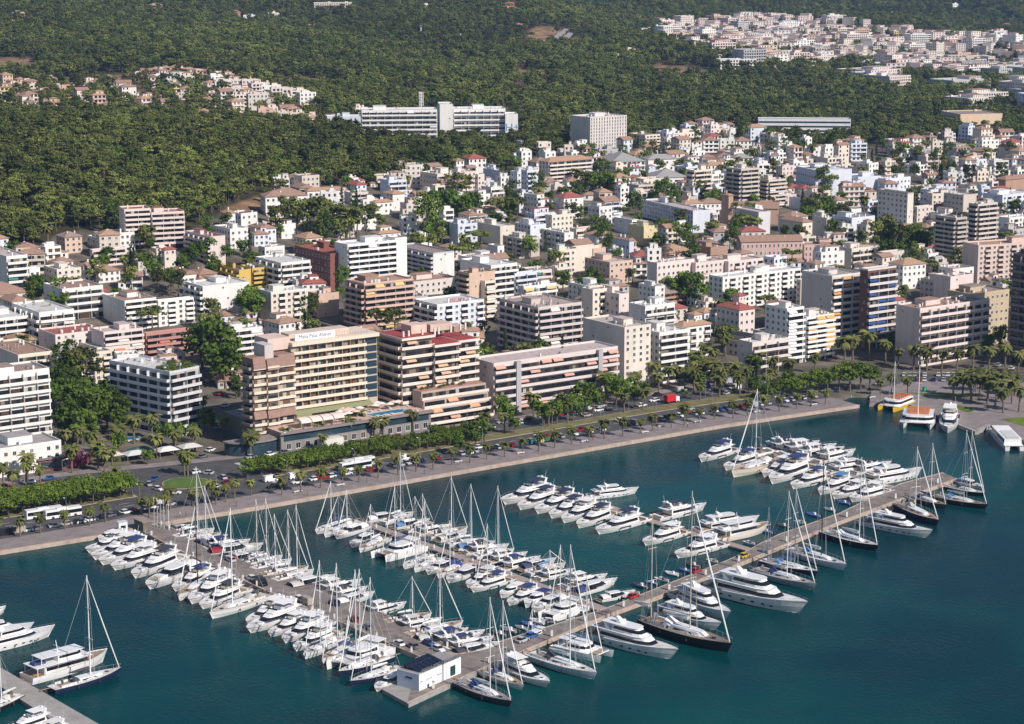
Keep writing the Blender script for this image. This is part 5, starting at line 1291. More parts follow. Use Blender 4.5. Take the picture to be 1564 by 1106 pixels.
def sail_parts(kind, L=14.0):
    P = []
    def add(nm, me, par=-1, ck=None, loc=(0, 0, 0)): P.append((nm, me, par, ck, loc)); return len(P) - 1
    if kind == 'sail':
        B, hs, hb = 3.9, 1.15, 1.5; k = dict(rake=.07, full=.42, tr=.78, flare=.8); add("hull", hull_mesh(L, B, hs, hb, **k), -1, 'hull'); add("deck", deck_mesh(L, B, hs, hb, FLATR, 0, -.04, **k), -1, 'deck')
        b = MB(); b.loft(house([(1.1, -2.2, 3.4, 1.15, 2.4), (1.72, -2.2, 2.4, .95, 1.8)]), 0); c = add("coachroof", b.mesh("coachroof", [GEL])); b = MB()
        for sd in (-1, 1): b.face([(-1.4, sd * 1.11, 1.3), (1.6, sd * 1.0, 1.3), (1.2, sd * .98, 1.58), (-1.4, sd * 1.03, 1.58)])
        add("window", b.mesh("window", [GLASS]), c); add("cockpit", boxm("cockpit", TEAK, (-5.6, -2.3, -.95, .95, 1.12, 1.17))); add("cockpit_bench", boxm("cockpit_bench", GEL, (-5.6, -2.6, -1.25, -.96, 1.1, 1.5), (-5.6, -2.6, .96, 1.25, 1.1, 1.5)))
        b = MB(); secs = [[(x, 1.15 * math.cos(t), 1.5 + h * math.sin(t)) for t in np.linspace(0, math.pi, 7)] for x, h in ((-3.0, .95), (-1.9, .35))]; b.loft(secs, 0, False, False, False); add("spray_hood", b.mesh("spray_hood", [CANVAS]), -1, 'canvas')
        b = MB(); b.tube((-5.0, -.35, 1.2), (-5.0, -.35, 2.0), .05, .05, 4); b.tube((-5.02, -.35, 1.95), (-4.94, -.35, 1.95), .5, .5, 10); add("steering_wheel", b.mesh("steering_wheel", [METAL])); add("deck_hatch", boxm("deck_hatch", GLASS, (3.8, 4.4, -.3, .3, 1.38, 1.46))); add("rail", rail_mesh(L, B, hs, hb, .05, **k))
    elif kind == 'cat':
        B = 6.6; b = MB()
        for y in (-2.5, 2.5):
            b.loft([[(p[0], p[1] + y, p[2]) for p in s] for s in hull_secs(L, 1.7, 1.45, 1.75, rake=.03, full=.45, tr=.8)], 0, False)
        add("hull", b.mesh("hull", [GEL]), -1, 'hull'); add("deck", boxm("deck", GEL, (-6.2, 3.2, -3.2, 3.2, 1.3, 1.62))); me, g = cabin((1.63, -2.8, 2.8, 2.4, 1.8), (3.0, -2.8, 1.9, 2.1, 1.4)); c = add("cabin", me); add("window_band", g, c)
        add("trampoline", boxm("trampoline", FLATR, (3.21, 5.6, -1.7, 1.7, 1.35, 1.4)), -1, 'deck'); add("hardtop", boxm("hardtop", GEL, (-5.6, -2.9, -2.1, 2.1, 3.3, 3.42))); add("crossbeam", boxm("crossbeam", ALU, (5.6, 5.8, -2.5, 2.5, 1.4, 1.6))); b = MB()
        for x in (-5.4, -3.1):
            for y in (-2, 2): b.tube((x, y, 1.62), (x, y, 3.3), .06, .06, 5)
        add("roof_support", b.mesh("roof_support", [GEL])); add("cockpit_seat", boxm("cockpit_seat", CANVAS, (-5.8, -5.2, -1.8, 1.8, 1.63, 2.1)), -1, 'seat')
    return P, L
BOATL = []
ROWC = {}
DESC = dict(fly="white flybridge motor yacht", open="low white sports cruiser", small="small white cabin boat", super="large white motor yacht", trawler="tall white multi-deck yacht", rib="rubber dinghy", sail="white sailing yacht", cat="white sailing catamaran")
NMB = dict(fly='motor_yacht', open='sports_cruiser', small='cabin_boat', super='large_motor_yacht', trawler='deck_yacht', rib='rubber_dinghy', sail='sailing_yacht', cat='sailing_catamaran')
CATB = dict(fly='motor yacht', open='motor boat', small='motor boat', super='motor yacht', trawler='motor yacht', rib='dinghy', sail='sailboat', cat='catamaran')
CANV = [(.80, .79, .76), (.80, .79, .76), (.80, .79, .76), (.62, .60, .55), (.70, .68, .64), (.03, .05, .16), (.03, .05, .16), (.5, .48, .44), (.05, .05, .06), (.10, .22, .42)]
def boat(kind, su, sv, bu, bv, row=None, hull=None, canvas=None, deck=None, mast=None, mastc=None, label=None, scaleB=None, mf=.08, ketch=None, desc=None, furl=True):
    """stern pixel (su, sv), bow pixel (bu, bv) at deck level; mast = image row of the mast top"""
    if kind not in BP: BP[kind] = (sail_parts if kind in ('sail', 'cat') else motor_parts)(kind)
    P, L0 = BP[kind]
    zb = {'super': 3.4, 'trawler': 3.2, 'rib': .4, 'small': 1.1}.get(kind, 1.5); zs = zb * .6
    p = G(su, sv, zs); q = G(bu, bv, zb); c = (p + q) / 2; c.z = 0; d = q - p; L = math.hypot(d.x, d.y); s = L / L0; rz = math.atan2(d.y, d.x)
    hull = hull or WHITE; canvas = canvas or R.choice(CANV); deck = deck or R.choice(((.62, .60, .57), (.68, .66, .62), (.4, .29, .2)))
    seat = R.choice(((.72, .70, .66), (.6, .52, .42), (.45, .47, .52)))
    cols = dict(hull=hull, canvas=canvas, seat=seat, deck=deck)
    ds = desc or DESC[kind]
    if row:
        ROWC[row] = ROWC.get(row, 0) + 1; i = ROWC[row]
        BOATL.append((ds, row, i, label))
    o = thing(NMB[kind], label or ds, CATB[kind], c, rz, ROWS[row][2] if row else None, s)
    wid = scaleB or min(1.5, max(.85, (14.0 / L) ** .28)) if kind in ('fly', 'open', 'sail') else (scaleB or 1)
    o.scale = (s, s * wid, s * {'fly': .78, 'open': .82, 'super': .86, 'trawler': .8}.get(kind, 1) * (min(1.2, max(.9, wid))))
    obs = []
    for nm, me, par, ck, loc in P:
        x = link(nm, me, o if par < 0 else obs[par], loc, 0, cols.get(ck, WHITE)); obs.append(x)
    if row: BOATL[-1] += (o,)
    if not label and not row: pend(o, ds, (su + bu) / 2, (sv + bv) / 2)
    if kind in ('fly', 'super', 'sail') :
        for sd in (-1, 1):
            for fx in ((-.3, -.05, .18) if kind != 'sail' else (-.2, .1)):
                hw = {'fly': 2.45, 'super': 3.55, 'sail': 2.0}[kind]; link("fender", cached('fender', fender_mesh), o, (fx * L0, sd * hw, .75 if kind != 'super' else 1.2), 0, None, (.8 / s if s > 1.3 else .8,) * 3)
    if row and kind not in ('rib', 'small') and row != 'RI': link("gangway", cached('gang', lambda: boxm("gangway", TEAK, (-2.6, .3, -.22, .22, 0, .07))), o, (-L0 * .5 - .1, .5, 1.0), 0, None, (1 / s, 1 / s, 1))
    if kind in ('sail', 'cat') or mast:
        rig(o, L0, c, rz, s, mast, mf, mastc or (.72, .72, .72), kind, canvas, ketch, furl)
    return o
def rig(o, L0, c, rz, s, vtop, mf, mc, kind, canvas, ketch, furl):
    sx, sy, sz = o.scale
    for j, (f, vt) in enumerate([(mf, vtop)] + ([ketch] if ketch else [])):
        mx = f * L0; wx = c.x + math.cos(rz) * mx * sx; wy = c.y + math.sin(rz) * mx * sx
        z0 = 1.7 if kind == 'sail' else (3.0 if kind == 'cat' else 1.5)
        h = (zat(wx, wy, vt) if vt else L0 * sx * 1.25) / sz; h = max(6, h)
        r = .15 / max(.6, sx ** .6)
        b = MB(); b.tube((mx, 0, z0 - .6), (mx, 0, h), r, r * .75, 8); m = link("mast", b.mesh("mast", [ALU]), o, color=mc)
        b = MB()
        for t in ((.42, .7) if h > 12 else (.5,)): b.tube((mx, -1.25 * (1.1 - t * .5), h * t), (mx, 1.25 * (1.1 - t * .5), h * t), .045, .045, 5)
        link("spreader", b.mesh("spreader", [ALU]), m, color=mc)
        b = MB(); bl = L0 * .32 if j == 0 else L0 * .2; b.tube((mx - .15, 0, z0 + 1.0), (mx - bl, 0, z0 + 1.15), .1, .08, 6); link("boom", b.mesh("boom", [ALU]), o, color=mc)
        b = MB(); secs = [[(mx - x, rr * math.cos(t), z0 + 1.28 + rr * 1.3 * math.sin(t)) for t in np.linspace(0, 2 * math.pi, 7)[:-1]] for x, rr in ((.3, .26), (bl * .5, .24), (bl * .97, .1))]; b.loft(secs); link("sail_cover", b.mesh("sail_cover", [CANVAS]), o, color=canvas if R.random() < .6 else (.78, .77, .74))
        w = .03 / max(.7, sx ** .5); b = MB(); bw = {'sail': 1.7, 'cat': 3.0}.get(kind, 1.8)
        for sd in (-1, 1):
            b.tube((mx - .3, sd * bw, 1.2), (mx, sd * .75, h * .7), w, w, 4); b.tube((mx, sd * .75, h * .7), (mx, 0, h * .97), w, w, 4); b.tube((mx - .1, sd * bw, 1.2), (mx, sd * .9, h * .42), w, w, 4)
        b.tube((-L0 * .49 if j == 0 else -L0 * .5, 0, 1.2), (mx, 0, h * .99), w, w, 4); link("rigging", b.mesh("rigging", [ROPE]), o)
        if j == 0:
            b = MB(); fx = L0 * (.47 if kind == 'sail' else .4); rr = .12 if furl else .03
            b.tube((fx, 0, 1.6), ((fx + mx) / 2, 0, (1.6 + h * .96) / 2), rr * .8, rr, 6); b.tube(((fx + mx) / 2, 0, (1.6 + h * .96) / 2), (mx + .1, 0, h * .96), rr, rr * .4, 6); link("furled_jib", b.mesh("furled_jib", [CANVAS]), o, color=(.78, .78, .76))
ROWS = dict(WL=("from the quay", "the road pier's left side", "boats along the left side of the road pier"), WR=("from the quay", "the road pier's right side", "boats along the right side of the road pier"),
    ML=("from the tip", "the middle pontoon's left side", "boats along the left side of the middle pontoon"), MR=("from the tip", "the middle pontoon's right side", "boats along the right side of the middle pontoon"),
    PL=("from the tip", "the upper pontoon's left side", "boats along the left side of the upper pontoon"), PR=("from the tip", "the upper pontoon's right side", "boats along the right side of the upper pontoon"),
    FL=("from the tip", "the far pontoon's left side", "boats along the left side of the far pontoon"), FR=("from the tip", "the far pontoon's right side", "boats along the right side of the far pontoon"),
    RO=("from the office", "the long pier's outer side", "boats along the outer side of the long pier"), RI=("from the office", "the long pier's inner side", "small craft along the inner side of the long pier"), LB=("from the top", "the bottom-left pontoon", "boats at the bottom left pontoon"))
def label_boats():
    cnt = {}
    for ds, row, i, lb, o in BOATL: cnt[ds] = cnt.get(ds, 0) + 1
    for ds, row, i, lb, o in BOATL:
        if not lb: o["label"] = f"{ds} at {ROWS[row][1]}" if cnt[ds] == 1 else f"{ds}, {ordw(i)} {ROWS[row][0]} on {ROWS[row][1]}"
DARKRED = (.28, .02, .03)
for a in (('small', 183, 814, 149, 822), ('fly', 204, 821, 130, 839), ('fly', 227, 827, 138, 850), ('fly', 237, 833, 150, 858, (.03, .05, .16)), ('fly', 250, 842, 169, 866), ('fly', 279, 848, 200, 879, (.05, .05, .06)),
          ('open', 298, 864, 222, 896), ('fly', 331, 873, 262, 898, (.03, .05, .16))): boat(*a[:5], row='WL', canvas=a[5] if len(a) > 5 else WHITE)
boat('sail', 337, 880, 271, 912, row='WL', mast=768, mastc=(.02, .02, .025), mf=.04, desc="white sailing yacht with tall black mast")
boat('fly', 360, 885, 287, 918, row='WL', canvas=WHITE); boat('fly', 375, 898, 304, 925, row='WL', canvas=(.05, .05, .06))
boat('sail', 407, 911, 320, 939, row='WL', mast=776, mf=.1, mastc=(.82, .82, .82), deck=(.55, .47, .40))
for a in (('fly', 442, 922, 375, 950), ('fly', 465, 930, 376, 962), ('fly', 474, 944, 409, 967), ('fly', 503, 947, 430, 977), ('fly', 515, 963, 447, 989)): boat(*a, row='WL', canvas=R.choice((WHITE, (.05, .05, .06))))
for a, mt, kw in ((('sail', 526, 974, 463, 1000), 856, {}), (('sail', 549, 982, 491, 1007), 860, {}), (('cat', 583, 990, 515, 1019), 870, {}), (('sail', 597, 1003, 516, 1027), 869, dict(hull=NAVY, desc="dark navy sailing yacht")), (('sail', 612, 1020, 534, 1041), 882, dict(hull=NAVY, desc="dark navy sailing yacht")), (('open', 612, 1030, 572, 1050), None, {})):
    boat(*a, row='WL', mast=mt, **kw)
for a, mt, kw in ((('small', 262, 809, 291, 801), None, {}), (('sail', 266, 820, 328, 806), 713, {}), (('sail', 282, 825, 338, 812), 742, {}), (('open', 298, 830, 348, 816), None, dict(canvas=(.03, .05, .16))), (('fly', 308, 838, 383, 824), None, {}),
        (('open', 318, 845, 403, 831), None, dict(canvas=DARKRED, desc="white sports cruiser with dark red covers")), (('open', 344, 856, 405, 842), None, dict(hull=(.34, .05, .06), canvas=DARKRED, desc="dark red sports cruiser")), (('sail', 366, 859, 412, 846), 762, {}), (('sail', 374, 863, 432, 847), 761, {}), (('sail', 385, 869, 446, 853), 785, {}),
        (('sail', 398, 879, 472, 864), None, dict(deck=(.34, .2, .12), desc="sailing yacht with brown wooden deck")), (('sail', 418, 887, 480, 869), 771, {}), (('open', 440, 897, 514, 878), None, dict(hull=BLACKH, desc="sports cruiser with black hull sides")), (('fly', 482, 905, 553, 885), None, {}), (('fly', 502, 913, 562, 895), None, {}), (('open', 513, 921, 573, 903), None, {}),
        (('fly', 556, 938, 621, 919), None, {}), (('sail', 588, 950, 660, 935), 880, dict(deck=(.4, .28, .18))), (('fly', 604, 960, 676, 943), None, {}), (('sail', 622, 972, 708, 949), 866, {}), (('open', 634, 978, 716, 960), None, {}), (('fly', 655, 984, 741, 963), None, dict(canvas=(.03, .05, .16))), (('fly', 676, 991, 755, 972), None, dict(canvas=(.04, .05, .12))), (('open', 692, 998, 764, 980), None, {})):
    boat(*a, row='WR', mast=mt, **kw)
for a, mt, kw in ((('sail', 540, 795, 481, 810), 735, {}), (('sail', 549, 799, 494, 815), 756, {}), (('open', 558, 803, 510, 818), 748, dict(canvas=WHITE)), (('open', 573, 816, 534, 831), None, dict(canvas=(.03, .04, .1), hull=(.3, .32, .38), desc="grey-blue cruiser under navy canvas")), (('sail', 592, 822, 548, 838), 770, {}), (('cat', 640, 834, 577, 849), None, {}),
        (('sail', 662, 848, 615, 863), 800, {}), (('sail', 673, 853, 632, 868), 762, {}), (('open', 690, 858, 650, 872), None, dict(canvas=(.03, .05, .16))), (('sail', 715, 860, 667, 877), 795, dict(canvas=(.03, .06, .25))), (('open', 732, 868, 681, 885), None, {}), (('fly', 760, 874, 711, 892), None, {}), (('fly', 780, 882, 718, 899), 800, {}),
        (('small', 802, 897, 763, 909), None, {}), (('fly', 826, 901, 774, 919), None, {}), (('small', 844, 909, 800, 924), None, {}), (('open', 860, 911, 812, 929), None, {}), (('cat', 886, 924, 833, 940), 832, {})): boat(*a, row='ML', mast=mt, **kw)
for a, mt, kw in ((('open', 559, 794, 617, 782), None, dict(canvas=WHITE)), (('sail', 584, 798, 632, 781), 690, {}), (('open', 602, 804, 657, 792), 758, {}), (('sail', 620, 810, 664, 797), 754, {}), (('fly', 634, 815, 688, 800), None, {}), (('sail', 654, 820, 715, 804), 727, {}), (('open', 668, 824, 714, 811), None, {}), (('sail', 684, 831, 745, 821), 739, {}), (('open', 697, 836, 757, 826), None, {}), (('fly', 708, 843, 778, 831), None, {}),
        (('sail', 725, 850, 786, 837), 742, {}), (('fly', 742, 858, 806, 843), None, {}), (('fly', 760, 870, 826, 850), None, dict(canvas=(.03, .05, .16))), (('open', 795, 868, 850, 852), None, dict(canvas=(.05, .06, .14))), (('sail', 806, 876, 864, 859), 840, {}), (('fly', 820, 883, 877, 868), None, {}), (('fly', 858, 896, 928, 877), None, {}), (('open', 876, 906, 943, 884), None, dict(canvas=(.03, .05, .16), hull=WHITE)), (('open', 915, 914, 971, 901), None, {})): boat(*a, row='MR', mast=mt, **kw)
for a in (('fly', 846, 746, 765, 766), ('fly', 855, 755, 790, 774), ('fly', 885, 760, 816, 780), ('fly', 897, 768, 838, 787), ('fly', 916, 773, 857, 794), ('fly', 938, 781, 880, 802), ('fly', 986, 791, 909, 811), ('fly', 1047, 810, 981, 828), ('fly', 1105, 829, 1030, 847)): boat(*a, row='PL', canvas=R.choice((WHITE, (.03, .04, .08))))
boat('super', 898, 753, 976, 738, row='PR'); boat('fly', 1000, 791, 1079, 771, row='PR', canvas=(.03, .04, .08)); boat('super', 1062, 806, 1160, 784, row='PR'); boat('trawler', 1095, 818, 1174, 795, row='PR', hull=(.74, .68, .6), desc="cream multi-deck classic yacht")
for a, mt, kw in ((('fly', 1123, 685, 1067, 701), None, {}), (('fly', 1160, 698, 1105, 714), None, {}), (('sail', 1193, 705, 1117, 724), 594, dict(deck=(.5, .34, .25), mf=.02, hull=CREAMH, desc="cream sailing yacht with wooden deck and very tall mast")), (('fly', 1216, 708, 1163, 724), None, {}), (('fly', 1240, 711, 1174, 735), None, dict(canvas=(.03, .05, .16))), (('fly', 1268, 726, 1207, 742), None, {}), (('fly', 1302, 734, 1249, 751), None, {}), (('fly', 1328, 744, 1270, 757), None, {}), (('fly', 1357, 747, 1297, 762), None, {})): boat(*a, row='FL', mast=mt, **kw)
for a in (('super', 1164, 678, 1240, 669), ('fly', 1170, 689, 1252, 676), ('fly', 1190, 694, 1278, 681), ('fly', 1213, 700, 1290, 685), ('fly', 1243, 705, 1307, 688), ('super', 1262, 717, 1341, 700), ('fly', 1300, 722, 1362, 706), ('super', 1318, 733, 1409, 712)): boat(*a, row='FR', canvas=R.choice((WHITE, (.03, .04, .08))))
for a, mt, kw in ((('sail', 700, 1043, 782, 1073), 912, dict(hull=(.05, .045, .05), deck=(.3, .27, .28), mf=.1, desc="dark grey sailing yacht")), (('sail', 737, 1024, 800, 1047), 917, dict(mf=0)), (('fly', 763, 1012, 840, 1044), None, {}), (('sail', 810, 1001, 912, 1031), 832, dict(mf=.1, hull=(.6, .62, .66), deck=(.66, .64, .6))), (('cat', 852, 985, 928, 1000), 880, {}),
        (('super', 900, 960, 1036, 991), None, dict(desc="largest white motor yacht with square saloon windows")), (('sail', 984, 951, 1118, 991), 750, dict(hull=BLACKH, deck=(.26, .2, .15), mf=.03, ketch=(-.42, 785), mastc=(.5, .48, .4), desc="black two-masted sailing superyacht")), (('super', 1032, 900, 1116, 932), None, dict(desc="slim white motor yacht")), (('super', 1002, 926, 1102, 946), None, {}), (('super', 1076, 889, 1234, 922), None, dict(desc="long white motor yacht with sweeping black windows")),
        (('sail', 1152, 872, 1247, 895), 750, dict(hull=(.4, .42, .46), deck=(.4, .36, .33), mf=.03)), (('sail', 1164, 857, 1250, 874), 745, dict(hull=NAVY, ketch=(-.4, 775), desc="navy two-masted sailing yacht")), (('sail', 1206, 841, 1293, 865), 702, dict(mastc=(.03, .03, .03), mf=.06, desc="white sloop with black mast")), (('sail', 1258, 814, 1342, 836), 698, dict(hull=BLACKH, mf=.15, desc="black sloop with white mast")), (('super', 1318, 791, 1425, 807), None, {}),
        (('sail', 1372, 772, 1434, 798), 682, dict(hull=NAVY, mf=-.08, desc="navy sloop lying behind a motor yacht")), (('sail', 1388, 757, 1446, 772), 677, dict(hull=(.1, .08, .07), deck=(.3, .22, .15), desc="brown sloop near the pier end")), (('sail', 1426, 758, 1509, 772), 657, dict(hull=BLACKH, mf=.06, deck=(.36, .27, .2), desc="black tall-masted sailing yacht")), (('sail', 1446, 743, 1505, 753), 658, dict(hull=BLACKH, mf=.1, desc="slim black sailing yacht at the pier end")), (('open', 1464, 733, 1503, 743), None, {})):
    boat(*a, row='RO', mast=mt, **kw)
# small craft along the inner side of the long pier
for k in range(34):
    t = k / 34; i = 0
    us = np.interp(t, np.linspace(0, 1, 9), [730, 800, 860, 950, 1010, 1080, 1200, 1300, 1370]); vs = np.interp(us, [p[0] for p in RI[1:-1]], [p[1] for p in RI[1:-1]]) - 2.5
    if 900 < us < 935 or 1120 < us < 1150: continue
    p = G(us, vs, .3); d = Vector((math.cos(math.radians(140)), math.sin(math.radians(140)), 0)); n_ = R.uniform(4.2, 6.0); q = p + d * n_
    a = proj(p.x + d.x, p.y + d.y, .3); c_ = proj(q.x + d.x, q.y + d.y, .4)
    kd = R.choice(('rib', 'rib', 'rib', 'small')); cc = R.choice(((.04, .05, .09), (.05, .05, .05), (.25, .25, .27), (.05, .1, .3), (.6, .6, .6)))
    boat(kd, *a, *c_, row='RI', canvas=cc, desc={(.04, .05, .09): "navy", (.05, .05, .05): "black", (.25, .25, .27): "grey", (.05, .1, .3): "blue", (.6, .6, .6): "pale grey"}[cc] + (" rubber dinghy" if kd == 'rib' else "-covered cabin boat"))
boat('cat', 830, 962, 800, 972, canvas=(.1, .2, .4), label="tiny day catamaran beside blue car at the inner side of the long pier", mast=930)
# bottom-left corner
boat('super', -45, 990, 84, 951, row='LB', desc="white motor yacht cut by left edge"); boat('super', -60, 968, 52, 944, row='LB', desc="white motor yacht mostly hidden, cut by left edge"); boat('fly', -50, 955, 9, 926, row='LB', desc="white boat bow at the left edge")
boat('trawler', 40, 1032, 164, 991, row='LB', desc="white two-deck trawler yacht"); boat('sail', 78, 1055, 185, 1022, row='LB', hull=NAVY, mast=879, mf=.06, mastc=(.8, .8, .8), desc="navy sloop with tall white mast", scaleB=.95)
boat('sail', 30, 1062, -40, 1092, row='LB', hull=BLACKH, mast=999, mf=-.1, desc="black sloop cut by left edge"); boat('fly', 84, 1092, 0, 1118, row='LB', desc="white motor yacht cut by bottom edge"); boat('fly', 110, 1108, 30, 1135, row='LB', desc="second white motor yacht cut by bottom edge")
# the excursion boats at the right
def excursion(nm, su, sv, bu, bv, label, c1, c2, mast=None, decks=1, mc=(.8, .8, .8), L0=16.0, B=7.5, zk=.75):
    p = G(su, sv, 1); q = G(bu, bv, 1); d = q - p; L = d.length; s = L / L0; o = thing(nm, label, "excursion boat", Vector(((p.x + q.x) / 2, (p.y + q.y) / 2, 0)), math.atan2(d.y, d.x), None, s); o.scale = (s, s, s * zk); b = MB()
    for y in (-B * .36, B * .36): b.loft([[(x[0], x[1] + y, x[2]) for x in sec] for sec in hull_secs(L0, B * .28, 1.9, 2.1, rake=.03, full=.5, tr=.85)], 0, False)
    link("hull", b.mesh("hull", [GEL]), o, color=c1); link("deck", boxm("deck", GEL, (-L0 * .46, L0 * .34, -B * .48, B * .48, 1.75, 2.05)), o, color=WHITE)
    for k in range(decks):
        z = 2.06 + k * 2.5
        me, g = cabin((z, -L0 * .4, L0 * (.3 - .1 * k), B * .44, 2), (z + 2.2, -L0 * .4, L0 * (.26 - .1 * k), B * .42, 1.5)); cb = link("cabin", me, o, color=WHITE); link("window_band", g, cb)
        link("canopy", boxm("canopy", CANVAS, (-L0 * .40, L0 * (.0 if mast else .24), -B * (.3 if mast else .44), B * (.3 if mast else .44), z + 2.21, z + 2.35)), o, color=WHITE if not mast else c2)
    link("seat", boxm("seat", CANVAS, *[(-L0 * .4 + 1.5 * k, -L0 * .4 + 1.5 * k + .5, -B * .3, B * .3, 2.06 + decks * 2.5 - .1, 2.06 + decks * 2.5 + .4) for k in range(6)]), o, color=c2)
    if mast: rig(o, L0, o.location, o.rotation_euler[2], s, mast, .1, mc, 'cat', c2, None, False)
    return o
excursion("excursion_catamaran", 1384, 612, 1352, 625, "yellow and violet party catamaran with orange canopy moored at the quay corner", (.65, .42, .04), (.62, .25, .12), 552)
excursion("excursion_catamaran", 1404, 634, 1400, 652, "white day-trip catamaran with orange sun canopy and tall mast", (.74, .72, .74), (.58, .2, .08), 558, B=10.5)
boat('fly', 1452, 634, 1447, 658, label="small white motor boat moored stern-to between the two catamarans and the ferry", canvas=WHITE)
excursion("passenger_ferry", 1550, 685, 1519, 653, "slim white passenger ferry with dark window band at the right edge", (.74, .74, .76), (.5, .5, .52), None, 1, L0=24, B=5.2, zk=.62)
# ------------------------------------------------------------------ pier office
def office():
    C = G(640, 1056, 1.05); a = math.radians(53)
    A = solve_len(C, a, 704); B = 7.0
    root = thing("pier_office", "small white pier office with rooftop solar panels and lettering along its front", "office", C, a); mark("the white pier office", 655, 1025)
    C2 = C; h = 4.3
    b = MB(); b.box(0, A, 0, B, 0, h); link("wall", b.mesh("wall", [WALL]), root, color=(.82, .82, .82))
    b = MB(); b.box(.15, A - .15, .15, B - .15, h + .002, h + .1); link("roof", b.mesh("roof", [FLATR]), root, color=(.32, .3, .3))
    b = MB()
    for k in range(26): b.box(k * A / 26, k * A / 26 + .06, -.04, -.002, .1, h - .1)
    link("cladding_rib", b.mesh("cladding_rib", [LAMPW]), root)
    b = MB(); b.box(0, A * .66, -.1, -.002, h - .25, h + .08); link("fascia", b.mesh("fascia", [LAMPW]), root)
    n = 6
    for k in range(n):
        x = 1 + k * (A * .62) / n
        b = MB(); b.loft([[(x, .8, h + .2), (x + 1.5, .8, h + .2), (x + 1.5, .9, h + .15), (x, .9, h + .15)], [(x - .1, B - 1.0, h + 1.3), (x + 1.4, B - 1.0, h + 1.3), (x + 1.4, B - .9, h + 1.25), (x - .1, B - .9, h + 1.25)]]); sp = link("solar_panel", b.mesh("solar_panel", [SOLAR]), root)
        b = MB(); b.box(x - .1, x + 1.4, B - 1.2, B - 1.1, h + .11, h + 1.2); link("panel_frame", b.mesh("panel_frame", [METAL]), sp)
    sign("MARINA PORT DE MALLORCA", root, (A * .52, -.1, h + .1), 1.45, mat("letter_grey", (.16, .17, .19), .5), fit=A * .92, ext=.05)
    b = MB(); b.box(A * .74, A * .86, -.08, -.003, .4, 2.9); link("door", b.mesh("door", [mat("door_green", (.02, .06, .06), .3)]), root)
    for x in (.06, .2, .27, .46, .52): link("window", m_window(.8, .35), root, (A * x, -.05, 2.1))
    b = MB(); b.box(-.004, -.002, 0, B, 0, h); link("side_wall", b.mesh("side_wall", [WALL]), root, color=(.5, .55, .66))  # thin blue-grey sheet puts the end wall's shade into its colour
    b = MB(); b.box(-.06, -.01, B * .3, B * .6, h * .62, h * .72); link("emblem", b.mesh("emblem", [SIGNB]), root)
office()
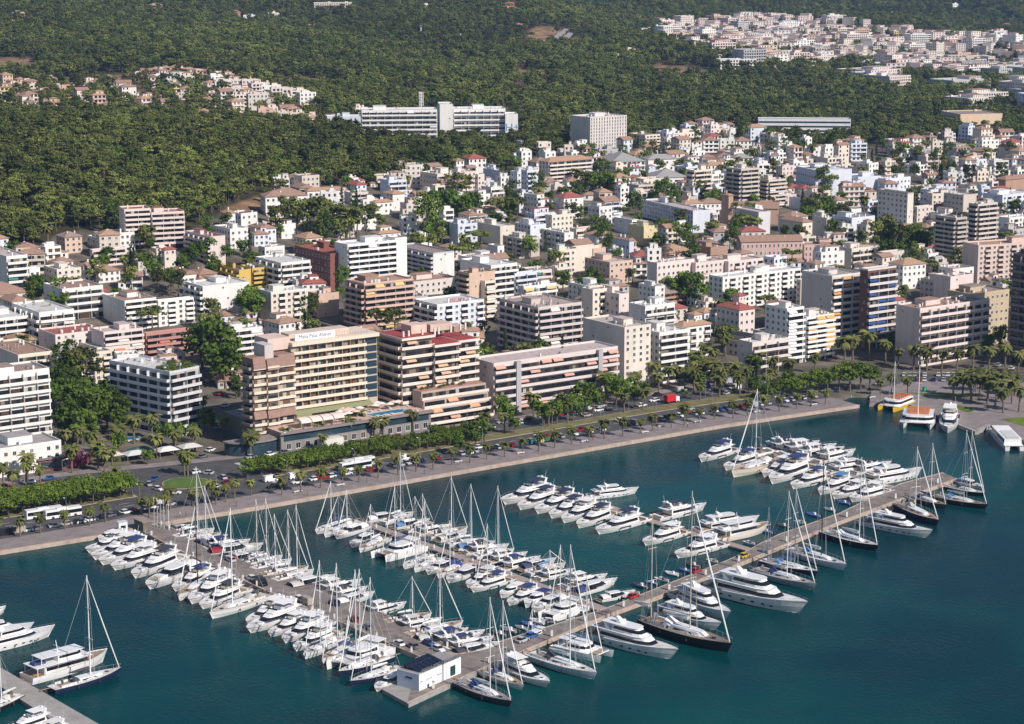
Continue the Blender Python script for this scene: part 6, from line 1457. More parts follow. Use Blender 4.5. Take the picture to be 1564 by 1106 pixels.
# ------------------------------------------------------------------ vehicles
def car_parts(kind):
    P = []
    if kind in ('car', 'van'):
        L, Wd, Hh, hb = (4.3, 1.75, 1.45, .85) if kind == 'car' else (5.2, 1.95, 2.2, 1.1)
        b = MB(); x = L / 2; y = Wd / 2
        b.loft([[(-x, -y * .9, .3), (-x, y * .9, .3), (-x, y * .88, hb * .95), (-x, -y * .88, hb * .95)], [(-x * .9, -y, .22), (-x * .9, y, .22), (-x * .9, y * .96, hb), (-x * .9, -y * .96, hb)], [(x * .45, -y, .22), (x * .45, y, .22), (x * .45, y * .95, hb), (x * .45, -y * .95, hb)], [(x * .9, -y * .95, .24), (x * .9, y * .95, .24), (x * .9, y * .88, hb * .8), (x * .9, -y * .88, hb * .8)], [(x, -y * .8, .34), (x, y * .8, .34), (x, y * .75, hb * .68), (x, -y * .75, hb * .68)]])
        P.append(("body", b.mesh("body", [CARP]), 'paint'))
        t0, t1, u0, u1 = (-x * .82, x * .38, -x * .6, x * .08) if kind == 'car' else (-x * .97, x * .75, -x * .95, x * .45)
        b = MB(); b.loft([[(t0, -y * .9, hb - .01), (t1, -y * .9, hb - .01), (t1, y * .9, hb - .01), (t0, y * .9, hb - .01)], [(u0, -y * .74, Hh - .06), (u1, -y * .74, Hh - .06), (u1, y * .74, Hh - .06), (u0, y * .74, Hh - .06)]]); P.append(("window", b.mesh("window", [GLASS]), None))
        b = MB(); b.box(u0 - .05, u1 + .05, -y * .76, y * .76, Hh - .062, Hh); 
        if kind == 'van': b.box(-x * .975, x * .2, -y * .93, y * .93, hb, Hh - .063)
        P.append(("roof", b.mesh("roof", [CARP]), 'paint')); r = .32
        for sx in (-.62, .64):
            for sy in (-1, 1):
                b = MB(); b.tube((x * sx, sy * (y - .16), r), (x * sx, sy * (y + .02), r), r, r, 10); P.append(("wheel", b.mesh("wheel", [TYRE]), None))
        for sy in (-1, 1): P.append(("headlight", boxm("headlight", LAMPW, (x * .9, x * .99, sy * y * .62 - .14, sy * y * .62 + .14, hb * .55, hb * .72)), None))
    elif kind == 'bus':
        b = MB(); b.box(-6, 6, -1.25, 1.25, .35, 1.3); b.box(-6, 6, -1.25, 1.25, 2.45, 3.1); b.box(-6, -5.7, -1.25, 1.25, 1.3, 2.45); P.append(("body", b.mesh("body", [CARP]), 'paint')); P.append(("window", boxm("window", GLASS, (-5.698, 5.98, -1.22, 1.22, 1.301, 2.449)), None))
        P.append(("roof_unit", boxm("roof_unit", CARP, (-2, 1.5, -.8, .8, 3.101, 3.35)), 'paint'))
        for sx in (-3.6, 3.9):
            for sy in (-1, 1):
                b = MB(); b.tube((sx, sy * 1.0, .5), (sx, sy * 1.27, .5), .5, .5, 10); P.append(("wheel", b.mesh("wheel", [TYRE]), None))
    elif kind == 'truck':
        P.append(("cargo_box", boxm("cargo_box", CARP, (-3.2, 1.2, -1.2, 1.2, .9, 3.4)), 'paint')); P.append(("cab", boxm("cab", CARP, (1.35, 3.1, -1.1, 1.1, .5, 2.4)), 'cab')); P.append(("window", boxm("window", GLASS, (2.4, 3.12, -1.0, 1.0, 1.4, 2.2)), None))
        for sx in (-2.2, 2.2):
            for sy in (-1, 1):
                b = MB(); b.tube((sx, sy * .85, .45), (sx, sy * 1.15, .45), .45, .45, 10); P.append(("wheel", b.mesh("wheel", [TYRE]), None))
    return P
VP = {}
PAINT = [("white", (.80, .80, .80)), ("white", (.80, .80, .80)), ("white", (.78, .78, .78)), ("silver", (.48, .49, .5)), ("silver", (.42, .43, .45)), ("grey", (.15, .15, .17)), ("black", (.012, .012, .015)), ("black", (.015, .016, .02)), ("navy", (.015, .03, .10)), ("blue", (.03, .09, .3)), ("silver", (.5, .5, .52)), ("white", (.8, .8, .8)), ("beige", (.4, .36, .3)), ("red", (.3, .015, .02))]
def vehicle(kind, p, rz, paint=None, label=None, where="", group=None):
    if kind not in VP: VP[kind] = car_parts(kind)
    nm, c = paint or R.choice(PAINT)
    o = thing(dict(car='car', van='van', bus='coach', truck='truck')[kind], label or '', dict(car='car', van='van', bus='bus', truck='truck')[kind], p, rz, group)
    for n, me, k in VP[kind]: link(n, me, o, color=c if k == 'paint' else (.8, .8, .8))
    if not label: pend(o, f"{nm} {dict(car='car', van='van', bus='coach', truck='lorry')[kind]} {where}".strip())
    return o
def shore_ang(s): p, q = S(s - 2, 10), S(s + 2, 10); return math.atan2(q.y - p.y, q.x - p.x)
for tab, add, gap, pr, where, per in ((PROM, 4.2, 3.0, .72, "parked by the promenade", 1), (MED0, -4.0, 14, .30, "on the seafront road", 0), (MED0, -7.6, 14, .28, "on the seafront road", 0), (MED1, 3.2, 13, .3, "on the inland lane", 0), (MED1, 7.4, 12, .34, "on the inland lane", 0), (RDB1, -2.2, 6.2, .6, "parked along the inland kerb", 0)):
    s = -8.0
    while s < 350:
        s += gap * R.uniform(.9, 1.25)
        if R.random() > pr or (where.startswith("parked") and 66 < s < 104) : continue
        if per and s < 60 and False: continue
        o_ = o_at(s, tab) + add; p = S(s, o_, 1.07); an = shore_ang(s) + (math.pi / 2 if per and s > 150 else 0) + (math.pi if R.random() < .5 else 0)
        if (p - RB).length < 9.5: continue
        vehicle('van' if R.random() < .1 else 'car', p, an + R.gauss(0, .03), where=where)
for k in range(11):
    t = k / 11 * 6.28; 
    if R.random() < .75: vehicle('car', RB + Vector((math.cos(t) * R.uniform(10.5, 14), math.sin(t) * R.uniform(10.5, 14), .01)), t + math.pi / 2, where="rounding the roundabout")
for s, o_, c, l in ((26, 30, ("white", (.8, .8, .8)), "white coach parked behind palms left of the roundabout"), (31, 26.8, ("white", (.8, .8, .8)), "second white coach parked beside the first, nearer the quay"), (2, 28.5, ("red", (.5, .05, .03)), "red and yellow coach at the left picture edge"), (143, 26.5, ("white", (.8, .8, .8)), "white coach on the seafront road before the clipped trees"), (140, 23.8, ("white", (.8, .8, .8)), "white coach nearer the promenade before the clipped trees")):
    vehicle('bus', S(s, o_, 1.07), shore_ang(s), c, l)
for s, o_ in ((108, 27), (117, 25.5), (161, 25)): vehicle('van', S(s, o_, 1.07), shore_ang(s), ("white", (.8, .8, .8)), where="by the promenade palms")
vehicle('truck', T(1026, 616) + Vector((0, 0, .2)), shore_ang(250), ("red", (.55, .02, .03)), "lorry with bright red cargo box before the palm garden")
# cars on the piers, in the side street and in the square's car park
for u, v in ((318, 833), (331, 838), (345, 851), (352, 857), (383, 885), (399, 893), (455, 916), (467, 922), (511, 924), (540, 948), (560, 960), (608, 985), (630, 989), (655, 985), (670, 994)):
    vehicle('van' if R.random() < .2 else 'car', G(u, v, 1.11), math.radians(-53) + R.choice((0, math.pi)), where="parked on the road pier")
for u, v, c in ((1137, 851, ("yellow", (.62, .45, .06))), (967, 913, ("red", (.5, .02, .04))), (1063, 874, ("red", (.4, .02, .03))), (798, 980, ("silver", (.45, .46, .48))), (812, 973, ("blue", (.04, .14, .4)))): vehicle('car', G(u, v, 1.09), math.radians(50), c, where="on the long pier")
for i in range(24):
    u = 1382 + i * 7.4; 
    for v in (574, 581.5):
        if R.random() < .82: vehicle('car', G(u, v + (2 if u > 1470 else 0), 1.24) + Vector((R.gauss(0, .2), 0, 0)), math.radians(78), where="in the square's car park")
for u, v in ((1480, 566), (1500, 563), (1525, 560), (1545, 565), (1110, 603), (1342, 588), (336, 604), (345, 622), (352, 640), (333, 655), (338, 590), (322, 690), (310, 700)): vehicle('car', T(u, v) + Vector((0, 0, .25)), math.radians(60), where="in the street")
# ------------------------------------------------------------------ street furniture
def lamp(p, h=9.0, where="", arm=True, rz=0):
    def f():
        b = MB(); b.tube((0, 0, 0), (0, 0, 9), .10, .06, 6); b.tube((0, 0, 9), (1.5, 0, 9.3), .05, .05, 5); return b.mesh("pole", [METAL])
    def g():
        b = MB(); b.box(1.3, 2.1, -.16, .16, 9.2, 9.38); return b.mesh("lamp_head", [LAMPW])
    o = thing("street_lamp", '', "street lamp", p, rz); o.scale = (1, 1, h / 9); link("pole", cached('pole', f), o); link("lamp_head", cached('lamphead', g), o); pend(o, "slim lamp " + where)
for s in range(0, 350, 27): lamp(S(s, o_at(s, PROM) + .6, 1.2), 9, "behind the promenade", rz=SH_ANG + 1.57)
for s in range(8, 350, 38):
    if not 60 < s < 108: lamp(S(s, o_at(s, MED1) - 1, 1.2), 11, "on the median", rz=SH_ANG)
for t in np.linspace(.04, .96, 12):
    i = t * (len(RO) - 1); k = int(i); f = i - k; u = RO[k][0] * (1 - f) + RO[k + 1][0] * f; v = RO[k][1] * (1 - f) + RO[k + 1][1] * f
    o = thing("mooring_post", '', "service post", G(u, v - 4, 1.24)); b = MB()
    def f1():
        b = MB(); b.box(-.3, .3, -.3, .3, 0, 1.7); return b.mesh("post", [LAMPW])
    link("post", cached('post', f1), o); link("cap", cached('postcap', lambda: boxm("cap", METAL, (-.34, .34, -.34, .34, 1.702, 1.85))), o); pend(o, "white post on the long pier")
for u, v in ((420, 885), (500, 930), (552, 962), (640, 985), (660, 1000)): lamp(G(u, v, 1.2), 6.5, "on the road pier")
for u in (236, 241, 246, 251, 258):
    o = thing("flagpole", '', "flagpole", G(u, 804 + (u - 236) * .25, 1.1)); b = MB(); b.tube((0, 0, 0), (0, 0, 9), .11, .07, 6); link("pole", b.mesh("pole", [LAMPW]), o); link("finial", cached('fin', lambda: boxm("finial", LAMPW, (-.14, .14, -.14, .14, 9.002, 9.25))), o)
    if u == 241: link("flag", boxm("flag", CANVAS, (.1, 1.7, -.02, .02, 7.6, 8.8)), o, color=(.7, .7, .72))
    pend(o, "white flagpole at the root of the road pier")
for nm, P_, dv in (("left", PW['left'], -2.5), ("right", PW['right'], 2.5)):
    for t in np.linspace(.06, .97, 14):
        i = t * (len(P_) - 1); k = min(int(i), len(P_) - 2); f = i - k; u = P_[k][0] * (1 - f) + P_[k + 1][0] * f; v = P_[k][1] * (1 - f) + P_[k + 1][1] * f + dv
        o = thing("mooring_post", '', "service post", G(u, v, 1.12)); link("post", cached('post', f1), o); link("cap", cached('postcap', lambda: None), o); o.scale = (.8, .8, .8); pend(o, f"white post on the road pier's {nm} edge")
for t in np.linspace(.05, .95, 12):
    o = thing("mooring_post", '', "service post", G(557 + t * 360, 799.5 + t * 128, .82)); link("post", cached('post', f1), o); link("cap", cached('postcap', lambda: None), o); o.scale = (.7, .7, .7); pend(o, "white post on the middle pontoon")
# gate house at the root of the road pier, white kiosk, blue banner wall
p = G(212, 809, 1.2); o = thing("gate_house", "dark flat-roofed gate house at the root of the road pier", "gate house", p, math.radians(-53)); link("wall", boxm("wall", WALL, (-3, 3, 0, 3, 0, 2.8)), o, color=(.16, .14, .12)); link("roof", boxm("roof", FLATR, (-3.3, 3.3, -.3, 3.3, 2.802, 3.05)), o, color=(.3, .25, .2)); link("door", boxm("door", GLASS, (-.6, .6, -.05, -.003, .1, 2.2)), o); mark("the gate house", 212, 800)
p = G(187, 812, 1.2); o = thing("kiosk", "small white kiosk beside the pier gate house", "kiosk", p, .5); link("wall", boxm("wall", WALL, (-1.4, 1.4, -1, 1, 0, 3.2)), o, color=(.74, .78, .84)); link("roof", boxm("roof", FLATR, (-1.5, 1.5, -1.1, 1.1, 3.202, 3.35)), o, color=(.6, .6, .62)); link("window", boxm("window", GLASS, (-.8, .8, -1.04, -1.003, 1.2, 2.2)), o)
# white stone benches on the promenade
for u, v in ((795, 693), (893, 675), (985, 661), (1010, 652), (1065, 645), (1156, 630), (1243, 619), (1332, 608), (455, 752), (520, 742), (700, 706)):
    o = thing("bench", '', "bench", G(u, v, 1.21), SH_ANG); link("seat", cached('bs', lambda: boxm("seat", LAMPW, (-1.6, 1.6, -.35, .35, .35, .55))), o)
    for x in (-1.1, 1.1): link("leg", cached('bl', lambda: boxm("leg", CONC, (-.2, .2, -.28, .28, 0, .348))), o, (x, 0, 0))
    pend(o, "white stone bench on the promenade")
# refuse containers and recycling bins
for u, v, c, n_ in ((812, 678, (.03, .13, .09), "dark green"), (819, 677.5, (.10, .32, .28), "turquoise"), (827, 676, (.55, .34, .10), "orange"), (834, 674, (.04, .12, .05), "bottle green"), (839, 673, (.1, .16, .06), "olive green"), (844, 672, (.12, .19, .07), "moss green"), (1412, 598, (.04, .35, .2), "bright green")):
    o = thing("refuse_container", f"{n_} refuse container in the row behind the promenade" if u < 1000 else "bright green recycling container on the square", "container", G(u, v, 1.21), SH_ANG); link("body", cached(('rb', n_), lambda: boxm("body", CANVAS, (-.75, .75, -.6, .6, .12, 1.6))), o, color=c); link("lid", cached('rl', lambda: boxm("lid", CANVAS, (-.8, .8, -.65, .65, 1.602, 1.78))), o, color=tuple(x * .7 for x in c))
    for x in (-.55, .55): link("wheel", cached('rw', lambda: boxm("wheel", TYRE, (-.08, .08, -.5, .5, 0, .118))), o, (x, 0, 0))
# people on the promenade
def person(p, rz, top, legs):
    b = MB(); V = []
    pts = [(0, 0, .92, .16), (0, 0, 1.2, .17), (0, 0, 1.42, .15), (0, 0, 1.52, .06), (0, 0, 1.66, .11), (0, 0, 1.78, .06)]
    def sec(x, y, z, r, k=.7): return [(x + r * k * math.cos(t), y + r * math.sin(t), z) for t in np.linspace(0, 6.283, 9)[:-1]]
    b.loft([sec(x, y, z, r, .65 if z < 1.5 else .95) for x, y, z, r in pts], 0)
    for sy, st in ((-.09, .22), (.09, -.18)): b.loft([sec(st, sy, .0, .06), sec(st * .6, sy, .45, .07), sec(0, sy, .93, .1)], 1); b.loft([sec(-st * .7, sy * 2.2, .75, .04), sec(-st * .2, sy * 2.3, 1.1, .045), sec(0, sy * 2, 1.42, .06)], 2)
    return b
PM = [mat("shirt_white", (.6, .58, .55), .8), mat("shirt_dark", (.05, .06, .1), .8), mat("shirt_red", (.4, .06, .05), .8), mat("trousers", (.05, .06, .09), .8), mat("skin", (.42, .26, .18), .6)]
for u, v, ti in ((822, 692, 1), (275, 790, 0), (284, 789, 2), (361, 774, 1), (905, 672, 2), (1050, 652, 0), (560, 738, 1), (700, 711, 0), (1200, 624, 2), (1238, 622, 1), (470, 757, 2), (1300, 611, 0), (648, 724, 1)):
    o = thing("person", '', "person", G(u, v, 1.21), R.random() * 6.3); link("body", person(None, 0, 0, 0).mesh("body", [PM[ti], PM[3], PM[4]], True), o); pend(o, {0: "person in a pale shirt on the promenade", 1: "person in dark clothes on the promenade", 2: "person in a red shirt on the promenade"}[ti])
# pylons and the white mast in the woods
def pylon(u, v, vt, nm, lb):
    p = T(u, v); h = zat(p.x, p.y, vt) - p.z; o = thing(nm, lb, "mast", p); b = MB(); b.tube((0, 0, 0), (0, 0, h), .9, .6, 6); link("pole", b.mesh("pole", [LAMPW]), o); b = MB(); b.box(-1.6, 1.6, -1.6, 1.6, h + .01, h + 1); link("cap", b.mesh("cap", [METAL]), o)
pylon(643, 57, 40, "radio_mast", "slim white mast standing in the upper woods")
pylon(842, 150, 136, "pylon", "grey pylon in the woods above the pale tower")
# viaduct at the top
pt = [T(846, 64), T(858, 54), T(868, 47)]
b = MB()
for i in range(2):
    for off in (0, 12): p, q = pt[i] + Vector((off, 0, 3)), pt[i + 1] + Vector((off, 0, 4)); b.loft([[(p.x - 3.5, p.y, p.z), (p.x + 3.5, p.y, p.z), (p.x + 3.5, p.y, p.z - 1.4), (p.x - 3.5, p.y, p.z - 1.4)], [(q.x - 3.5, q.y, q.z), (q.x + 3.5, q.y, q.z), (q.x + 3.5, q.y, q.z - 1.4), (q.x - 3.5, q.y, q.z - 1.4)]])
struct(link("hill_road", b.mesh("hill_road", [CONC])))
# restaurant terrace left of the roundabout: dark curved pavilion, awnings
p = T(60, 722); o = thing("restaurant_pavilion", "low dark curved restaurant pavilion with red trim behind the hedge trees", "restaurant", p, math.radians(33)); mark("the restaurant pavilion", 60, 705); FOOT.append((p.x, p.y, math.radians(33), 24, 12))
b = MB(); b.prism([(0, 0), (14, 0)] + [(14 + 7 * math.sin(t), 7 - 7 * math.cos(t)) for t in np.linspace(0.2, 3.1, 9)] + [(0, 14)], -2, 4.2); link("wall", b.mesh("wall", [WALL]), o, color=(.22, .08, .07)); b = MB(); b.prism([(-.5, -.6), (14, -.6)] + [(14 + 7.8 * math.sin(t), 7 - 7.8 * math.cos(t)) for t in np.linspace(0.1, 3.1, 9)] + [(-.5, 14.8)], 4.21, 4.7); link("roof", b.mesh("roof", [FLATR]), o, color=(.2, .18, .17)); link("glazing", m_glazing(13, 2.4, BGLASS), o, (.5, -.02, .9))
for u, v, c in ((206, 703, (.6, .6, .58)), (215, 697, (.05, .12, .1)), (255, 697, (.7, .68, .66)), (170, 705, (.62, .55, .5)), (290, 692, (.6, .58, .55))):
    p = T(u, v); o = thing("terrace_canopy", '', "canopy", p, math.radians(33)); b = MB(); b.loft([[(-4, -3, 2.5), (4, -3, 2.5), (4, 3, 2.5), (-4, 3, 2.5)], [(-1.5, -.4, 3.6), (1.5, -.4, 3.6), (1.5, .4, 3.6), (-1.5, .4, 3.6)]]); link("cover", b.mesh("cover", [CANVAS]), o, color=c)
    b = MB()
    for x in (-3.8, 3.8):
        for y in (-2.8, 2.8): b.box(x - .06, x + .06, y - .06, y + .06, 0, 2.5)
    link("frame", b.mesh("frame", [METAL]), o); pend(o, ("dark" if c[0] < .2 else "pale") + " square terrace canopy")
p = T(195, 672); o = thing("garden_pool", "small turquoise garden pool before the angular glazed block", "pool", p + Vector((0, 0, .3)), .6); link("basin", boxm("basin", PARA, (-5, 5, -2.5, 2.5, -.5, .2)), o, color=(.6, .55, .5)); link("water", boxm("water", POOL, (-4.6, 4.6, -2.1, 2.1, .201, .22)), o)
# ------------------------------------------------------------------ placing the trees
def pp(u, v): 
    p = T(u, v); return p
# date palms along the promenade and beside the parking
k = 0
for s in np.arange(-20, 352, 7.6):
    if 48 < s < 58: continue
    o_ = (o_at(s, PROM) - .8 if s < 100 else 8 + R.uniform(-.8, .8)); k += 1; plant('palm', S(s + R.uniform(-.8, .8), o_, 1.2), R.uniform(.78, 1.12), label=f"date palm on the promenade, {ordw(k)} in the long row from the left")
for s in np.arange(5, 345, 13):
    if 60 < s < 110: continue
    if R.random() < .85: plant('palm', S(s, o_at(s, RDB1) + R.uniform(1, 4), 1.2), R.uniform(1.05, 1.4), base="date palm on the inland pavement")
for s in np.arange(205, 350, 9.5):
    if R.random() < .6: plant('palm', S(s, o_at(s, MED1) - R.uniform(.5, 2), 1.2), R.uniform(1.0, 1.35), base="date palm on the median lawn")
for _ in range(46):
    u, v = (R.uniform(1040, 1205), R.uniform(558, 606)) if R.random() < .6 else (R.uniform(95, 300), R.uniform(672, 712))
    p = T(u, v)
    if not hit(p.x, p.y, .5): p.z = max(p.z, 1.1); plant(R.choice(('shrub', 'shrub', 'broad', 'broad', 'palm')), p, R.uniform(.9, 1.4))
for u, v, sc_ in ((282, 727, 1.0), (287, 727, 1.05), (150, 720, 1.0), (160, 722, .9), (178, 745, .8), (240, 789, .7), (228, 791, .7), (254, 787, .7), (216, 787, .65), (300, 776, .7), (330, 772, .7), (345, 768, .7), (100, 690, 1.0), (140, 700, 1.1), (150, 710, 1.0), (172, 715, .9), (180, 690, 1.1), (205, 678, 1.2), (232, 672, 1.2), (240, 700, 1.1), (268, 692, 1.0), (310, 640, 1.1), (312, 660, 1.0), (340, 668, 1.0), (298, 690, 1.1), (62, 745, .9), (20, 752, .8), (40, 740, .9), (400, 668, 1.1), (383, 700, 1.0), (548, 664, 1.1), (572, 672, .9), (495, 690, .8), (465, 672, .7),
        (815, 640, 1.1), (820, 620, 1.3), (925, 615, 1.3), (905, 600, 1.1), (968, 600, .9), (1000, 590, 1.1), (1020, 596, 1.1), (1050, 570, 1.2), (1065, 578, 1.3), (1078, 585, 1.3), (1092, 590, 1.3), (1104, 596, 1.2), (1075, 560, 1.2), (1090, 565, 1.1), (1120, 590, 1.2), (1140, 595, 1.2), (1060, 600, 1.2), (1130, 604, 1.0), (1155, 575, 1.2), (1178, 580, 1.1), (1205, 585, 1.2), (1245, 570, 1.0), (1290, 555, 1.2), (1302, 552, 1.2), (1328, 548, 1.4), (1352, 555, 1.1), (1372, 560, 1.0), (1395, 566, 1.2), (1415, 568, 1.1), (1438, 568, 1.2), (1461, 566, 1.1), (1486, 566, 1.2), (1510, 565, 1.1), (1535, 560, 1.1), (1555, 570, 1.2),
        (1455, 612, 1.2), (1470, 608, 1.3), (1483, 615, 1.3), (1496, 612, 1.3), (1508, 618, 1.3), (1520, 622, 1.2), (1532, 632, 1.2), (1528, 610, 1.2), (1545, 618, 1.2), (1556, 630, 1.2), (1490, 600, 1.2), (1510, 600, 1.2), (1535, 600, 1.1), (1550, 606, 1.0), (1386, 606, .9), (1361, 600, .9), (1345, 604, .8), (1030, 500, 1.0), (1062, 500, 1.1), (1108, 545, 1.2), (890, 460, .8), (245, 535, .8)):
    p = T(u, v); p.z = max(p.z, 1.1); plant('palm', p, sc_ * 1.22)
# clipped trees on the median
for s in np.arange(-14, 64, 4.4):
    for f in (-.12, .3, .75):
        plant('clip', S(s + R.uniform(-.5, .5), o_at(s, MED0) + 2 + f * (o_at(s, MED1) - o_at(s, MED0) - 6), 1.2), R.uniform(1.25, 1.5), label="round clipped ficus in the double row on the left median", group="clipped ficus trees on the left median")
for s in np.arange(112, 200, 4.6):
    for f in (.12, .55, .98):
        if R.random() < .93: plant('clip', S(s + R.uniform(-.5, .5), o_at(s, MED0) + .5 + f * 9.5, 1.2), R.uniform(.95, 1.2), label="clipped ficus in the triple row before the hotel podium", group="clipped ficus trees in the triple row")
for u, v, kd, sc_ in ((398, 722, 'clip', 1.0), (378, 728, 'clip', 1.1), (440, 722, 'clip', 1.1), (700, 690, 'broad', .9), (725, 680, 'broad', 1.2), (740, 672, 'broad', 1.0), (770, 645, 'broad', 1.2), (785, 660, 'broad', .9), (830, 648, 'broad', 1.2), (850, 645, 'broad', 1.2), (875, 640, 'broad', 1.2), (890, 632, 'broad', 1.5), (905, 628, 'broad', 1.4), (940, 618, 'broad', 1.4), (955, 612, 'broad', 1.3), (970, 618, 'broad', 1.0), (985, 610, 'broad', 1.0),
        (1215, 605, 'clip', 1.5), (1232, 602, 'clip', 1.6), (1248, 600, 'clip', 1.7), (1264, 598, 'clip', 1.8), (1282, 596, 'clip', 1.8), (1298, 594, 'clip', 1.9), (1314, 592, 'clip', 1.9), (1328, 590, 'clip', 1.7), (1165, 608, 'clip', 1.2), (1180, 606, 'clip', 1.2), (1195, 604, 'clip', 1.2), (1150, 600, 'broad', 1.0),
        (100, 640, 'broad', 1.9), (112, 625, 'broad', 2.0), (95, 610, 'broad', 1.8), (130, 640, 'broad', 2.1), (145, 660, 'broad', 2.2), (150, 640, 'broad', 2.3), (165, 650, 'broad', 2.0), (178, 660, 'broad', 1.8), (110, 670, 'broad', 1.8), (128, 680, 'broad', 1.6), (118, 600, 'pine', 1.6), (135, 595, 'pine', 1.5), (310, 560, 'broad', 2.6), (330, 575, 'broad', 2.8), (345, 590, 'broad', 2.5), (325, 555, 'broad', 2.4), (318, 520, 'pine', 1.5), (325, 505, 'pine', 1.4), (380, 500, 'broad', 2.0), (390, 490, 'broad', 1.9), (318, 660, 'broad', 1.2), (375, 480, 'broad', 1.6), (120, 712, 'flower', 1.6), (130, 705, 'flower', 1.3),
        (1022, 455, 'broad', 1.5), (1035, 460, 'broad', 1.6), (1052, 462, 'broad', 1.7), (1066, 455, 'broad', 1.5), (1045, 445, 'broad', 1.5), (1072, 470, 'broad', 1.4), (1100, 480, 'palm', 1.0), (860, 442, 'broad', 1.3), (905, 440, 'broad', 1.3), (893, 450, 'broad', 1.4), (930, 395, 'poplar', 1.0), (920, 385, 'poplar', 1.1), (912, 375, 'broad', 1.5), (940, 400, 'broad', 1.1), (985, 400, 'broad', 1.2), (1010, 370, 'poplar', .9), (1075, 350, 'cypress', 1.4), (1160, 390, 'broad', 1.0), (1130, 385, 'broad', 1.0),
        (1290, 400, 'broad', 1.4), (1335, 395, 'pine', 1.9), (1350, 385, 'pine', 2.0), (1365, 395, 'pine', 2.0), (1378, 390, 'broad', 2.0), (1395, 385, 'broad', 2.0), (1405, 395, 'broad', 1.8), (1355, 405, 'broad', 1.6), (1385, 405, 'broad', 1.7), (1420, 390, 'broad', 1.5), (1230, 345, 'broad', 1.6), (1240, 340, 'pine', 1.6), (1250, 335, 'broad', 1.8), (1262, 330, 'broad', 1.6), (1272, 340, 'broad', 1.5), (1225, 330, 'cypress', 1.6), (1280, 350, 'broad', 1.3),
        (655, 360, 'poplar', 1.6), (648, 365, 'poplar', 1.5), (663, 362, 'poplar', 1.6), (690, 335, 'broad', 2.2), (705, 340, 'broad', 2.3), (720, 335, 'broad', 2.0), (675, 330, 'broad', 1.8), (760, 335, 'umbrella', 1.5), (775, 335, 'broad', 1.6), (790, 335, 'umbrella', 1.4), (690, 300, 'pine', 1.6), (700, 305, 'pine', 1.5), (640, 395, 'umbrella', 1.4), (655, 395, 'umbrella', 1.4), (705, 405, 'umbrella', 1.3), (720, 402, 'umbrella', 1.3),
        (440, 345, 'pine', 1.7), (455, 350, 'pine', 1.8), (470, 350, 'pine', 1.8), (485, 352, 'pine', 1.8), (500, 355, 'pine', 1.8), (515, 358, 'pine', 1.8), (530, 360, 'pine', 1.7), (545, 362, 'pine', 1.7), (560, 360, 'pine', 1.6), (495, 370, 'pine', 1.6), (520, 372, 'pine', 1.5), (480, 340, 'pine', 1.5), (545, 325, 'cypress', 1.3), (540, 322, 'poplar', .8), (425, 360, 'pine', 1.5), (280, 420, 'broad', 1.2), (290, 405, 'broad', 1.4), (300, 400, 'broad', 1.3), (245, 420, 'cypress', 1.4), (200, 420, 'cypress', 1.5), (205, 422, 'cypress', 1.4), (262, 440, 'broad', 1.4), (272, 450, 'pine', 1.3), (52, 465, 'broad', 1.5), (60, 455, 'broad', 1.4), (225, 415, 'broad', 1.3), (235, 425, 'broad', 1.2), (143, 432, 'cypress', 1.3), (330, 418, 'palm', 1.0), (345, 400, 'broad', 1.3),
        (890, 300, 'pine', 1.7), (905, 290, 'broad', 1.6), (915, 285, 'pine', 1.5), (930, 290, 'broad', 1.5), (880, 320, 'broad', 1.4), (860, 305, 'broad', 1.2), (950, 280, 'broad', 1.2), (1010, 305, 'broad', 1.6), (1025, 310, 'broad', 1.5), (1000, 318, 'broad', 1.3), (1090, 285, 'broad', 1.4), (1095, 315, 'broad', 1.5), (1085, 318, 'broad', 1.4), (1040, 250, 'broad', 1.4), (1055, 255, 'cypress', 1.5), (1030, 245, 'broad', 1.4), (925, 222, 'umbrella', 1.5), (910, 228, 'umbrella', 1.5), (940, 225, 'umbrella', 1.4)):
    p = T(u, v + 4); p.z = max(p.z, 1.1); plant(kd, p, sc_ * (1.22 if v > 560 or v < 520 else 1.1))
# ------------------------------------------------------------------ houses that fill the gaps of the town, each a thing
def auto_houses(n, y0, y1, poly, pal, big, far=None, roofs=('ft', 'fr', 'fw', 'ht', 'ho', 'hr', 'fg', 'gt'), xr=.255, kind=None):
    k = 0
    for _ in range(n * 40):
        if k >= n: break
        y = math.sqrt(R.uniform(y0 * y0, y1 * y1)); x = R.uniform(-xr, xr) * y
        z, sd = terrain(np.array([x]), np.array([y])); u, v = proj(x, y, z[0])
        if sd[0] < 92 or not inpoly(poly, u, v) or u < -25 or u > 1590: continue
        A, B = R.uniform(*big), R.uniform(big[0], big[1] * .8); a = math.radians(R.choice((35, 35, 30, 40, 20, 12)) + R.gauss(0, 4))
        cx = x + (A / 2) * math.cos(a) - (B / 2) * math.sin(a); cy2 = y + (A / 2) * math.sin(a) + (B / 2) * math.cos(a)
        if hit(cx, cy2, max(A, B) * .5 + .4) or hit(x, y, 1): continue
        ns = R.choice((1, 2, 2, 2, 3, 3, 4)) if big[1] < 17 else R.choice((3, 4, 4, 5, 6)); rf = R.choice(roofs); c = R.choice(pal); C = Vector((x, y, float(z[0])))
        vt = proj(x, y, z[0] + ns * 3.05)[1]
        if kind: nm, ct = kind, 'house'
        elif ns <= 3: nm, ct = 'house', 'house'
        else: nm, ct = 'apartment_building', 'apartment building'
        bld(u, v, vt, 0, 0, c, ns, R.choice('wwcb') if ns > 1 else 'w', R.choice('wwn'), {'f': 'flat', 'h': 'hip', 'g': 'gable'}[rf[0]] if ns <= 4 else 'flat', rf[1], math.degrees(a), B, A, name=nm, cat=ct, C=C, far=far, lots=.8, wing=R.random() < .75); k += 1
    return k
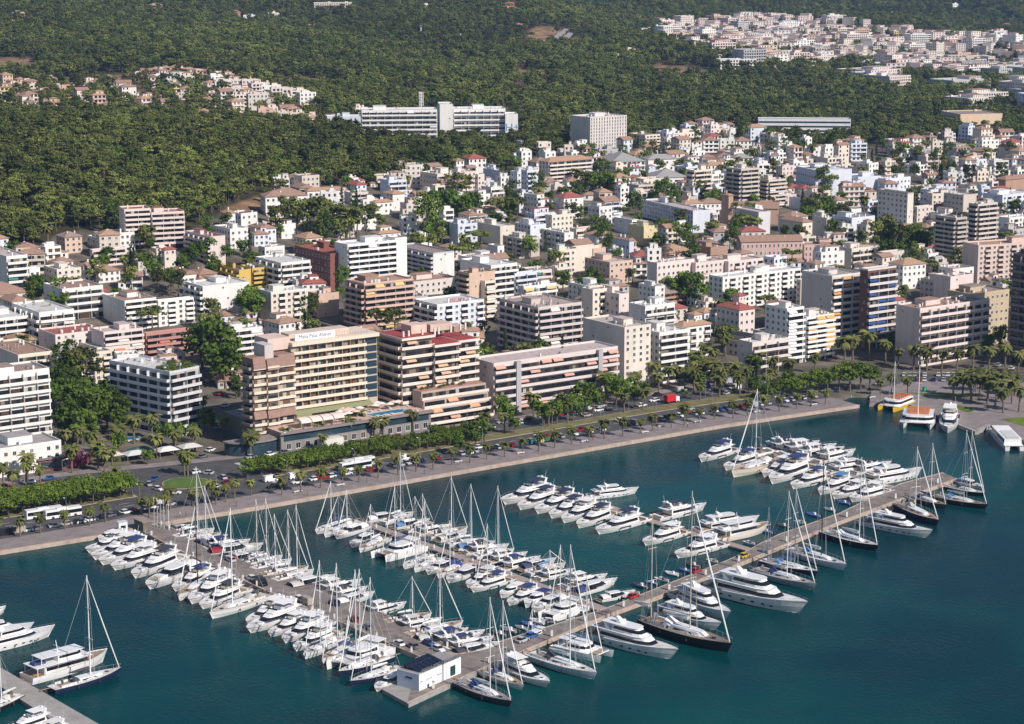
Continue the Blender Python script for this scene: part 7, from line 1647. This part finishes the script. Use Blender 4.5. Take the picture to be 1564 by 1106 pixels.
n1 = auto_houses(130, 850, 1330, URBAN, 'WWWWWCCPUBSSUG', (8, 15))
nt_ = auto_houses(190, 1000, 1760, URBAN, 'WWWWUUCCPS', (5.5, 9.5), True, ('fw', 'fg', 'ft', 'ht', 'gt', 'fw'), kind='terraced_house')  # small free-standing houses, added to thicken the town
n2 = auto_houses(105, 1300, 1800, URBAN, 'WWWWWUUUCPSG', (8, 15), True)
n4 = auto_houses(60, 2200, 3600, FARTOWN, 'PPWWCOSG', (16, 34), True, ('ft', 'fr', 'fw', 'fg'))
n5 = auto_houses(12, 1700, 2400, CAMPUS, 'WUGPS', (22, 60), True, ('fg', 'fw'))
for uc, vb, vt, ul, ur, c, lb in ((1100, 106, 92, 1092, 1155, 'W', "large white block at the edge of the distant town"), (1245, 95, 74, 1235, 1268, 'B', "tall grey-beige distant tower block"), (1285, 94, 75, 1275, 1300, 'B', "second tall distant block, brownish"), (935, 98, 84, 932, 952, 'O', "small orange-brown house alone in the upper woods"), (1180, 92, 78, 1176, 1190, 'O', "slim pink distant tower"), (1365, 62, 48, 1358, 1372, 'L', "pale yellow distant tower on the far slope"), (480, 18, 5, 478, 540, 'C', "long cream mansion high in the woods at the top"), (18, 32, 20, 16, 38, 'O', "orange house in the woods at the top left"), (1310, 105, 96, 1300, 1360, 'U', "long grey-blue distant hall"), (1380, 112, 104, 1375, 1430, 'P', "long low pinkish distant hall"), (262, 148, 130, 256, 277, 'L', "pale yellow tower house in the hillside village")):
    bld(uc, vb, vt, ul, ur, c, None, 'b', 'w', 'flat', 'g', 12, label=lb, far=True, lots=.3)
for i, (u, v, c) in enumerate(((212, 5, 'W'), (232, 14, 'P'), (325, 42, 'P'), (352, 24, 'K'), (410, 26, 'C'), (600, 4, 'W'), (648, 14, 'P'), (772, 12, 'K'), (787, 44, 'K'), (180, 3, 'P'), (980, 50, 'P'), (1290, 12, 'W'), (1455, 10, 'W'), (1360, 24, 'C'), (1252, 34, 'W'), (1535, 42, 'P'), (700, 62, 'P'), (470, 46, 'W'), (372, 30, 'W'), (1420, 16, 'C'), (958, 84, 'P'))):
    C = T(u, v + 3); w_ = R.uniform(12, 20); bld(u, v + 3, proj(C.x, C.y, C.z + 7.5)[1], 0, 0, c, 2, 'w', 'w', 'hip' if i % 2 else 'flat', R.choice('tro'), R.choice((10, 25, 40)), 10, w_, name='house', cat='house', C=C, far=True, lots=.4)
for pts, st, ns, pal, kind in (([(-5, 183), (60, 180), (110, 175), (160, 174), (220, 179), (262, 184), (300, 187), (335, 189)], 9.5, 2, 'CPPOW', 'r'), ([(-5, 150), (45, 142), (95, 137)], 10, 2, 'COP', 'r'), ([(205, 118), (250, 114), (300, 117), (350, 124)], 10, 2, 'PKCO', 'r'), ([(225, 126), (280, 126), (335, 134)], 11, 3, 'PCW', 'b'), ([(330, 146), (370, 146), (415, 158), (470, 168)], 15, 4, 'CPWS', 'b'), ([(345, 158), (380, 168), (405, 172)], 16, 4, 'CPS', 'b'), ([(400, 186), (450, 186), (495, 190)], 11, 2, 'OPC', 'r'), ([(395, 178), (440, 178)], 11, 2, 'PO', 'r'), ([(115, 130), (175, 132)], 9, 2, 'WP', 'r')):
    for (u0, v0), (u1, v1) in zip(pts, pts[1:]):
        for t in np.arange(0, 1, st / math.hypot(u1 - u0, v1 - v0)):
            u, v = u0 + (u1 - u0) * t + R.uniform(-1.5, 1.5), v0 + (v1 - v0) * t + R.uniform(-2, 1.2); C = T(u, v)
            if hit(C.x + 4, C.y + 4, 3): continue
            w_ = R.uniform(8, 11) if kind == 'r' else R.uniform(13, 18); nn = R.choice((max(1, ns - 1), ns, ns))
            bld(u, v, proj(C.x, C.y, C.z + nn * 3.0)[1], 0, 0, R.choice(pal), nn, R.choice('wcb'), 'w', R.choice(('hip', 'gable', 'flat')) if kind == 'r' else 'flat', R.choice('toot'), R.choice((8, 15, 28)), R.uniform(8, 11), w_, name='row_house' if nn < 4 else 'apartment_building', cat='house' if nn < 4 else 'apartment building', C=C, far=True, lots=.5, wing=R.random() < .5)
n3 = auto_houses(45, 1500, 2150, BAND, 'CCPPOWSL', (7, 13), True, ('ht', 'ho', 'gt', 'fp', 'ho'))
print("auto houses", n1, n2, n3, n4, n5)
# gardens between the houses
NG = 0
for _ in range(14000):
    if NG >= 430: break
    y = R.uniform(830, 1750); x = R.uniform(-.25, .25) * y
    z, sd = terrain(np.array([x]), np.array([y])); u, v = proj(x, y, z[0])
    if sd[0] < 95 or not inpoly(URBAN, u, v) or u < -15 or u > 1580 or hit(x, y, 1.2): continue
    FOOT.append((x - 1.6, y - 1.6, 0, 3.2, 3.2)); NG += 1
    plant(R.choice(('broad', 'broad', 'pine', 'pine', 'umbrella', 'palm', 'cypress', 'poplar', 'broad')), Vector((x, y, z[0])), R.uniform(1.0, 1.75))
# ------------------------------------------------------------------ the rest of the distant town and lone far houses, as one mass
def far_town():
    rg = np.random.default_rng(9); rr = random.Random(4); b = MB(); cols = []
    k = 0
    while k < 1500:
        y = math.sqrt(rr.uniform(2100 ** 2, 4100 ** 2)); x = rr.uniform(.05, .26) * y; z, sd = terrain(np.array([x]), np.array([y])); u, v = proj(x, y, z[0])
        f = inpoly(FARTOWN, u, v)
        if not f or hit(x, y, 5): 
            if rr.random() < .002: k += 1
            continue
        a = rr.choice((.2, .6, 1.0)) ; w_, d_, h_ = rr.uniform(5, 12), rr.uniform(5, 9), rr.choice((5, 6, 6, 8, 9, 12, 15)); ca, sa = math.cos(a), math.sin(a); n0 = len(b.f)
        P = [(x + p * ca - q * sa, y + p * sa + q * ca) for p, q in ((-w_, -d_), (w_, -d_), (w_, d_), (-w_, d_))]
        b.prism(P, z[0] - 5, z[0] + h_, 0, 1)
        for s in range(int(h_ / 3)):
            for j in range(4):
                p0, p1 = P[0], P[1]; t0, t1 = (j + .25) / 4, (j + .7) / 4; nx, ny = sa * .06, -ca * .06
                b.face([(p0[0] + (p1[0] - p0[0]) * t0 + nx, p0[1] + (p1[1] - p0[1]) * t0 + ny, z[0] + s * 3 + .9), (p0[0] + (p1[0] - p0[0]) * t1 + nx, p0[1] + (p1[1] - p0[1]) * t1 + ny, z[0] + s * 3 + .9), (p0[0] + (p1[0] - p0[0]) * t1 + nx, p0[1] + (p1[1] - p0[1]) * t1 + ny, z[0] + s * 3 + 2.4), (p0[0] + (p1[0] - p0[0]) * t0 + nx, p0[1] + (p1[1] - p0[1]) * t0 + ny, z[0] + s * 3 + 2.4)], 2)
        c = PAL[rr.choice('PPPWWCOSCB')]; rc = RC[rr.choice('ttorpw')]
        for i in range(n0, len(b.f)): cols.append(c if b.m[i] == 0 else (rc if b.m[i] == 1 else (.05, .05, .06)))
        k += 1
    m = bpy.data.materials.new("far_walls"); m.use_nodes = True; t = m.node_tree; at = t.nodes.new("ShaderNodeAttribute"); at.attribute_name = "paint"; t.links.new(at.outputs["Color"], t.nodes["Principled BSDF"].inputs["Base Color"]); t.nodes["Principled BSDF"].inputs["Roughness"].default_value = .85
    me = bpy.data.meshes.new("distant_town"); me.from_pydata(b.v, [], b.f); a = me.color_attributes.new("paint", 'FLOAT_COLOR', 'CORNER')
    arr = np.ones((len(me.loops), 4), np.float32); i = 0
    for p, c in zip(me.polygons, cols): arr[p.loop_start:p.loop_start + p.loop_total, :3] = c
    a.data.foreach_set("color", arr.ravel()); me.materials.append(m); struct(link("distant_town", me), 'stuff')
far_town()
# ------------------------------------------------------------------ woods
def forest():
    P = forest_points()
    keep = np.ones(len(P), bool)
    for cx, cy_, a, A, B in FOOT:
        dx, dy = P[:, 0] - cx, P[:, 1] - cy_; p = dx * math.cos(a) + dy * math.sin(a); q = -dx * math.sin(a) + dy * math.cos(a)
        keep &= ~((p > -3.5) & (p < A + 3.5) & (q > -7) & (q < B + 3))
    P = P[keep]; P = P[np.argsort(P[:, 1])]
    # the pines that show largest stand as single trees, the rest is one mass
    front = P[:150]; P = P[150:]
    for x, y, z, s in front: plant(R.choice(('pine', 'pine', 'umbrella')), Vector((x, y, z)), s, label="green pine at the foot of the wooded hill, right behind the houses", group="pines along the foot of the wooded hill")
    me = bpy.data.meshes.new("pine_woods"); me.vertices.add(len(P)); me.vertices.foreach_set("co", P[:, :3].astype(np.float32).ravel())
    rg = np.random.default_rng(3)
    a = me.attributes.new("size", 'FLOAT', 'POINT'); a.data.foreach_set("value", P[:, 3].astype(np.float32))
    a = me.attributes.new("turn", 'FLOAT', 'POINT'); a.data.foreach_set("value", rg.uniform(0, 6.28, len(P)).astype(np.float32))
    a = me.attributes.new("pick", 'INT', 'POINT'); a.data.foreach_set("value", rg.integers(0, 7, len(P)).astype(np.int32))
    o = struct(link("pine_woods", me), 'stuff')
    ng = bpy.data.node_groups.new("plant_woods", 'GeometryNodeTree'); ng.interface.new_socket("Geometry", in_out='INPUT', socket_type='NodeSocketGeometry'); ng.interface.new_socket("Geometry", in_out='OUTPUT', socket_type='NodeSocketGeometry')
    N, L = ng.nodes, ng.links; gi = N.new("NodeGroupInput"); go = N.new("NodeGroupOutput"); ip = N.new("GeometryNodeInstanceOnPoints"); ci = N.new("GeometryNodeCollectionInfo")
    ci.inputs["Collection"].default_value = PROT; ci.inputs["Separate Children"].default_value = True; ci.inputs["Reset Children"].default_value = True
    def att(n, t):
        x = N.new("GeometryNodeInputNamedAttribute"); x.data_type = t; x.inputs["Name"].default_value = n; return x.outputs["Attribute"]
    L.new(gi.outputs[0], ip.inputs["Points"]); L.new(ci.outputs[0], ip.inputs["Instance"]); ip.inputs["Pick Instance"].default_value = True; L.new(att("pick", 'INT'), ip.inputs["Instance Index"])
    cx = N.new("ShaderNodeCombineXYZ"); L.new(att("turn", 'FLOAT'), cx.inputs[2]); L.new(cx.outputs[0], ip.inputs["Rotation"]); L.new(att("size", 'FLOAT'), ip.inputs["Scale"]); L.new(ip.outputs[0], go.inputs[0])
    md = o.modifiers.new("woods", 'NODES'); md.node_group = ng
    print("woods", len(P))
forest()
# ------------------------------------------------------------------ air
HAZE = 0.00006
def haze():
    b = MB(); b.box(-4200, 4200, -400, 9500, -8, 1200); o = struct(link("haze", b.mesh("haze", [])), 'stuff')
    m = bpy.data.materials.new("haze_air"); m.use_nodes = True; t = m.node_tree; t.nodes.remove(t.nodes["Principled BSDF"]); v = t.nodes.new("ShaderNodeVolumePrincipled"); v.inputs["Color"].default_value = (.36, .58, 1.0, 1); v.inputs["Density"].default_value = HAZE; v.inputs["Anisotropy"].default_value = .2
    t.links.new(v.outputs[0], t.nodes["Material Output"].inputs["Volume"]); o.data.materials.append(m)
if HAZE: haze()
resolve_labels(); label_boats()
print("objects", len(bpy.data.objects), "labels", len(PENDING))
